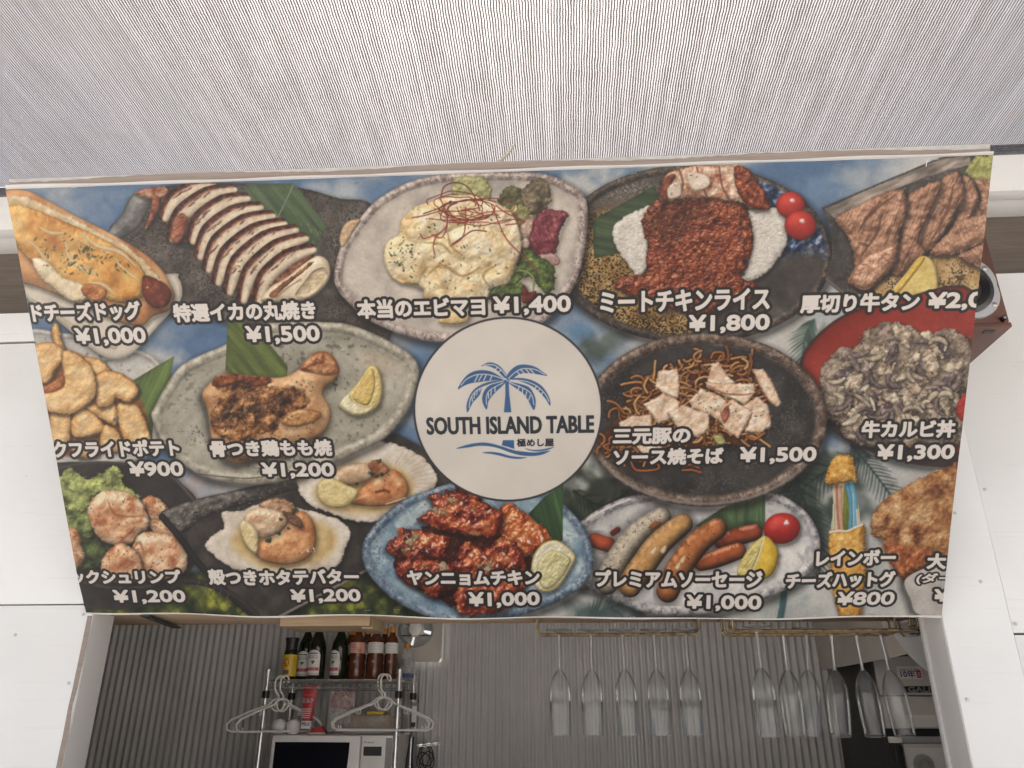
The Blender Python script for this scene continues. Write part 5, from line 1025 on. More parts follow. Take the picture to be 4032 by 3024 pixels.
# eaves: bare plywood band, projecting fascia of two boards
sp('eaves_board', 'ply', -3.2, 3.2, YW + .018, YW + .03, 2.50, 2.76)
sp('fascia_board', 'paint_fascia', -3.2, 3.2, 1.588, 1.628, 2.742, 2.846, .003); sp('fascia_board', 'paint_fascia', -3.2, 3.2, 1.6295, YW + .0175, 2.744, 2.80, .003)
# room
sp('lintel_beam', 'pine', -2.6, 1.7, YW + .02, YW + .27, ZL + .008, ZL + .1, .002)
sp('ceiling', 'interior', -2.7, 1.8, YW + .275, 3.9, 2.35, 2.37); sp('side_wall', 'galv', -2.72, -2.7, YW + .05, 3.9, 0, 2.37); sp('side_wall', 'interior', 1.8, 1.82, YW + .05, 3.9, 0, 2.37)
sp('floor_slab', 'concrete', -2.7, 1.8, YW, 3.9, .002, .05)
YB = 3.75
_cn = [0]
def corrugated(x0, x1, z0, z1):
    _cn[0] += 1; lap = .0025 * (_cn[0] % 2); x1 = min(1.8, x1 + (.012 if z1 - z0 > 2 else .001))
    mb = MB(); pit = .0318; n = int((x1 - x0) / pit * 8); vs = []
    for i in range(n + 1):
        x = x0 + (x1 - x0) * i / n; ph = (x / pit) % 1
        y = .0055 * max(-1, min(1, 1.25 * math.sin(2 * math.pi * ph)))
        vs += [(x, YB - YW + y + lap, z0), (x, YB - YW + y + lap, z1)]
    mb.add(vs, [(2 * i, 2 * i + 2, 2 * i + 3, 2 * i + 1) for i in range(n)]); return mb.build('corrugated_sheet', 'galv', stall, smooth=True)
fa, fb = at(1566, 2455, Y=YB), at(1738, 2606, Y=YB)      # the fan plate
for x0, x1, z0, z1 in ((-2.7, -2.0005, 0, 2.35), (-2.0, -1.362, 0, 2.35), (-1.3615, -.745, 0, 2.35), (-.7445, fa.x, 0, 2.35), (fa.x + .0005, fb.x, 0, fb.z), (fa.x + .0005, fb.x, fa.z + .12, 2.35), (fb.x + .0005, .03, 0, 2.35), (.0305, .67, 0, 2.35), (.6705, 1.8, 0, 2.35)): corrugated(x0, x1, z0, z1)
for px, py in ((328, 2420), (3878, 1927), (3808, 2755), (3998, 2457), (3760, 2020), (3862, 2290), (60, 2500), (270, 2690)):
    p = at(px, py, Y=YW - .001); MB().lathe([(0, .0012), (.0028, .0010), (.0036, 0)], n=12).build('screw', 'screw', stall, True, (p.x, p.y - YW, p.z)).rotation_euler = (math.pi / 2, 0, 0)

# ---------------------------------------------------------------- awning
ZA = 2.872
aw = thing('awning', 'sheer grey shade cloth awning stretched overhead along the stall front', 'awning', (0, 1.585, ZA))
mb = MB(); n = 40; vs = []
for i in range(n + 1):
    x = -3.4 + 6.8 * i / n
    for j in range(9):
        y = -4.6 * j / 8; vs.append((x, y, .004 * math.sin(x * 5.1) * math.sin(y * 2 + x)))
mb.add(vs, [(i * 9 + j, i * 9 + j + 1, (i + 1) * 9 + j + 1, (i + 1) * 9 + j) for i in range(n) for j in range(8)]); mb.build('cloth', 'fabric', aw, True)
for k in range(4): bx('hem_fold', 'hem', aw, -3.4, 3.4, -.006 + .003 * k, .012 + .003 * k, -.006 - .0042 * k, -.0025 - .0042 * k, bev=.0012)
MB().tube([(-3.4, -4.6, 0), (3.4, -4.6, 0)], .03, 12).build('front_tube', 'white_plastic', aw, True)
for x in (-3.3, 3.3):
    MB().tube([(x, .01, -.05), (x, -4.6, -.05)], .018, 10).build('awning_arm', 'white_plastic', aw, True); MB().tube([(x, -4.6, 0), (x, -4.6, -ZA)], .022, 10).build('awning_post', 'white_plastic', aw, True)

# ---------------------------------------------------------------- banner
BLc = Vector((-1.0485, 1.6820, 1.8039)); bu = Vector((.99996, -.00033, -.00901)).normalized(); bv = Vector((.00985, -.60189, .79144)); bv = (bv - bu * bv.dot(bu)).normalized(); bn = bu.cross(bv)   # bn looks at the viewer side
if bn.y > 0: bn = -bn
BW, BH = 1.8, .8915
BLc = BLc - bn * .0095
M4 = Matrix((bu, bv, bn)).transposed().to_4x4(); M4.translation = BLc
ban = thing('menu_banner', 'large printed menu banner of dishes and prices leaning out above the serving opening', 'banner'); ban.matrix_world = M4
def bb(name, mat, *a, bev=0): return bx(name, mat, ban, *a, bev=bev)
TX, TY = 2700, 1350
def Hsolve(src, dst):
    A = []
    for (x, y), (u, v) in zip(src, dst):
        A.append([x, y, 1, 0, 0, 0, -u * x, -u * y, -u]); A.append([0, 0, 0, x, y, 1, -v * x, -v * y, -v])
    return np.linalg.svd(np.array(A, float))[2][-1].reshape(3, 3)
_k = 1.82278
HT = Hsolve([(0, 0), (TX, 0), (TX, TY), (0, TY)], [(32 / _k, 742 / _k), (3915 / _k, 605 / _k), (3702 / _k, 2420 / _k), (337 / _k, 2408 / _k)])   # sheet pixel -> drawing
HI = np.linalg.inv(HT)
def warp_to_sheet():
    X, Y = np.meshgrid(np.arange(TX) + .5, np.arange(TY) + .5)
    w = HT[2, 0] * X + HT[2, 1] * Y + HT[2, 2]; x = (HT[0, 0] * X + HT[0, 1] * Y + HT[0, 2]) / w - .5; y = (HT[1, 0] * X + HT[1, 1] * Y + HT[1, 2]) / w - POY - .5
    x = np.clip(x, 0, PW - 1.001); y = np.clip(y, 0, PH - 1.001); ix = x.astype(int); iy = y.astype(int); fx = (x - ix)[..., None]; fy = (y - iy)[..., None]
    return ((CV[iy, ix] * (1 - fx) + CV[iy, ix + 1] * fx) * (1 - fy) + (CV[iy + 1, ix] * (1 - fx) + CV[iy + 1, ix + 1] * fx) * fy).astype(np.float32)
def to_sheet(p):
    q = HI @ np.array([p[0], p[1], 1.0]); return q[0] / q[2], q[1] / q[2]
def raster(v, faces, Wp, Hp):
    """fill of the glyph faces (v in pixels, y down)"""
    out = np.zeros((Hp, Wp), np.float32)
    for f in faces:
        for k in range(1, len(f) - 1):
            (ax, ay), (bx_, by), (cx, cy) = v[f[0]], v[f[k]], v[f[k + 1]]
            x0 = max(0, int(min(ax, bx_, cx)) - 1); x1 = min(Wp, int(max(ax, bx_, cx)) + 2); y0 = max(0, int(min(ay, by, cy)) - 1); y1 = min(Hp, int(max(ay, by, cy)) + 2)
            if x1 <= x0 or y1 <= y0: continue
            X = np.arange(x0, x1)[None, :] + .5; Y = np.arange(y0, y1)[:, None] + .5
            e0 = (bx_ - ax) * (Y - ay) - (by - ay) * (X - ax); e1 = (cx - bx_) * (Y - by) - (cy - by) * (X - bx_); e2 = (ax - cx) * (Y - cy) - (ay - cy) * (X - cx)
            out[y0:y1, x0:x1][((e0 >= -.01) & (e1 >= -.01) & (e2 >= -.01)) | ((e0 <= .01) & (e1 <= .01) & (e2 <= .01))] = 1
    return out
def spread(m, r):
    out = m.copy(); R = int(math.ceil(r)); H_, W_ = m.shape
    for dy in range(-R, R + 1):
        for dx in range(-R, R + 1):
            w = min(1.0, r + .5 - math.hypot(dx, dy))
            if w <= 0 or (dx == 0 and dy == 0): continue
            ys, yd = (slice(max(0, -dy), H_ - max(0, dy)), slice(max(0, dy), H_ - max(0, -dy))); xs_, xd = (slice(max(0, -dx), W_ - max(0, dx)), slice(max(0, dx), W_ - max(0, -dx)))
            out[yd, xd] = np.maximum(out[yd, xd], m[ys, xs_] * w)
    return out
def print_text(S, c, txt, x0, x1, yt, yb, col=(222, 214, 203), out=(42, 38, 36), ow=8.0, bold=2.0, slant=0):
    p = c([(x0, yt), (x1, yt), (x0, yb), (x1, yb)]) if c else [(x0, yt), (x1, yt), (x0, yb), (x1, yb)]
    q = [to_sheet(a) for a in p]
    X0 = (q[0][0] + q[2][0]) / 2; X1 = (q[1][0] + q[3][0]) / 2; Y0 = (q[0][1] + q[1][1]) / 2; Y1 = (q[2][1] + q[3][1]) / 2
    v, f = font_mesh(txt, 3); lo, hi = v.min(0), v.max(0)
    if ',' in txt: lo[1] = font_mesh(txt.replace(',', ''), 3)[0].min(0)[1]
    X0 += bold; X1 -= bold; Y0 += bold; Y1 -= bold
    SS = 3; pad = 16
    px = (v[:, 0] - lo[0]) / (hi[0] - lo[0]) * (X1 - X0); py = (hi[1] - v[:, 1]) / (hi[1] - lo[1]) * (Y1 - Y0)
    px = px + slant * ((Y1 - Y0) - py)
    bx0 = int(math.floor(X0)) - pad; by0 = int(math.floor(Y0)) - pad; Wp = int(X1 - X0) + 2 * pad + 12; Hp = int((py.max())) + 2 * pad + 6
    vv = np.stack([(px + X0 - bx0) * SS, (py + Y0 - by0) * SS], -1)
    m = raster(vv, f, Wp * SS, Hp * SS)
    if bold: m = spread(m, bold * SS)
    m = m.reshape(Hp, SS, Wp, SS).mean((1, 3))
    a = spread(m, ow) if ow else None
    ya, yb_, xa, xb = max(0, by0), min(TY, by0 + Hp), max(0, bx0), min(TX, bx0 + Wp)
    if ya >= yb_ or xa >= xb: return
    sl_ = (slice(ya - by0, yb_ - by0), slice(xa - bx0, xb - bx0)); t = S[ya:yb_, xa:xb]
    if a is not None: t[:] = t * (1 - a[sl_][..., None]) + np.array(out, np.float32) / 255 * a[sl_][..., None]
    t[:] = t * (1 - m[sl_][..., None]) + np.array(col, np.float32) / 255 * m[sl_][..., None]

paint_all()
SHEET = warp_to_sheet()
for a in ((c1, 'ドチーズドッグ', 205, 885, 990, 1112), (c1, '¥1,000', 475, 915, 1148, 1252), (c1, '特選イカの丸焼き', 1085, 1975, 990, 1110), (c1, '¥1,500', 1535, 2000, 1135, 1240),
          (c2, '本当のエビマヨ', 175, 972, 965, 1088), (c2, '¥1,400', 1020, 1505, 950, 1060), (None, 'ミートチキンライス', 1298, 1665, 624, 672), (c3, '¥1,800', 130, 635, 1066, 1172), (c3, '厚切り牛タン', 825, 1565, 935, 1055), (c3, '¥2,0', 1615, 1965, 925, 1030),
          (c4, 'クフライドポテト', 335, 1120, 762, 868), (c4, '¥900', 805, 1145, 895, 990), (c4, '骨つき鶏もも焼', 1310, 2072, 760, 866), (c4, '¥1,200', 1630, 2085, 900, 992),
          (c5, '三元豚の', 1760, 2246, 682, 786), (None, 'ソース焼そば', 1326, 1564, 967, 1004), (c6, '¥1,500', 445, 925, 803, 900), (c6, '牛カルビ丼', 1205, 1785, 638, 750), (c6, '¥1,300', 1300, 1782, 787, 884),
          (c7, 'ックシュリンプ', 140, 815, 728, 818), (c7, '¥1,200', 400, 842, 850, 930), (c7, '殻つきホタテバター', 985, 1920, 722, 820), (c7, '¥1,200', 1495, 1930, 842, 922),
          (c8, 'ヤンニョムチキン', 480, 1305, 726, 815), (c8, '¥1,000', 860, 1305, 852, 936), (None, 'プレミアムソーセージ', 1286, 1646, 1228, 1264), (c9, '¥1,000', 110, 575, 868, 955), (c9, 'レインボー', 915, 1415, 606, 706), (c9, 'チーズハットグ', 725, 1410, 738, 838),
          (c9, '大', 1605, 1725, 630, 728), (c9, '¥', 1645, 1745, 850, 928)):
    yen = a[1][0] == '¥'
    print_text(SHEET, *a, bold=2.8 if yen else 2.9, ow=8.4)
print_text(SHEET, c9, '¥800', 1040, 1400, 862, 946, bold=2.3, ow=8, slant=.1); print_text(SHEET, c9, '(ダー', 1535, 1760, 752, 822, bold=1.6, ow=6, slant=.1)
print_text(SHEET, c5, 'SOUTH ISLAND TABLE', 603, 1647, 612, 724, (46, 50, 56), ow=0, bold=2.3); print_text(SHEET, c5, '極めし屋', 1165, 1396, 750, 802, (44, 42, 52), ow=0, bold=1.1)
# what the sheet reflects: printed shades taken off the camera's response to this shade
lin = np.where(SHEET <= .04045, SHEET / 12.92, ((np.clip(SHEET, 0, 1) + .055) / 1.055) ** 2.4) * PRINT_GAIN
img = bpy.data.images.new('menu print', TX, TY, float_buffer=False)
enc = np.clip(lin, 0, 1); enc = np.where(enc <= .0031308, enc * 12.92, 1.055 * enc ** (1 / 2.4) - .055)
buf = np.ones((TY, TX, 4), np.float32); buf[..., :3] = enc[::-1]; img.pixels.foreach_set(buf.ravel()); img.update(); img.pack()
b = NB('printed vinyl'); ti = b.new('TexImage'); ti.image = img; ti.interpolation = 'Cubic'; ti.extension = 'EXTEND'
uvn = b.new('UVMap'); b.link(uvn.outputs[0], ti.inputs[0])
wr = b.noise(b.coord((1, 1, 1)), 7, 5, .6, 1.0)
b.set(Base_Color=ti.outputs[0], Roughness=.38, Specular_IOR_Level=.4); b.bump(wr, .3, .006); M['print'] = b.m

# vinyl sheet: hem proud at the top, lower edge slack between its staples and curling at the right corner
NX, NY = 120, 60; vs = []; fs = []
def sag(u):   # drop of the lower edge below the straight line, metres
    return -.0100 * math.sin(math.pi * min(1, u * 1.02)) ** .8 * (0.5 + .75 * u) + .0028 * math.sin(u * 23) * math.sin(math.pi * u)
for j in range(NY + 1):
    v_ = j / NY
    for i in range(NX + 1):
        u_ = i / NX; f = max(0, 1 - v_ / .3)
        y = v_ * BH + sag(u_) * f * f
        z = .0095 + .0025 * f * f * (1 + math.sin(u_ * 31 + 1)) + .0012 * math.sin(u_ * 9 + v_ * 7) + .0006 * math.sin(u_ * 41 - v_ * 17) + .0007 * math.sin(u_ * 17 + v_ * 3 + 2 * math.sin(v_ * 5))
        x = u_ * BW
        if v_ < .09: x += (.006 * (1 - v_ / .09) * (1 if u_ < .02 else 0))
        vs.append((x, y, z))
fs = [(j * (NX + 1) + i, j * (NX + 1) + i + 1, (j + 1) * (NX + 1) + i + 1, (j + 1) * (NX + 1) + i) for j in range(NY) for i in range(NX)]
sheet = MB().add(vs, fs).build('printed_sheet', 'print', ban, True)
uvl = sheet.data.uv_layers.new(name='UVMap')
for lp in sheet.data.loops:
    k = lp.vertex_index; uvl.data[lp.index].uv = ((k % (NX + 1)) / NX, (k // (NX + 1)) / NY)
bb('backing_board', 'raw_edge', .004, BW - .004, .006, BH + .0185, -.010, .0055, bev=.001)
# worn paint left along the top of the board
rr = random.Random(8); mb = MB(); vs = []; n = 150
for i in range(n + 1):
    x = .006 + (BW - .012) * i / n; d = .0026 + .0032 * math.sin(i * .13 + 1) + rr.uniform(-.0010, .0010) + (.0022 if i > 118 else 0); d = max(.0004, min(.009, d)); vs += [(x, BH + .0180, .0060), (x, BH + .0180 - d, .0060)]
mb.add(vs, [(2 * i, 2 * i + 1, 2 * i + 3, 2 * i + 2) for i in range(n)]).build('worn_paint', 'old_paint', ban)
mb = MB(); vs = []
for i in range(91):
    x = .001 + (BW - .002) * i / 90; w = .0055 + .0008 * math.sin(i * .5) + (.003 * max(0, 1 - i / 14)); vs += [(x, BH - .0005, .0104), (x, BH - .0005 + w * .5, .0125), (x, BH - .0005 + w, .0112)]
mb.add(vs, [(3 * i + k, 3 * i + k + 1, 3 * i + k + 4, 3 * i + k + 3) for i in range(90) for k in range(2)]).build('top_hem', 'vinyl', ban, True)
mb = MB(); vs = []
for i in range(91):
    u_ = i / 90; y = sag(u_); z = .0095 + .0025 * (1 + math.sin(u_ * 31 + 1)) + .0012 * math.sin(u_ * 9) + .0006 * math.sin(u_ * 41); w = .0045 + .0014 * math.sin(i * .35) + (.004 * max(0, (u_ - .9) / .1))
    vs += [(u_ * BW + (.006 if i == 0 else 0), y + .0003, z + .0004), (u_ * BW + (.006 if i == 0 else 0), y - w * .6, z + .0005), (u_ * BW, y - w, z - .006)]
mb.add(vs, [(3 * i + k, 3 * i + k + 1, 3 * i + k + 4, 3 * i + k + 3) for i in range(90) for k in range(2)]).build('bottom_hem', 'vinyl', ban, True)
# side returns of the sheet
MB().add([(0, .01, .0088), (0, BH, .0096), (.0012, BH, -.008), (.0012, .01, -.008)], [(0, 1, 2, 3)]).build('side_return', 'vinyl', ban); MB().add([(BW, .004, .0088), (BW, BH, .0096), (BW - .0006, BH, -.008), (BW - .0006, .004, -.008)], [(0, 1, 2, 3)]).build('side_return', 'vinyl', ban)
st = None
for px, py, ang in ((300, 735, .1), (1660, 714, -.1), (1405, 716, .1), (2095, 700, .25), (2500, 680, .2), (3308, 645, 0), (3685, 625, .15), (3650, 640, 1.5), (365, 2396, 0), (990, 2412, 0), (1450, 2400, 0), (1565, 2398, 0), (2490, 2426, .05), (3170, 2430, 0), (3430, 2416, -.1)):
    q = HI @ np.array([px / _k, py / _k, 1]); x, y = q[0] / q[2] / TX * BW, (1 - q[1] / q[2] / TY) * BH
    if st is None: st = MB().tube([(-.0055, 0, -.002), (-.0055, 0, .0007), (.0055, 0, .0007), (.0055, 0, -.002)], .0006, 5).build('staple', 'steel', ban); o = st
    else: o = st.copy(); COL.objects.link(o)
    o.location = (x, y, .0105 + .002 * (y < .05)); o.rotation_euler = (0, 0, ang)

# cord tied behind the board and going up through the cloth
p0 = M4 @ Vector((.934, BH + .006, -.018)); p1 = at(2026, 566, Z=ZA + .004)
mb = MB()
for s in range(3):
    P = []
    for i in range(60):
        t = i / 59; c = p0.lerp(p1, t) + Vector((-.012 * (1 - t) ** 2 * 1.6, 0, -.004 * math.sin(math.pi * t))); a = t * 26 + s * 2.094; P.append(c + Vector((math.cos(a), math.sin(a), .2 * math.cos(a))) * .0021)
    mb.tube(P, .0021, 6)
tag(mb.build('hanging_cord', 'rope', None, True), 'short twisted beige cord rising from the top of the menu banner to the awning', 'cord')

# ---------------------------------------------------------------- loudspeaker on the wall at the right
YS = 1.45; c0 = at(3976, 1268, Y=YS); sw, shh, sd = .165, .30, .22
spk = thing('loudspeaker', 'brown veneer loudspeaker with silver woofer ring on the wall right of the banner', 'loudspeaker', (c0.x - sw, YS, c0.z))
bx('cabinet', 'cabinet', spk, 0, sw, 0, sd, 0, shh, bev=.003); bx('plinth', 'cabinet', spk, -.0015, sw + .0015, -.0015, sd, -.011, -.001, bev=.001)
wc = (sw - .0785, 0, .080); rw = .070
def disc(prof, name, mat, par, c): o = MB().lathe(prof, n=48).build(name, mat, par, True, c); o.rotation_euler = (math.pi / 2, 0, 0); return o
mb = MB(); oct_ = [(rw * 1.0 * math.cos(a) * k, rw * math.sin(a) * k) for a, k in [(math.radians(x), 1 / max(abs(math.cos(math.radians(((x + 45) % 90) - 45))), .001) if False else 1 + .10 * abs(math.sin(math.radians(2 * x)))) for x in range(0, 360, 6)]]
mb.add([(x, -.006, z) for x, z in oct_] + [(.0615 * math.cos(math.radians(a)), -.0075, .0615 * math.sin(math.radians(a))) for a in range(0, 360, 6)] + [(x * 1.01, -.0002, z * 1.01) for x, z in oct_], [(i, (i + 1) % 60, 60 + (i + 1) % 60, 60 + i) for i in range(60)] + [(i, (i + 1) % 60, 120 + (i + 1) % 60, 120 + i) for i in range(60)])
mb.build('woofer_ring', 'silver', spk, True, wc)
disc([(.0620, .0075), (.059, .010), (.052, .013), (.044, .009), (.039, .003)], 'woofer_surround', 'rubber', spk, wc); disc([(.0395, .0035), (.028, -.003), (.016, -.010), (.014, -.004), (.008, .000), (0, .0015)], 'woofer_cone', 'cone', spk, wc)
for a in (38, 142, 218, 322): disc([(0, .0090), (.0032, .0088), (.0048, .0080), (.0050, .006)], 'ring_screw', 'steel', spk, (wc[0] + .0690 * math.cos(math.radians(a)), 0, wc[2] + .0690 * math.sin(math.radians(a))))
disc([(.0, .010), (.0052, .010), (.0052, .0), (.0056, -.001)], 'grille_peg', 'rubber', spk, (sw - .013, 0, .006)); disc([(0, .0112), (.0024, .0112), (.0032, .0102)], 'peg_socket', 'steel', spk, (sw - .013, 0, .006))
disc([(.026, .003), (.024, .006), (.018, .004), (.010, .009), (0, .010)], 'tweeter', 'rubber', spk, (sw / 2, 0, .235)); disc([(.038, .001), (.038, .004), (.027, .0045)], 'tweeter_plate', 'silver', spk, (sw / 2, 0, .235))
bx('maker_plate', 'black', spk, sw - .045, sw - .025, .012, .024, -.0125, -.0111)
bx('wall_bracket', 'dark_metal', spk, .06, .15, sd, YW - YS - .001, .10, .20)

# ---------------------------------------------------------------- timber and fittings under the lintel
def px_box(name, mat, x0, x1, ytop, ybot, Y, depth, label, cat, bev=.002):
    a = at(x0, ybot, Y=Y); c = at(x1, ytop, Y=Y); return a, c
a = at(1108, 2468, Y=1.80); c = at(1462, 2428, Y=1.80)
tb = thing('timber_block', 'rough pine box frame fixed under the lintel above the bottle shelf', 'timber', (a.x, 1.80, a.z))
bx('front_board', 'pine2', tb, 0, c.x - a.x, -.012, .012, 0, .06, bev=.001); bx('end_board', 'pine2', tb, c.x - a.x - .024, c.x - a.x + .002, .0125, .13, -.004, .058, bev=.001); bx('bottom_board', 'pine2', tb, .012, c.x - a.x - .025, .0125, .135, .001, .014, bev=.001); bx('end_board', 'pine2', tb, 0, .011, .0125, .13, 0, .058, bev=.001)
a = at(572, 2420, Z=ZL + .006); c = at(676, 2460, Z=ZL + .006); d = (c - a).normalized(); mm = Matrix.Translation(a) @ d.to_track_quat('X', 'Z').to_matrix().to_4x4()
o = MB().box(0, (c - a).length + .05, -.011, .011, -.004, 0, .0008).box(.05, .058, -.004, .004, -.0065, -.0041).box((c - a).length, (c - a).length + .008, -.004, .004, -.0065, -.0041).build('steel_strap', 'dark_metal'); o.matrix_world = mm; tag(o, 'dark steel strap screwed under the pine lintel at the left', 'bracket')
a = at(1984, 2449, Y=1.86); bcd = thing('price_sticker', 'small dark barcode sticker on the pine lintel at the middle', 'sticker', (a.x, 1.85, ZL + .0075)); bx('sticker_back', 'grey', bcd, 0, .030, .01, .034, -.0006, 0)
for k in range(9): bx('bar', 'white_ink', bcd, .004 + k * .0024, .004 + k * .0024 + (.0007, .0015)[k % 2], .016, .026, -.0010, -.0007)

# ---------------------------------------------------------------- glass racks and flutes
def rack(name, label, xa, xb, Y, zbar, ztop, dy=.036, twin=False):
    r = thing(name, label, 'glass rack', ((xa + xb) / 2, Y, zbar), 'wire glass racks'); h = (xb - xa) / 2; zt = ztop - zbar
    for s in (-1, 1):
        P = [(-h, s * dy * .5, zt), (-h, s * dy * .5, .012)] + [tuple(q) for q in arc((-h + .012, s * dy * .5, .012), .012, math.pi, 1.5 * math.pi, 5)] + [tuple(q) for q in arc((h - .012, s * dy * .5, .012), .012, 1.5 * math.pi, 2 * math.pi, 5)] + [(h, s * dy * .5, zt)]
        MB().tube(P, .0027, 8).build('wire_rail', 'brass', r, True)
    for e in (-h, h): MB().tube([(e, -dy * .5, .010), (e, dy * .5, .010)], .0024, 8).build('cross_wire', 'brass', r, True)
    for e in (-h, h): bx('mount_plate', 'brass', r, e - .006, e + .006, -dy * .7, dy * .7, zt - .003, zt)
    return r
YG = 1.87
ra, rb = at(2116, 2500, Y=YG), at(2750, 2498, Y=YG)
rack('glass_rack', 'brass wire glass rack under the lintel at the middle holding five flutes', ra.x, rb.x, YG, ra.z, ZL + .006)
ra2, rb2 = at(2850, 2500, Y=YG), at(3520, 2497, Y=YG)
rack('glass_rack', 'brass wire glass rack under the lintel at the right holding tilted flutes', ra2.x, rb2.x, YG, ra2.z, ZL + .006)
rk3 = at(2880, 2486, Y=1.80); rk4 = at(3600, 2470, Y=1.80)
rack('glass_rack', 'front wire glass rack close behind the banner at the right', rk3.x, rk4.x, 1.80, rk3.z, ZL + .006)
def flute():
    r = thing('champagne_flute', '', 'glass', (0, 0, 0), 'champagne flutes hanging upside down'); L = .222
    foot = [(.0, .0), (.012, -.0005), (.0305, -.0012), (.031, -.0022), (.0300, -.0030), (.012, -.0038), (.0062, -.0075), (.0044, -.016)]
    MB().lathe(foot, n=28).build('foot', 'glass_stem', r, True)
    MB().lathe([(.0044, -.016), (.0036, -.035), (.0033, -.060), (.0036, -.082), (.0048, -.088)], n=16).build('stem', 'glass_stem', r, True)
    MB().lathe([(.0, -.0895), (.0050, -.0885), (.0110, -.0955), (.0175, -.107), (.0222, -.122), (.0240, -.138), (.0242, -.155), (.0238, -.180), (.0226, -.205), (.0216, -L)], n=36).build('bowl', 'glass', r, True); MB().tube(arc((0, 0, -L), .0214, 0, 2 * math.pi, 35, (1, 0, 0), (0, 1, 0))[:-1], .0006, 6, closed=True).build('rim', 'glass_stem', r, True)
    return r
fl = flute(); first = True; ords = ('leftmost', 'second', 'third', 'fourth', 'fifth')
zf = ra.z + .0125
for k, px in enumerate((2200, 2326, 2449, 2573, 2698)):
    p = at(px, 2490, Y=YG); lb = f'upright hanging champagne flute, {ords[k]} from the left in the middle rack'
    if first: fl.location = (p.x, YG, zf); fl['label'] = lb; first = False; fl.rotation_euler = (0, math.radians(-.8), random.uniform(0, 6))
    else: copy_thing(fl, (p.x, YG, zf), lb, (0, math.radians(random.uniform(-1.2, .2)), random.uniform(0, 6)))
p = at(2978, 2478, Y=1.80); copy_thing(fl, (p.x, 1.80, rk3.z + .0125), 'upright larger looking champagne flute, leftmost in the right group', (0, 0, 1))
for k, px in enumerate((3081, 3176, 3273, 3368, 3463)):
    p = at(px, 2490, Y=YG); copy_thing(fl, (p.x, YG, ra2.z + .0125), f'tilted hanging champagne flute, {ords[k].replace("leftmost", "first")} of the five leaning ones in the right rack', (0, math.radians(-(6.5, 6, 8, 8, 7)[k]), random.uniform(0, 6)))

# ---------------------------------------------------------------- wire shelf with its load
YF, YR = 3.35, 3.67
pl, pr = at(1052, 2690, Y=YF), at(1572, 2690, Y=YF); zs = at(1300, 2678, Y=YF).z
rk = thing('wire_shelf', 'chrome wire kitchen rack with black clamps standing at the back of the stall', 'shelf', (pl.x, YF, 0)); wdt = pr.x - pl.x; dp = YR - YF
for x in (0, wdt):
    for y in (0, dp):
        MB().tube([(x, y, .05), (x, y, zs + .035)], .0095, 12).build('post', 'chrome', rk, True); MB().lathe([(.0155, -.012), (.0155, .012), (.013, .014), (.013, -.014), (.0155, -.012)], c=(x, y, zs - .055), n=16).build('clamp', 'black', rk, True); MB().lathe([(0, .008), (.0115, .006), (.0115, -.004), (.009, -.006)], c=(x, y, zs + .036), n=14).build('post_cap', 'chrome', rk, True)
for zz in (zs, zs - .42):
    for y in (0, dp):
        MB().tube([(0, y, zz), (wdt, y, zz)], .0032, 8).build('shelf_rail', 'chrome', rk, True); MB().tube([(0, y, zz - .030), (wdt, y, zz - .030)], .0028, 8).build('shelf_rail', 'chrome', rk, True)
        MB().tube([(i * wdt / 28, y, zz - .003 - .026 * (i % 2)) for i in range(29)], .0018, 6).build('truss_wire', 'chrome', rk)
    for x in (0, wdt):
        MB().tube([(x, 0, zz), (x, dp, zz)], .0032, 8).build('shelf_rail', 'chrome', rk, True); MB().tube([(x, i * dp / 12, zz - .003 - .026 * (i % 2)) for i in range(13)], .0018, 6).build('truss_wire', 'chrome', rk)
    for i in range(1, 22): MB().tube([(i * wdt / 22, 0, zz + .003), (i * wdt / 22, dp, zz + .003)], .0016, 5).build('shelf_wire', 'chrome', rk)
zt = zs + .0048
def label_wrap(name, mat, par, r, z0, z1, mid=-math.pi / 2, half=.9):
    return MB().lathe([(r, z0), (r, z1)], n=14, a0=mid - half, a1=mid + half).build(name, mat, par, True)
def words(par, txt, mat, r, zc, w, h, off=0, name='lettering', bold=0):
    v, f = font_mesh(txt, 2); lo, hi = v.min(0), v.max(0); v = (v - lo) / (hi - lo); vs = []
    for x, z in v:
        a = -math.pi / 2 + off + (float(x) - .5) * w / r; vs.append((r * math.cos(a), r * math.sin(a), zc + (float(z) - .5) * h))
    return MB().add(vs, f).build(name, mat, par)
def at_shelf(px, Y): return at(px, 2670, Y=Y).x
# sauce with yellow label
x = at_shelf(1136, 3.42); t = thing('sauce_bottle', 'sauce bottle with black sealed neck and yellow label, leftmost on the shelf', 'bottle', (x, 3.42, zt))
MB().lathe([(0, 0), (.028, .001), (.030, .006), (.030, .100), (.027, .112), (.026, .118)], n=28).build('glass_body', 'oil', t, True); label_wrap('yellow_label', 'yellow', t, .0305, .012, .098, half=1.5); MB().lathe([(.026, .112), (.024, .125), (.025, .150), (.029, .163), (.028, .167), (0, .168)], n=24).build('neck_wrap', 'black', t, True)
o = MB().add([(.0309 * math.cos(-1.75 + .36 * math.cos(a)), .0309 * math.sin(-1.75 + .36 * math.cos(a)), .066 + .017 * math.sin(a)) for a in np.linspace(0, 6.2832, 24, endpoint=False)], [tuple(range(24))]).build('red_roundel', 'red', t)
words(t, 'A.1.', 'white_ink', .0313, .068, .014, .007, -.18); MB().lathe([(.0309, .022), (.0309, .036)], n=8, a0=-2.2, a1=-1.3).build('blue_band', 'blue', t); words(t, 'SAUCE', 'white_ink', .0313, .029, .016, .005, -.18)
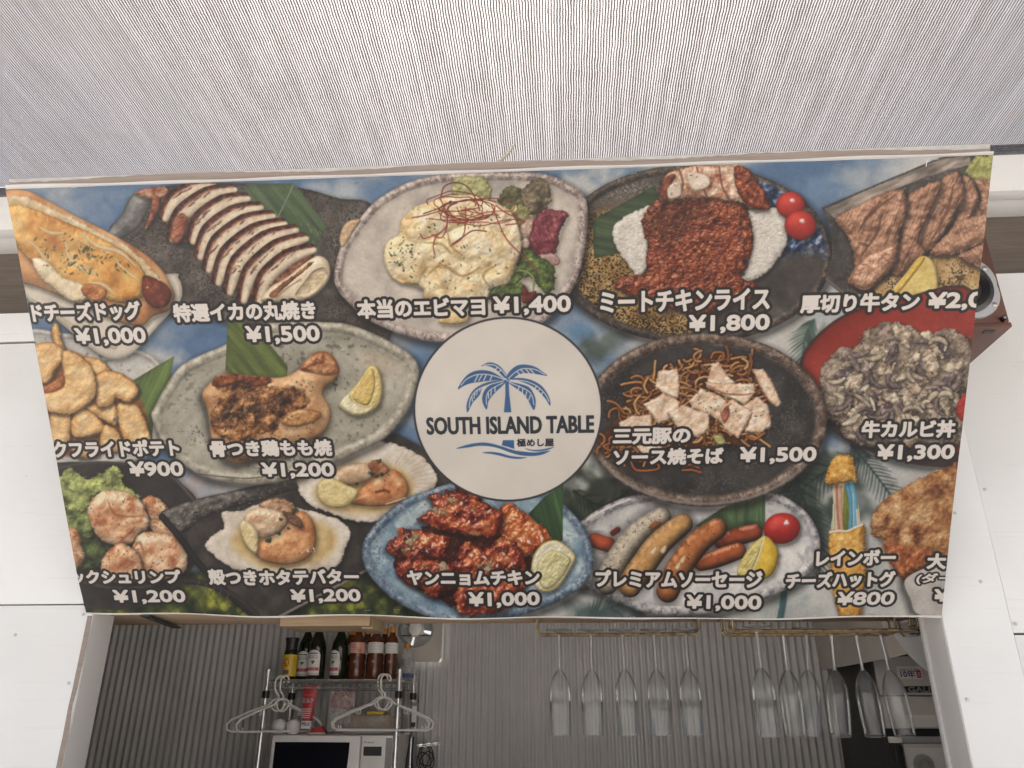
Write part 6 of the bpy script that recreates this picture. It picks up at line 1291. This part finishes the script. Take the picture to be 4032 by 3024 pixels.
# oil bottles
def oil(px, Y, label, turn):
    t = thing('oil_bottle', label, 'bottle', (at_shelf(px, Y), Y, zt), 'dark olive oil bottles on the wire shelf'); t.rotation_euler = (0, 0, turn)
    MB().lathe([(0, 0), (.033, .001), (.0355, .006), (.0355, .120), (.031, .150), (.020, .178), (.0135, .195), (.0130, .225)], n=30).build('glass_body', 'oil', t, True); MB().lathe([(.0150, .220), (.0150, .246), (.013, .249), (0, .249)], n=20).build('cap', 'cap_gold', t, True); MB().lathe([(.0335, .142), (.0245, .170)], n=24).build('neck_tag', 'red', t, True) if False else None
    n = 14; vs = []
    for i in range(n + 1):
        a = -math.pi / 2 + (-.85 + 1.7 * i / n); u = abs(-1 + 2 * i / n); vs += [(.0359 * math.cos(a), .0359 * math.sin(a), .016), (.0359 * math.cos(a), .0359 * math.sin(a), .094 + .022 * math.sqrt(max(0, 1 - u * u)))]
    MB().add(vs, [(2 * i, 2 * i + 2, 2 * i + 3, 2 * i + 1) for i in range(n)]).build('label', 'white_ink', t, True)
    words(t, 'BOSCO', 'ink', .0363, .088, .042, .013); MB().lathe([(.0362, .100), (.0362, .104)], n=10, a0=-2.1, a1=-1.04).build('label_arch', 'ink', t)
    for k in range(7): a = -1 + k * .33; MB().add([(.0363 * math.cos(-math.pi / 2 + u), .0363 * math.sin(-math.pi / 2 + u), .058 + w) for u, w in ((0, 0), (a * .22 + .04, .012), (a * .36, .020 - abs(a) * .006), (a * .22 - .04, .013))], [(0, 1, 2, 3)]).build('sprig', 'green', t)
    MB().lathe([(.0362, .034), (.0362, .046)], n=12, a0=-2.35, a1=-.80).build('label_band', 'red', t); words(t, 'EXTRA VIRGIN', 'white_ink', .0365, .040, .030, .005); MB().lathe([(.0362, .020), (.0362, .022)], n=12, a0=-2.35, a1=-.80).build('label_line', 'red', t)
    return t
oil(1196, 3.50, 'dark olive oil bottle half hidden behind another one on the wire shelf', -.1); oil(1240, 3.42, 'dark olive oil bottle with full white label right of the yellow sauce', -.15); oil(1330, 3.43, 'dark olive oil bottle with its label turned left beside the orange sauces', -.55)
def sauce(px, Y, label, lab, mark, cap, s=1.0):
    t = thing('dressing_bottle', label, 'bottle', (at_shelf(px, Y), Y, zt), 'reddish brown dressing bottles on the wire shelf')
    MB().lathe([(0, 0), (.030 * s, .001), (.033 * s, .008), (.033 * s, .085), (.030 * s, .094), (.0325 * s, .102), (.0325 * s, .148), (.027 * s, .166), (.014 * s, .182), (.0135 * s, .196)], n=28).build('bottle_body', 'sauce', t, True); MB().lathe([(.0155 * s, .190), (.0155 * s, .212), (.0145 * s, .214), (0, .214)], n=20).build('cap', cap, t, True)
    label_wrap('label', lab, t, .0330 * s, .104, .147, half=2.2)
    if mark == 'ごま': words(t, 'ごまだれ', 'red', .0334 * s, .122, .034, .012, .25); MB().lathe([(.0333 * s, .108), (.0333 * s, .119)], n=8, a0=-1.4, a1=-.75).build('label_flame', 'cap_orange', t); [MB().lathe([(.0333 * s, .125 + .008 * (k % 2)), (.0333 * s, .129 + .008 * (k % 2))], n=3, a0=-2.5 + k * .2, a1=-2.42 + k * .2).build('label_dot', 'ink', t) for k in range(5)]
    else: [MB().lathe([(.0334 * s, .110 + .006 * k), (.0334 * s, .1115 + .006 * k)], n=10, a0=-2.2 + .04 * (k % 3), a1=-1.0 - .05 * (k % 2)).build('label_line', 'grey', t) for k in range(6)]
    words(t, '〆' if mark == 'ごま' else '印', 'pink', .0336 * s, .070, .012, .012); return t
sauce(1400, 3.43, 'reddish dressing bottle with pink label in front on the shelf', 'pink', 'ごま', 'cap_orange'); sauce(1436, 3.52, 'dressing bottle mostly hidden between the pink and white labelled ones', 'white_ink', 'x', 'cap_orange'); sauce(1472, 3.43, 'reddish dressing bottle with white text label facing forward on the shelf', 'white_ink', 'x', 'cap_orange'); sauce(1506, 3.53, 'dressing bottle peeping out behind the white labelled one', 'white_ink', 'x', 'cap_orange', .9); sauce(1536, 3.45, 'slim dressing bottle at the right end of the shelf under the fan', 'white_ink', 'x', 'cap_orange', .82); sauce(1372, 3.55, 'dressing bottle standing behind the olive oil and the pink label', 'white_ink', 'x', 'cap_orange')
x = at_shelf(1598, 3.60); t = thing('plastic_bottle', 'clear plastic bottle with yellow cap in front of the ventilation fan', 'bottle', (x, 3.60, zt + .03)); MB().lathe([(0, 0), (.026, .002), (.027, .02), (.027, .075), (.020, .096), (.012, .104), (.012, .108)], n=24).build('bottle_body', 'clear', t, True); MB().lathe([(.0145, .106), (.0145, .124), (0, .125)], n=18).build('cap', 'cap_orange', t, True); MB().lathe([(.0272, .030), (.0272, .060)], n=14, a0=-2.6, a1=-.6).build('label', 'grey', t, True); bx('blue_stand', 'blue', t, -.045, .03, -.02, .03, -.014, -.001, bev=.003)
# hangers
def hanger(label, px, py, Y, turn, w=.40):
    p = at(px, py, Y=Y); t = thing('clothes_hanger', label, 'hanger', tuple(p), 'white plastic hangers on the wire shelf'); t.rotation_euler = (0, 0, turn); k = w / .40
    P = [Vector((.012, 0, -.002))] + [Vector(q) for q in arc((0, 0, 0), .020, -.2, math.pi, 10)] + [Vector((-.020, 0, -.028)), Vector((-.014, 0, -.042)), Vector((0, 0, -.054)), Vector((0, 0, -.066))]
    MB().tube(P, .0036, 8).build('hook', 'white_plastic', t, True)
    L = [Vector((0, 0, -.066)), Vector((.022, 0, -.073)), Vector((.040, 0, -.090)), Vector((.12 * k, 0, -.118)), Vector((.185 * k, 0, -.146)), Vector((.200 * k, 0, -.162)), Vector((.196 * k, 0, -.180)), Vector((.178 * k, 0, -.188)), Vector((0, 0, -.188))]
    P = L + [Vector((-q.x, 0, q.z)) for q in L[-2:0:-1]]; MB().tube(P, .0042, 8, closed=True).build('shoulder_loop', 'white_plastic', t, True)
    MB().tube([Vector((-.030, 0, -.080))] + [Vector(q) for q in arc((0, 0, -.086), .028, math.pi * 1.05, math.pi * 1.95, 8)] + [Vector((.030, 0, -.080))], .0036, 8).build('inner_loop', 'white_plastic', t, True)
    for s in (-1, 1): MB().tube([(s * .095 * k, 0, -.112), (s * .094 * k, 0, -.126), (s * .102 * k, 0, -.130), (s * .106 * k, 0, -.124)], .0022, 6).build('strap_hook', 'white_plastic', t, True); MB().tube([(s * .17 * k, 0, -.186), (s * .17 * k, 0, -.172)], .0024, 6).build('skirt_peg', 'white_plastic', t, True)
    return t
hanger('white plastic hanger, nearer of the pair at the right of the shelf', 1520, 2676, 3.335, .04); hanger('white plastic hanger, rear of the pair at the right of the shelf', 1508, 2675, 3.352, -.03); hanger('white plastic hanger turned edgewise at the left of the shelf', 1122, 2682, 3.335, .95); hanger('white plastic hanger behind the turned one at the left of the shelf', 1104, 2683, 3.35, .75)
# milk tube, bags, red pack, board
p = at(1222, 2712, Y=3.36); t = thing('condensed_milk_tube', 'red condensed milk tube hanging under the wire shelf', 'tube', tuple(p)); MB().add([(x, y, z) for z, w, d in ((0, .0285, .002), (-.03, .028, .008), (-.08, .025, .013), (-.120, .020, .015)) for x, y in ((-w, 0), (-w * .6, -d), (0, -d * 1.15), (w * .6, -d), (w, 0), (w * .6, d), (0, d * 1.15), (-w * .6, d))], [(r * 8 + k, r * 8 + (k + 1) % 8, (r + 1) * 8 + (k + 1) % 8, (r + 1) * 8 + k) for r in range(3) for k in range(8)]).build('tube_body', 'red', t, True)
bx('crimp', 'red', t, -.0285, .0285, -.0015, .0015, 0, .012); bx('white_foot', 'white_plastic', t, -.020, .020, -.0155, .015, -.150, -.1203, bev=.004); lettering('lettering', 'ミルク', 'white_ink', t, (-.021, -.0175, -.055), (1, 0, .0), (0, -.06, 1), .042, .019, bold=.0009); lettering('lettering', 'MILK', 'blue', t, (-.0165, -.0160, -.139), (1, 0, 0), (0, 0, 1), .033, .012, bold=.0007); lettering('lettering', 'コンデンス', 'white_ink', t, (-.016, -.0135, -.027), (1, 0, 0), (0, -.06, 1), .032, .006)
for k in range(5): bx('white_stripe', 'white_ink', t, -.020 + .001 * k, .020 - .001 * k, -.0185, -.0178, -.078 - .008 * k, -.0755 - .008 * k)
def bag(name, label, mat, x0, x1, z0, z1, Y, seed, cat='plastic bag'):
    rr = random.Random(seed); n = 14; vs = []
    for s in (-1, 1):
        for j in range(n + 1):
            for i in range(n + 1):
                u, v = i / n, j / n; e = math.sin(math.pi * u) ** .6 * math.sin(math.pi * v) ** .6
                vs.append(((x0 + (x1 - x0) * u) + rr.uniform(-.003, .003), Y + s * (.028 * e + rr.uniform(-.004, .004) * e), z0 + (z1 - z0) * v + rr.uniform(-.003, .003)))
    m = (n + 1) ** 2; fs = [(s * m + j * (n + 1) + i, s * m + j * (n + 1) + i + 1, s * m + (j + 1) * (n + 1) + i + 1, s * m + (j + 1) * (n + 1) + i) for s in (0, 1) for j in range(n) for i in range(n)]
    return tag(MB().add(vs, fs).build(name, mat, None, True), label, cat)
q0, q1 = at(1285, 2880, Y=3.42), at(1398, 2722, Y=3.42); bag('clear_bag', 'crumpled clear plastic bag with faint contents under the wire shelf', 'clear', q0.x, q1.x, q0.z, q1.z, 3.43, 3); q2, q3 = at(1300, 2790, Y=3.44), at(1395, 2720, Y=3.44); bag('pink_pack', 'pink printed packet inside the clear bag under the shelf', 'pinkbag', q2.x, q3.x, q2.z, q3.z, 3.445, 5, 'packet')
# microwave with things on top
zm = at(1300, 2893, Y=3.36).z; xa, xb = at(1074, 2895, Y=3.36).x, at(1552, 2895, Y=3.36).x
mw = thing('microwave_oven', 'white microwave oven with black door window on the lower shelf', 'microwave', (xa, 3.36, zm - .31)); W = xb - xa
bx('housing', 'white_plastic', mw, 0, W, .012, .34, 0, .31, bev=.006)
xd = W * .735; vs = []; n = 12
bx('door', 'white_plastic', mw, .002, xd, -.012, .0115, .002, .308, bev=.008); MB().prism([(.018, .03), (.018, .283)] + [(xd - .055 - .030 * ((1 - (1 - 2 * i / 10)) / 2 if False else (i / 10) ** 2) + .012, .283 - .253 * i / 10) for i in range(11)], -.0135, -.0121).build('door_window', 'door_glass', mw); bx('control_panel', 'white_plastic', mw, xd + .003, W - .002, -.008, .0115, .002, .308, bev=.004)
bx('side_vent', 'grey', mw, W - .030, W - .0035, -.0085, -.0081, .004, .300)
bx('display', 'black', mw, xd + .014, W - .045, -.0095, -.0081, .235, .268); lettering('lettering', 'Panasonic', 'ink', mw, (xd + .014, -.0086, .280), (1, 0, 0), (0, 0, 1), .040, .0075); bx('red_sticker', 'red', mw, xd + .046, W - .052, -.0092, -.0081, .165, .190); lettering('lettering', 'あたため', 'ink', mw, (xd + .014, -.0086, .172), (1, 0, 0), (0, 0, 1), .026, .007); bx('red_key', 'red', mw, xd + .046, W - .052, -.0092, -.0081, .145, .153)
for k, (px, lb) in enumerate(((1094, 'white round egg shaped cup, left of the pair on the microwave'), (1152, 'white round egg shaped cup, right of the pair on the microwave'))):
    p = at(px, 2890, Y=3.40); t = thing('round_cup', lb, 'cup', (p.x, 3.40, zm + .0005), 'white round cups on the microwave'); MB().lathe([(0, 0), (.018, .001), (.026, .012), (.029, .028), (.027, .042), (.020, .052), (.010, .0565), (0, .057)], n=24).build('shell', 'lid', t, True); MB().lathe([(.0293, .027), (.0298, .029), (.0293, .031)], n=24).build('seam_ring', 'white_plastic', t, True)
p = at(1250, 2888, Y=3.42); t = thing('red_packet', 'small red domed packet lying on the microwave', 'packet', (p.x, 3.42, zm + .0005)); MB().add([(-.034, -.02, 0), (.036, -.02, 0), (.036, .02, 0), (-.034, .02, 0), (-.020, -.012, .022), (.018, -.014, .030), (.018, .014, .030), (-.020, .012, .022)], [(0, 1, 2, 3), (4, 5, 6, 7), (0, 1, 5, 4), (1, 2, 6, 5), (2, 3, 7, 6), (3, 0, 4, 7)]).build('wrapper', 'red', t); bx('white_strip', 'white_ink', t, -.034, .040, -.0225, -.0202, .002, .006)
p0, p1 = at(1352, 2870, Y=3.42), at(1553, 2818, Y=3.42); t = thing('wrapped_board', 'brown board wrapped in clear film lying on the microwave', 'board', (p0.x, 3.42, p0.z)); bx('board', 'crate', t, 0, p1.x - p0.x, 0, .12, 0, p1.z - p0.z, bev=.004); bx('film', 'clear', t, -.003, p1.x - p0.x + .003, -.003, .123, -.003, p1.z - p0.z + .003, bev=.005); bx('yellow_lid', 'yellow', t, .09, .16, .01, .09, p1.z - p0.z + .004, p1.z - p0.z + .016, bev=.003); bx('foot_tray', 'grey', t, .0, p1.x - p0.x - .01, .01, .12, zm - p0.z + .001, -.0035)
# fan plate in the back wall: daylight shows between the blades
cx, cz = (at(1640, 2500, Y=YB)).x, (at(1640, 2478, Y=YB)).z; R_ = .078
fan = thing('ventilation_fan', 'pale square ventilation fan with dark blades in the back wall above the shelf', 'fan', (cx, YB - .02, cz))
hx0, hx1, hz0, hz1 = fa.x - cx - .003, fb.x - cx + .003, fb.z - cz - .002, fa.z - cz + .125
sq = []; ci = []
for i in range(48):
    a = 2 * math.pi * i / 48; c_, s_ = math.cos(a), math.sin(a); k = min((hx1 if c_ > 0 else -hx0) / max(abs(c_), 1e-6), (hz1 if s_ > 0 else -hz0) / max(abs(s_), 1e-6)); sq.append((c_ * k, s_ * k)); ci.append((c_ * R_, s_ * R_))
MB().add([(x, 0, z) for x, z in sq] + [(x, 0, z) for x, z in ci] + [(x, .03, z) for x, z in ci], [(i, (i + 1) % 48, 48 + (i + 1) % 48, 48 + i) for i in range(48)] + [(48 + i, 48 + (i + 1) % 48, 96 + (i + 1) % 48, 96 + i) for i in range(48)]).build('cover_plate', 'interior', fan)
MB().tube(arc((0, -.004, 0), R_, 0, 2 * math.pi, 47)[:-1], .004, 8, closed=True).build('ring', 'grey', fan, True)
for k in range(4):
    a = k * math.pi / 2 + .55; P = [(.016, -.62), (R_ * .97, -.70), (R_ * .985, -.1), (R_ * .97, .66), (.016, .60)]
    MB().add([(r * math.cos(a + t_), .006 + .012 * (j > 2) , r * math.sin(a + t_)) for j, (r, t_) in enumerate(P)] + [(r * math.cos(a + t_), .008 + .012 * (j > 2), r * math.sin(a + t_)) for j, (r, t_) in enumerate(P)], [(0, 1, 2, 3, 4), (9, 8, 7, 6, 5)] + [(j, (j + 1) % 5, 5 + (j + 1) % 5, 5 + j) for j in range(5)]).build('blade', 'grey', fan)
o = MB().lathe([(0, .016), (.03, .013), (.038, 0), (.038, -.012)], n=24).build('hub', 'white_plastic', fan, True); o.rotation_euler = (math.pi / 2, 0, 0)
for z in (-.03, .035): MB().tube([(-R_, -.003, z), (R_, -.003, z)], .0022, 6).build('guard_wire', 'dark_metal', fan)
# power strip, cord coil, wire drier
p = at(1631, 2850, Y=3.60); t = thing('power_strip', 'grey power strip with a dark plug hanging right of the wire shelf', 'power strip', tuple(p)); bx('strip_body', 'grey', t, -.014, .014, -.01, .012, -.05, .085, bev=.004); bx('plug', 'black', t, -.008, .008, -.026, -.0105, -.012, .006, bev=.002); bx('socket_face', 'white_plastic', t, -.010, .010, -.0112, -.0102, -.03, .07); MB().tube([(0, 0, -.05), (-.004, .0, -.12), (.006, .004, -.22), (-.01, .0, -.36)], .0045, 8).build('lead', 'black', t, True); MB().tube([(0, -.018, -.012), (-.01, -.022, -.06), (-.024, -.01, -.14), (-.03, 0, -.3)], .003, 8).build('lead', 'black', t, True)
p = at(1672, 2990, Y=3.66); P = []
for i in range(90): a = i * .29; r_ = .026 + .012 * math.sin(i * .37); P.append((p.x + r_ * math.cos(a), 3.68 + .006 * math.sin(i * .7), p.z + r_ * 1.45 * math.sin(a) + .004 * math.sin(i * .21)))
tag(MB().tube(P, .0026, 6).build('cord_coil', 'black', None, True), 'coiled dark cord hanging low on the corrugated back wall', 'cord')
p = at(1690, 2930, Y=3.66); P = [(-.055, 0, -.004), (.052, -.004, .006)]; t = thing('wire_hook', 'thin pale wire loop with a stick hanging on the corrugated wall', 'wire', tuple(p)); MB().tube(P, .003, 6).build('stick', 'white_plastic', t, True); MB().tube([(-.02, 0, .085), (-.03, 0, .06), (0, .001, .004), (.03, 0, .045), (.045, 0, .03), (.04, 0, .08), (.02, 0, .12)], .0012, 5).build('wire', 'white_plastic', t); MB().tube([(-.05, -.006, -.010), (.05, -.008, -.002)], .0024, 6).build('stick', 'white_plastic', t, True)
q0, q1 = at(1585, 2690, Y=3.62), at(1650, 2610, Y=3.62); bag('clear_bag', 'crumpled clear bag caught at the right end of the wire shelf', 'clear', q0.x, q1.x, q0.z, q1.z, 3.63, 9)

# ---------------------------------------------------------------- refrigerator and corner at the right
kf = at(3457, 2760, Y=1).x; kb = at(3290, 2760, Y=1).x; YFR = 3.72 * kb / kf; xf = kf * YFR; ztf = at(3457, 2582, Y=YFR).z
fr = thing('refrigerator', 'tall grey front refrigerator with dark side and a ten year sticker at the right', 'refrigerator', (xf, YFR, .05)); hh = ztf - .05
bx('cabinet', 'fridge_side', fr, 0, .75, .02, 3.73 - YFR, 0, hh, bev=.003)
def zr(py): return at(3500, py, Y=YFR).z - .05
bx('top_panel', 'fridge', fr, .012, .75, 0, .0195, zr(2738), hh - .002, bev=.002); bx('door', 'fridge', fr, .012, .75, -.012, .0195, zr(2868), zr(2742), bev=.004); bx('name_bar', 'black', fr, .10, .62, -.0012, -.0002, zr(2727), zr(2702)); bx('door_gap', 'black', fr, .012, .75, .006, .0195, zr(2898), zr(2870)); bx('door', 'grey', fr, .06, .75, -.012, .0195, zr(2925), zr(2899), bev=.003); bx('door', 'fridge', fr, .06, .75, -.010, .0195, .3, zr(2927), bev=.004); bx('hinge_block', 'white_plastic', fr, .012, .058, -.016, .0, zr(2925), zr(2900), bev=.003); bx('handle_post', 'black', fr, .022, .052, -.02, .0, .3, zr(2930), bev=.006)
xg = at(3575, 2715, Y=YFR).x - xf; lettering('lettering', 'GALILEI', 'silver', fr, (xg, -.0018, zr(2725)), (1, 0, 0), (0, 0, 1), .125, zr(2706) - zr(2725), bold=.0015)
s0, s1 = at(3538, 2674, Y=YFR), at(3625, 2624, Y=YFR); sx0, sx1, sz0, sz1 = s0.x - xf, s1.x - xf, s0.z - .05, s1.z - .05
bx('sticker', 'white_ink', fr, sx0, sx1, -.0008, -.0001, sz0, sz1); lettering('lettering', '冷媒ガス漏れ', 'ink', fr, (sx0 + .006, -.0012, sz1 - .020), (1, 0, 0), (0, 0, 1), sx1 - sx0 - .012, .012); lettering('lettering', '10年', 'blue', fr, (sx0 + .010, -.0012, sz0 + .005), (1, 0, 0), (0, 0, 1), (sx1 - sx0) * .58, .024, bold=.0012); bx('red_seal', 'red', fr, sx1 - .020, sx1 - .004, -.0014, -.0009, sz0 + .004, sz0 + .031); lettering('lettering', '保証', 'white_ink', fr, (sx1 - .017, -.0018, sz0 + .008), (1, 0, 0), (0, 0, 1), .010, .018)
n0, n1 = at(3600, 2862, Y=YFR), at(3700, 2815, Y=YFR); bx('notice', 'paint_jamb', fr, n0.x - xf - .03, n1.x - xf, -.0128, -.0121, n0.z - .05, n1.z - .05)
m0 = at(3630, 3010, Y=YFR); disc([(.035, 0), (.033, .012), (.020, .014), (.018, .006), (0, .005)], 'dial', 'grey', fr, (m0.x - xf, -.010, m0.z - .05)); bx('dial_plate', 'paint_jamb', fr, m0.x - xf - .05, m0.x - xf + .09, -.0112, -.0102, m0.z - .05 - .06, m0.z - .05 + .055)
# duct box over it, white brace at the jamb, clear dispenser
d0, d1 = at(3290, 2640, Y=3.5), at(3480, 2500, Y=3.5); o = MB().prism([(d0.x, d0.z + .01), (d0.x + .22, d0.z + .06), (d0.x + .60, d0.z + .06), (d0.x + .60, d0.z + .40), (d0.x - .02, d0.z + .40)], 2.9, 3.70).build('duct_box', 'interior'); tag(o, 'grey brown boxed duct above the refrigerator at the right', 'duct')
e = [at(px, py, Y=1.95) for px, py in ((3525, 2488), (3560, 2455), (3640, 2425), (3660, 2640), (3638, 2622), (3590, 2578), (3538, 2510))]
o = MB().prism([(p.x, p.z) for p in e], 1.95, 1.968).build('corner_brace', 'paint_jamb'); tag(o, 'white triangular corner brace behind the right jamb', 'brace')
p = at(3580, 2470, Y=1.90); t = thing('clear_dispenser', 'clear plastic holder with dark slots under the lintel by the right jamb', 'holder', tuple(p)); o = MB().lathe([(.0, -.022), (.016, -.020), (.0215, -.012), (.0225, .02)], n=24).build('cup', 'glass', t, True)
for k in range(3): bx('slot', 'black', t, -.012, .024, -.024, -.0225, -.002 - .008 * k, .001 - .008 * k)
MB().tube([(-.03, -.01, .014), (.035, -.012, .022)], .0026, 8).build('arm', 'brass', t, True)

# ---------------------------------------------------------------- pieces that belong to a part rather than to the whole thing
def under(root, part, *names, pick=None):
    ps = [o for o in root.children if o.name.split('.')[0] == part]
    if not ps: return
    for o in [o for o in root.children if o.name.split('.')[0] in names]:
        p = min(ps, key=lambda q: (sum((q.matrix_basis @ Vector(c) for c in q.bound_box), Vector()) / 8 - sum((o.matrix_basis @ Vector(c) for c in o.bound_box), Vector()) / 8).length)
        o.parent = p; o.matrix_parent_inverse = p.matrix_basis.inverted()
bpy.context.view_layer.update()
for o in [o for o in COL.objects if o.parent is None]:
    n = o.name.split('.')[0]
    if n == 'sauce_bottle': under(o, 'yellow_label', 'lettering', 'red_roundel', 'blue_band')
    elif n in ('oil_bottle', 'dressing_bottle'): under(o, 'label', 'lettering', 'label_arch', 'sprig', 'label_band', 'label_line', 'label_flame', 'label_dot')
    elif n == 'condensed_milk_tube': under(o, 'tube_body', 'lettering', 'white_stripe')
    elif n == 'microwave_oven': under(o, 'door', 'door_window'); under(o, 'control_panel', 'display', 'lettering', 'red_sticker', 'red_key', 'side_vent')
    elif n == 'refrigerator':
        bars = [c for c in o.children if c.name.split('.')[0] == 'lettering']; g = max(bars, key=lambda c: c.dimensions.x); nb = [c for c in o.children if c.name.startswith('name_bar')][0]; g.parent = nb
        under(o, 'sticker', 'lettering', 'red_seal'); under(o, 'dial_plate', 'dial'); under(o, 'door', 'notice', 'handle_post', 'hinge_block')
    elif n == 'loudspeaker': under(o, 'woofer_ring', 'ring_screw', 'woofer_surround', 'woofer_cone'); under(o, 'tweeter_plate', 'tweeter'); under(o, 'grille_peg', 'peg_socket')
    elif n == 'wire_shelf': under(o, 'post', 'clamp', 'post_cap')
    elif n == 'menu_banner': under(o, 'printed_sheet', 'staple'); under(o, 'backing_board', 'worn_paint')
    elif n == 'price_sticker': under(o, 'sticker_back', 'bar')
    elif n == 'power_strip': under(o, 'strip_body', 'plug', 'socket_face')
    elif n == 'clothes_hanger': under(o, 'shoulder_loop', 'strap_hook', 'skirt_peg')
    elif n == 'ventilation_fan': under(o, 'hub', 'blade')
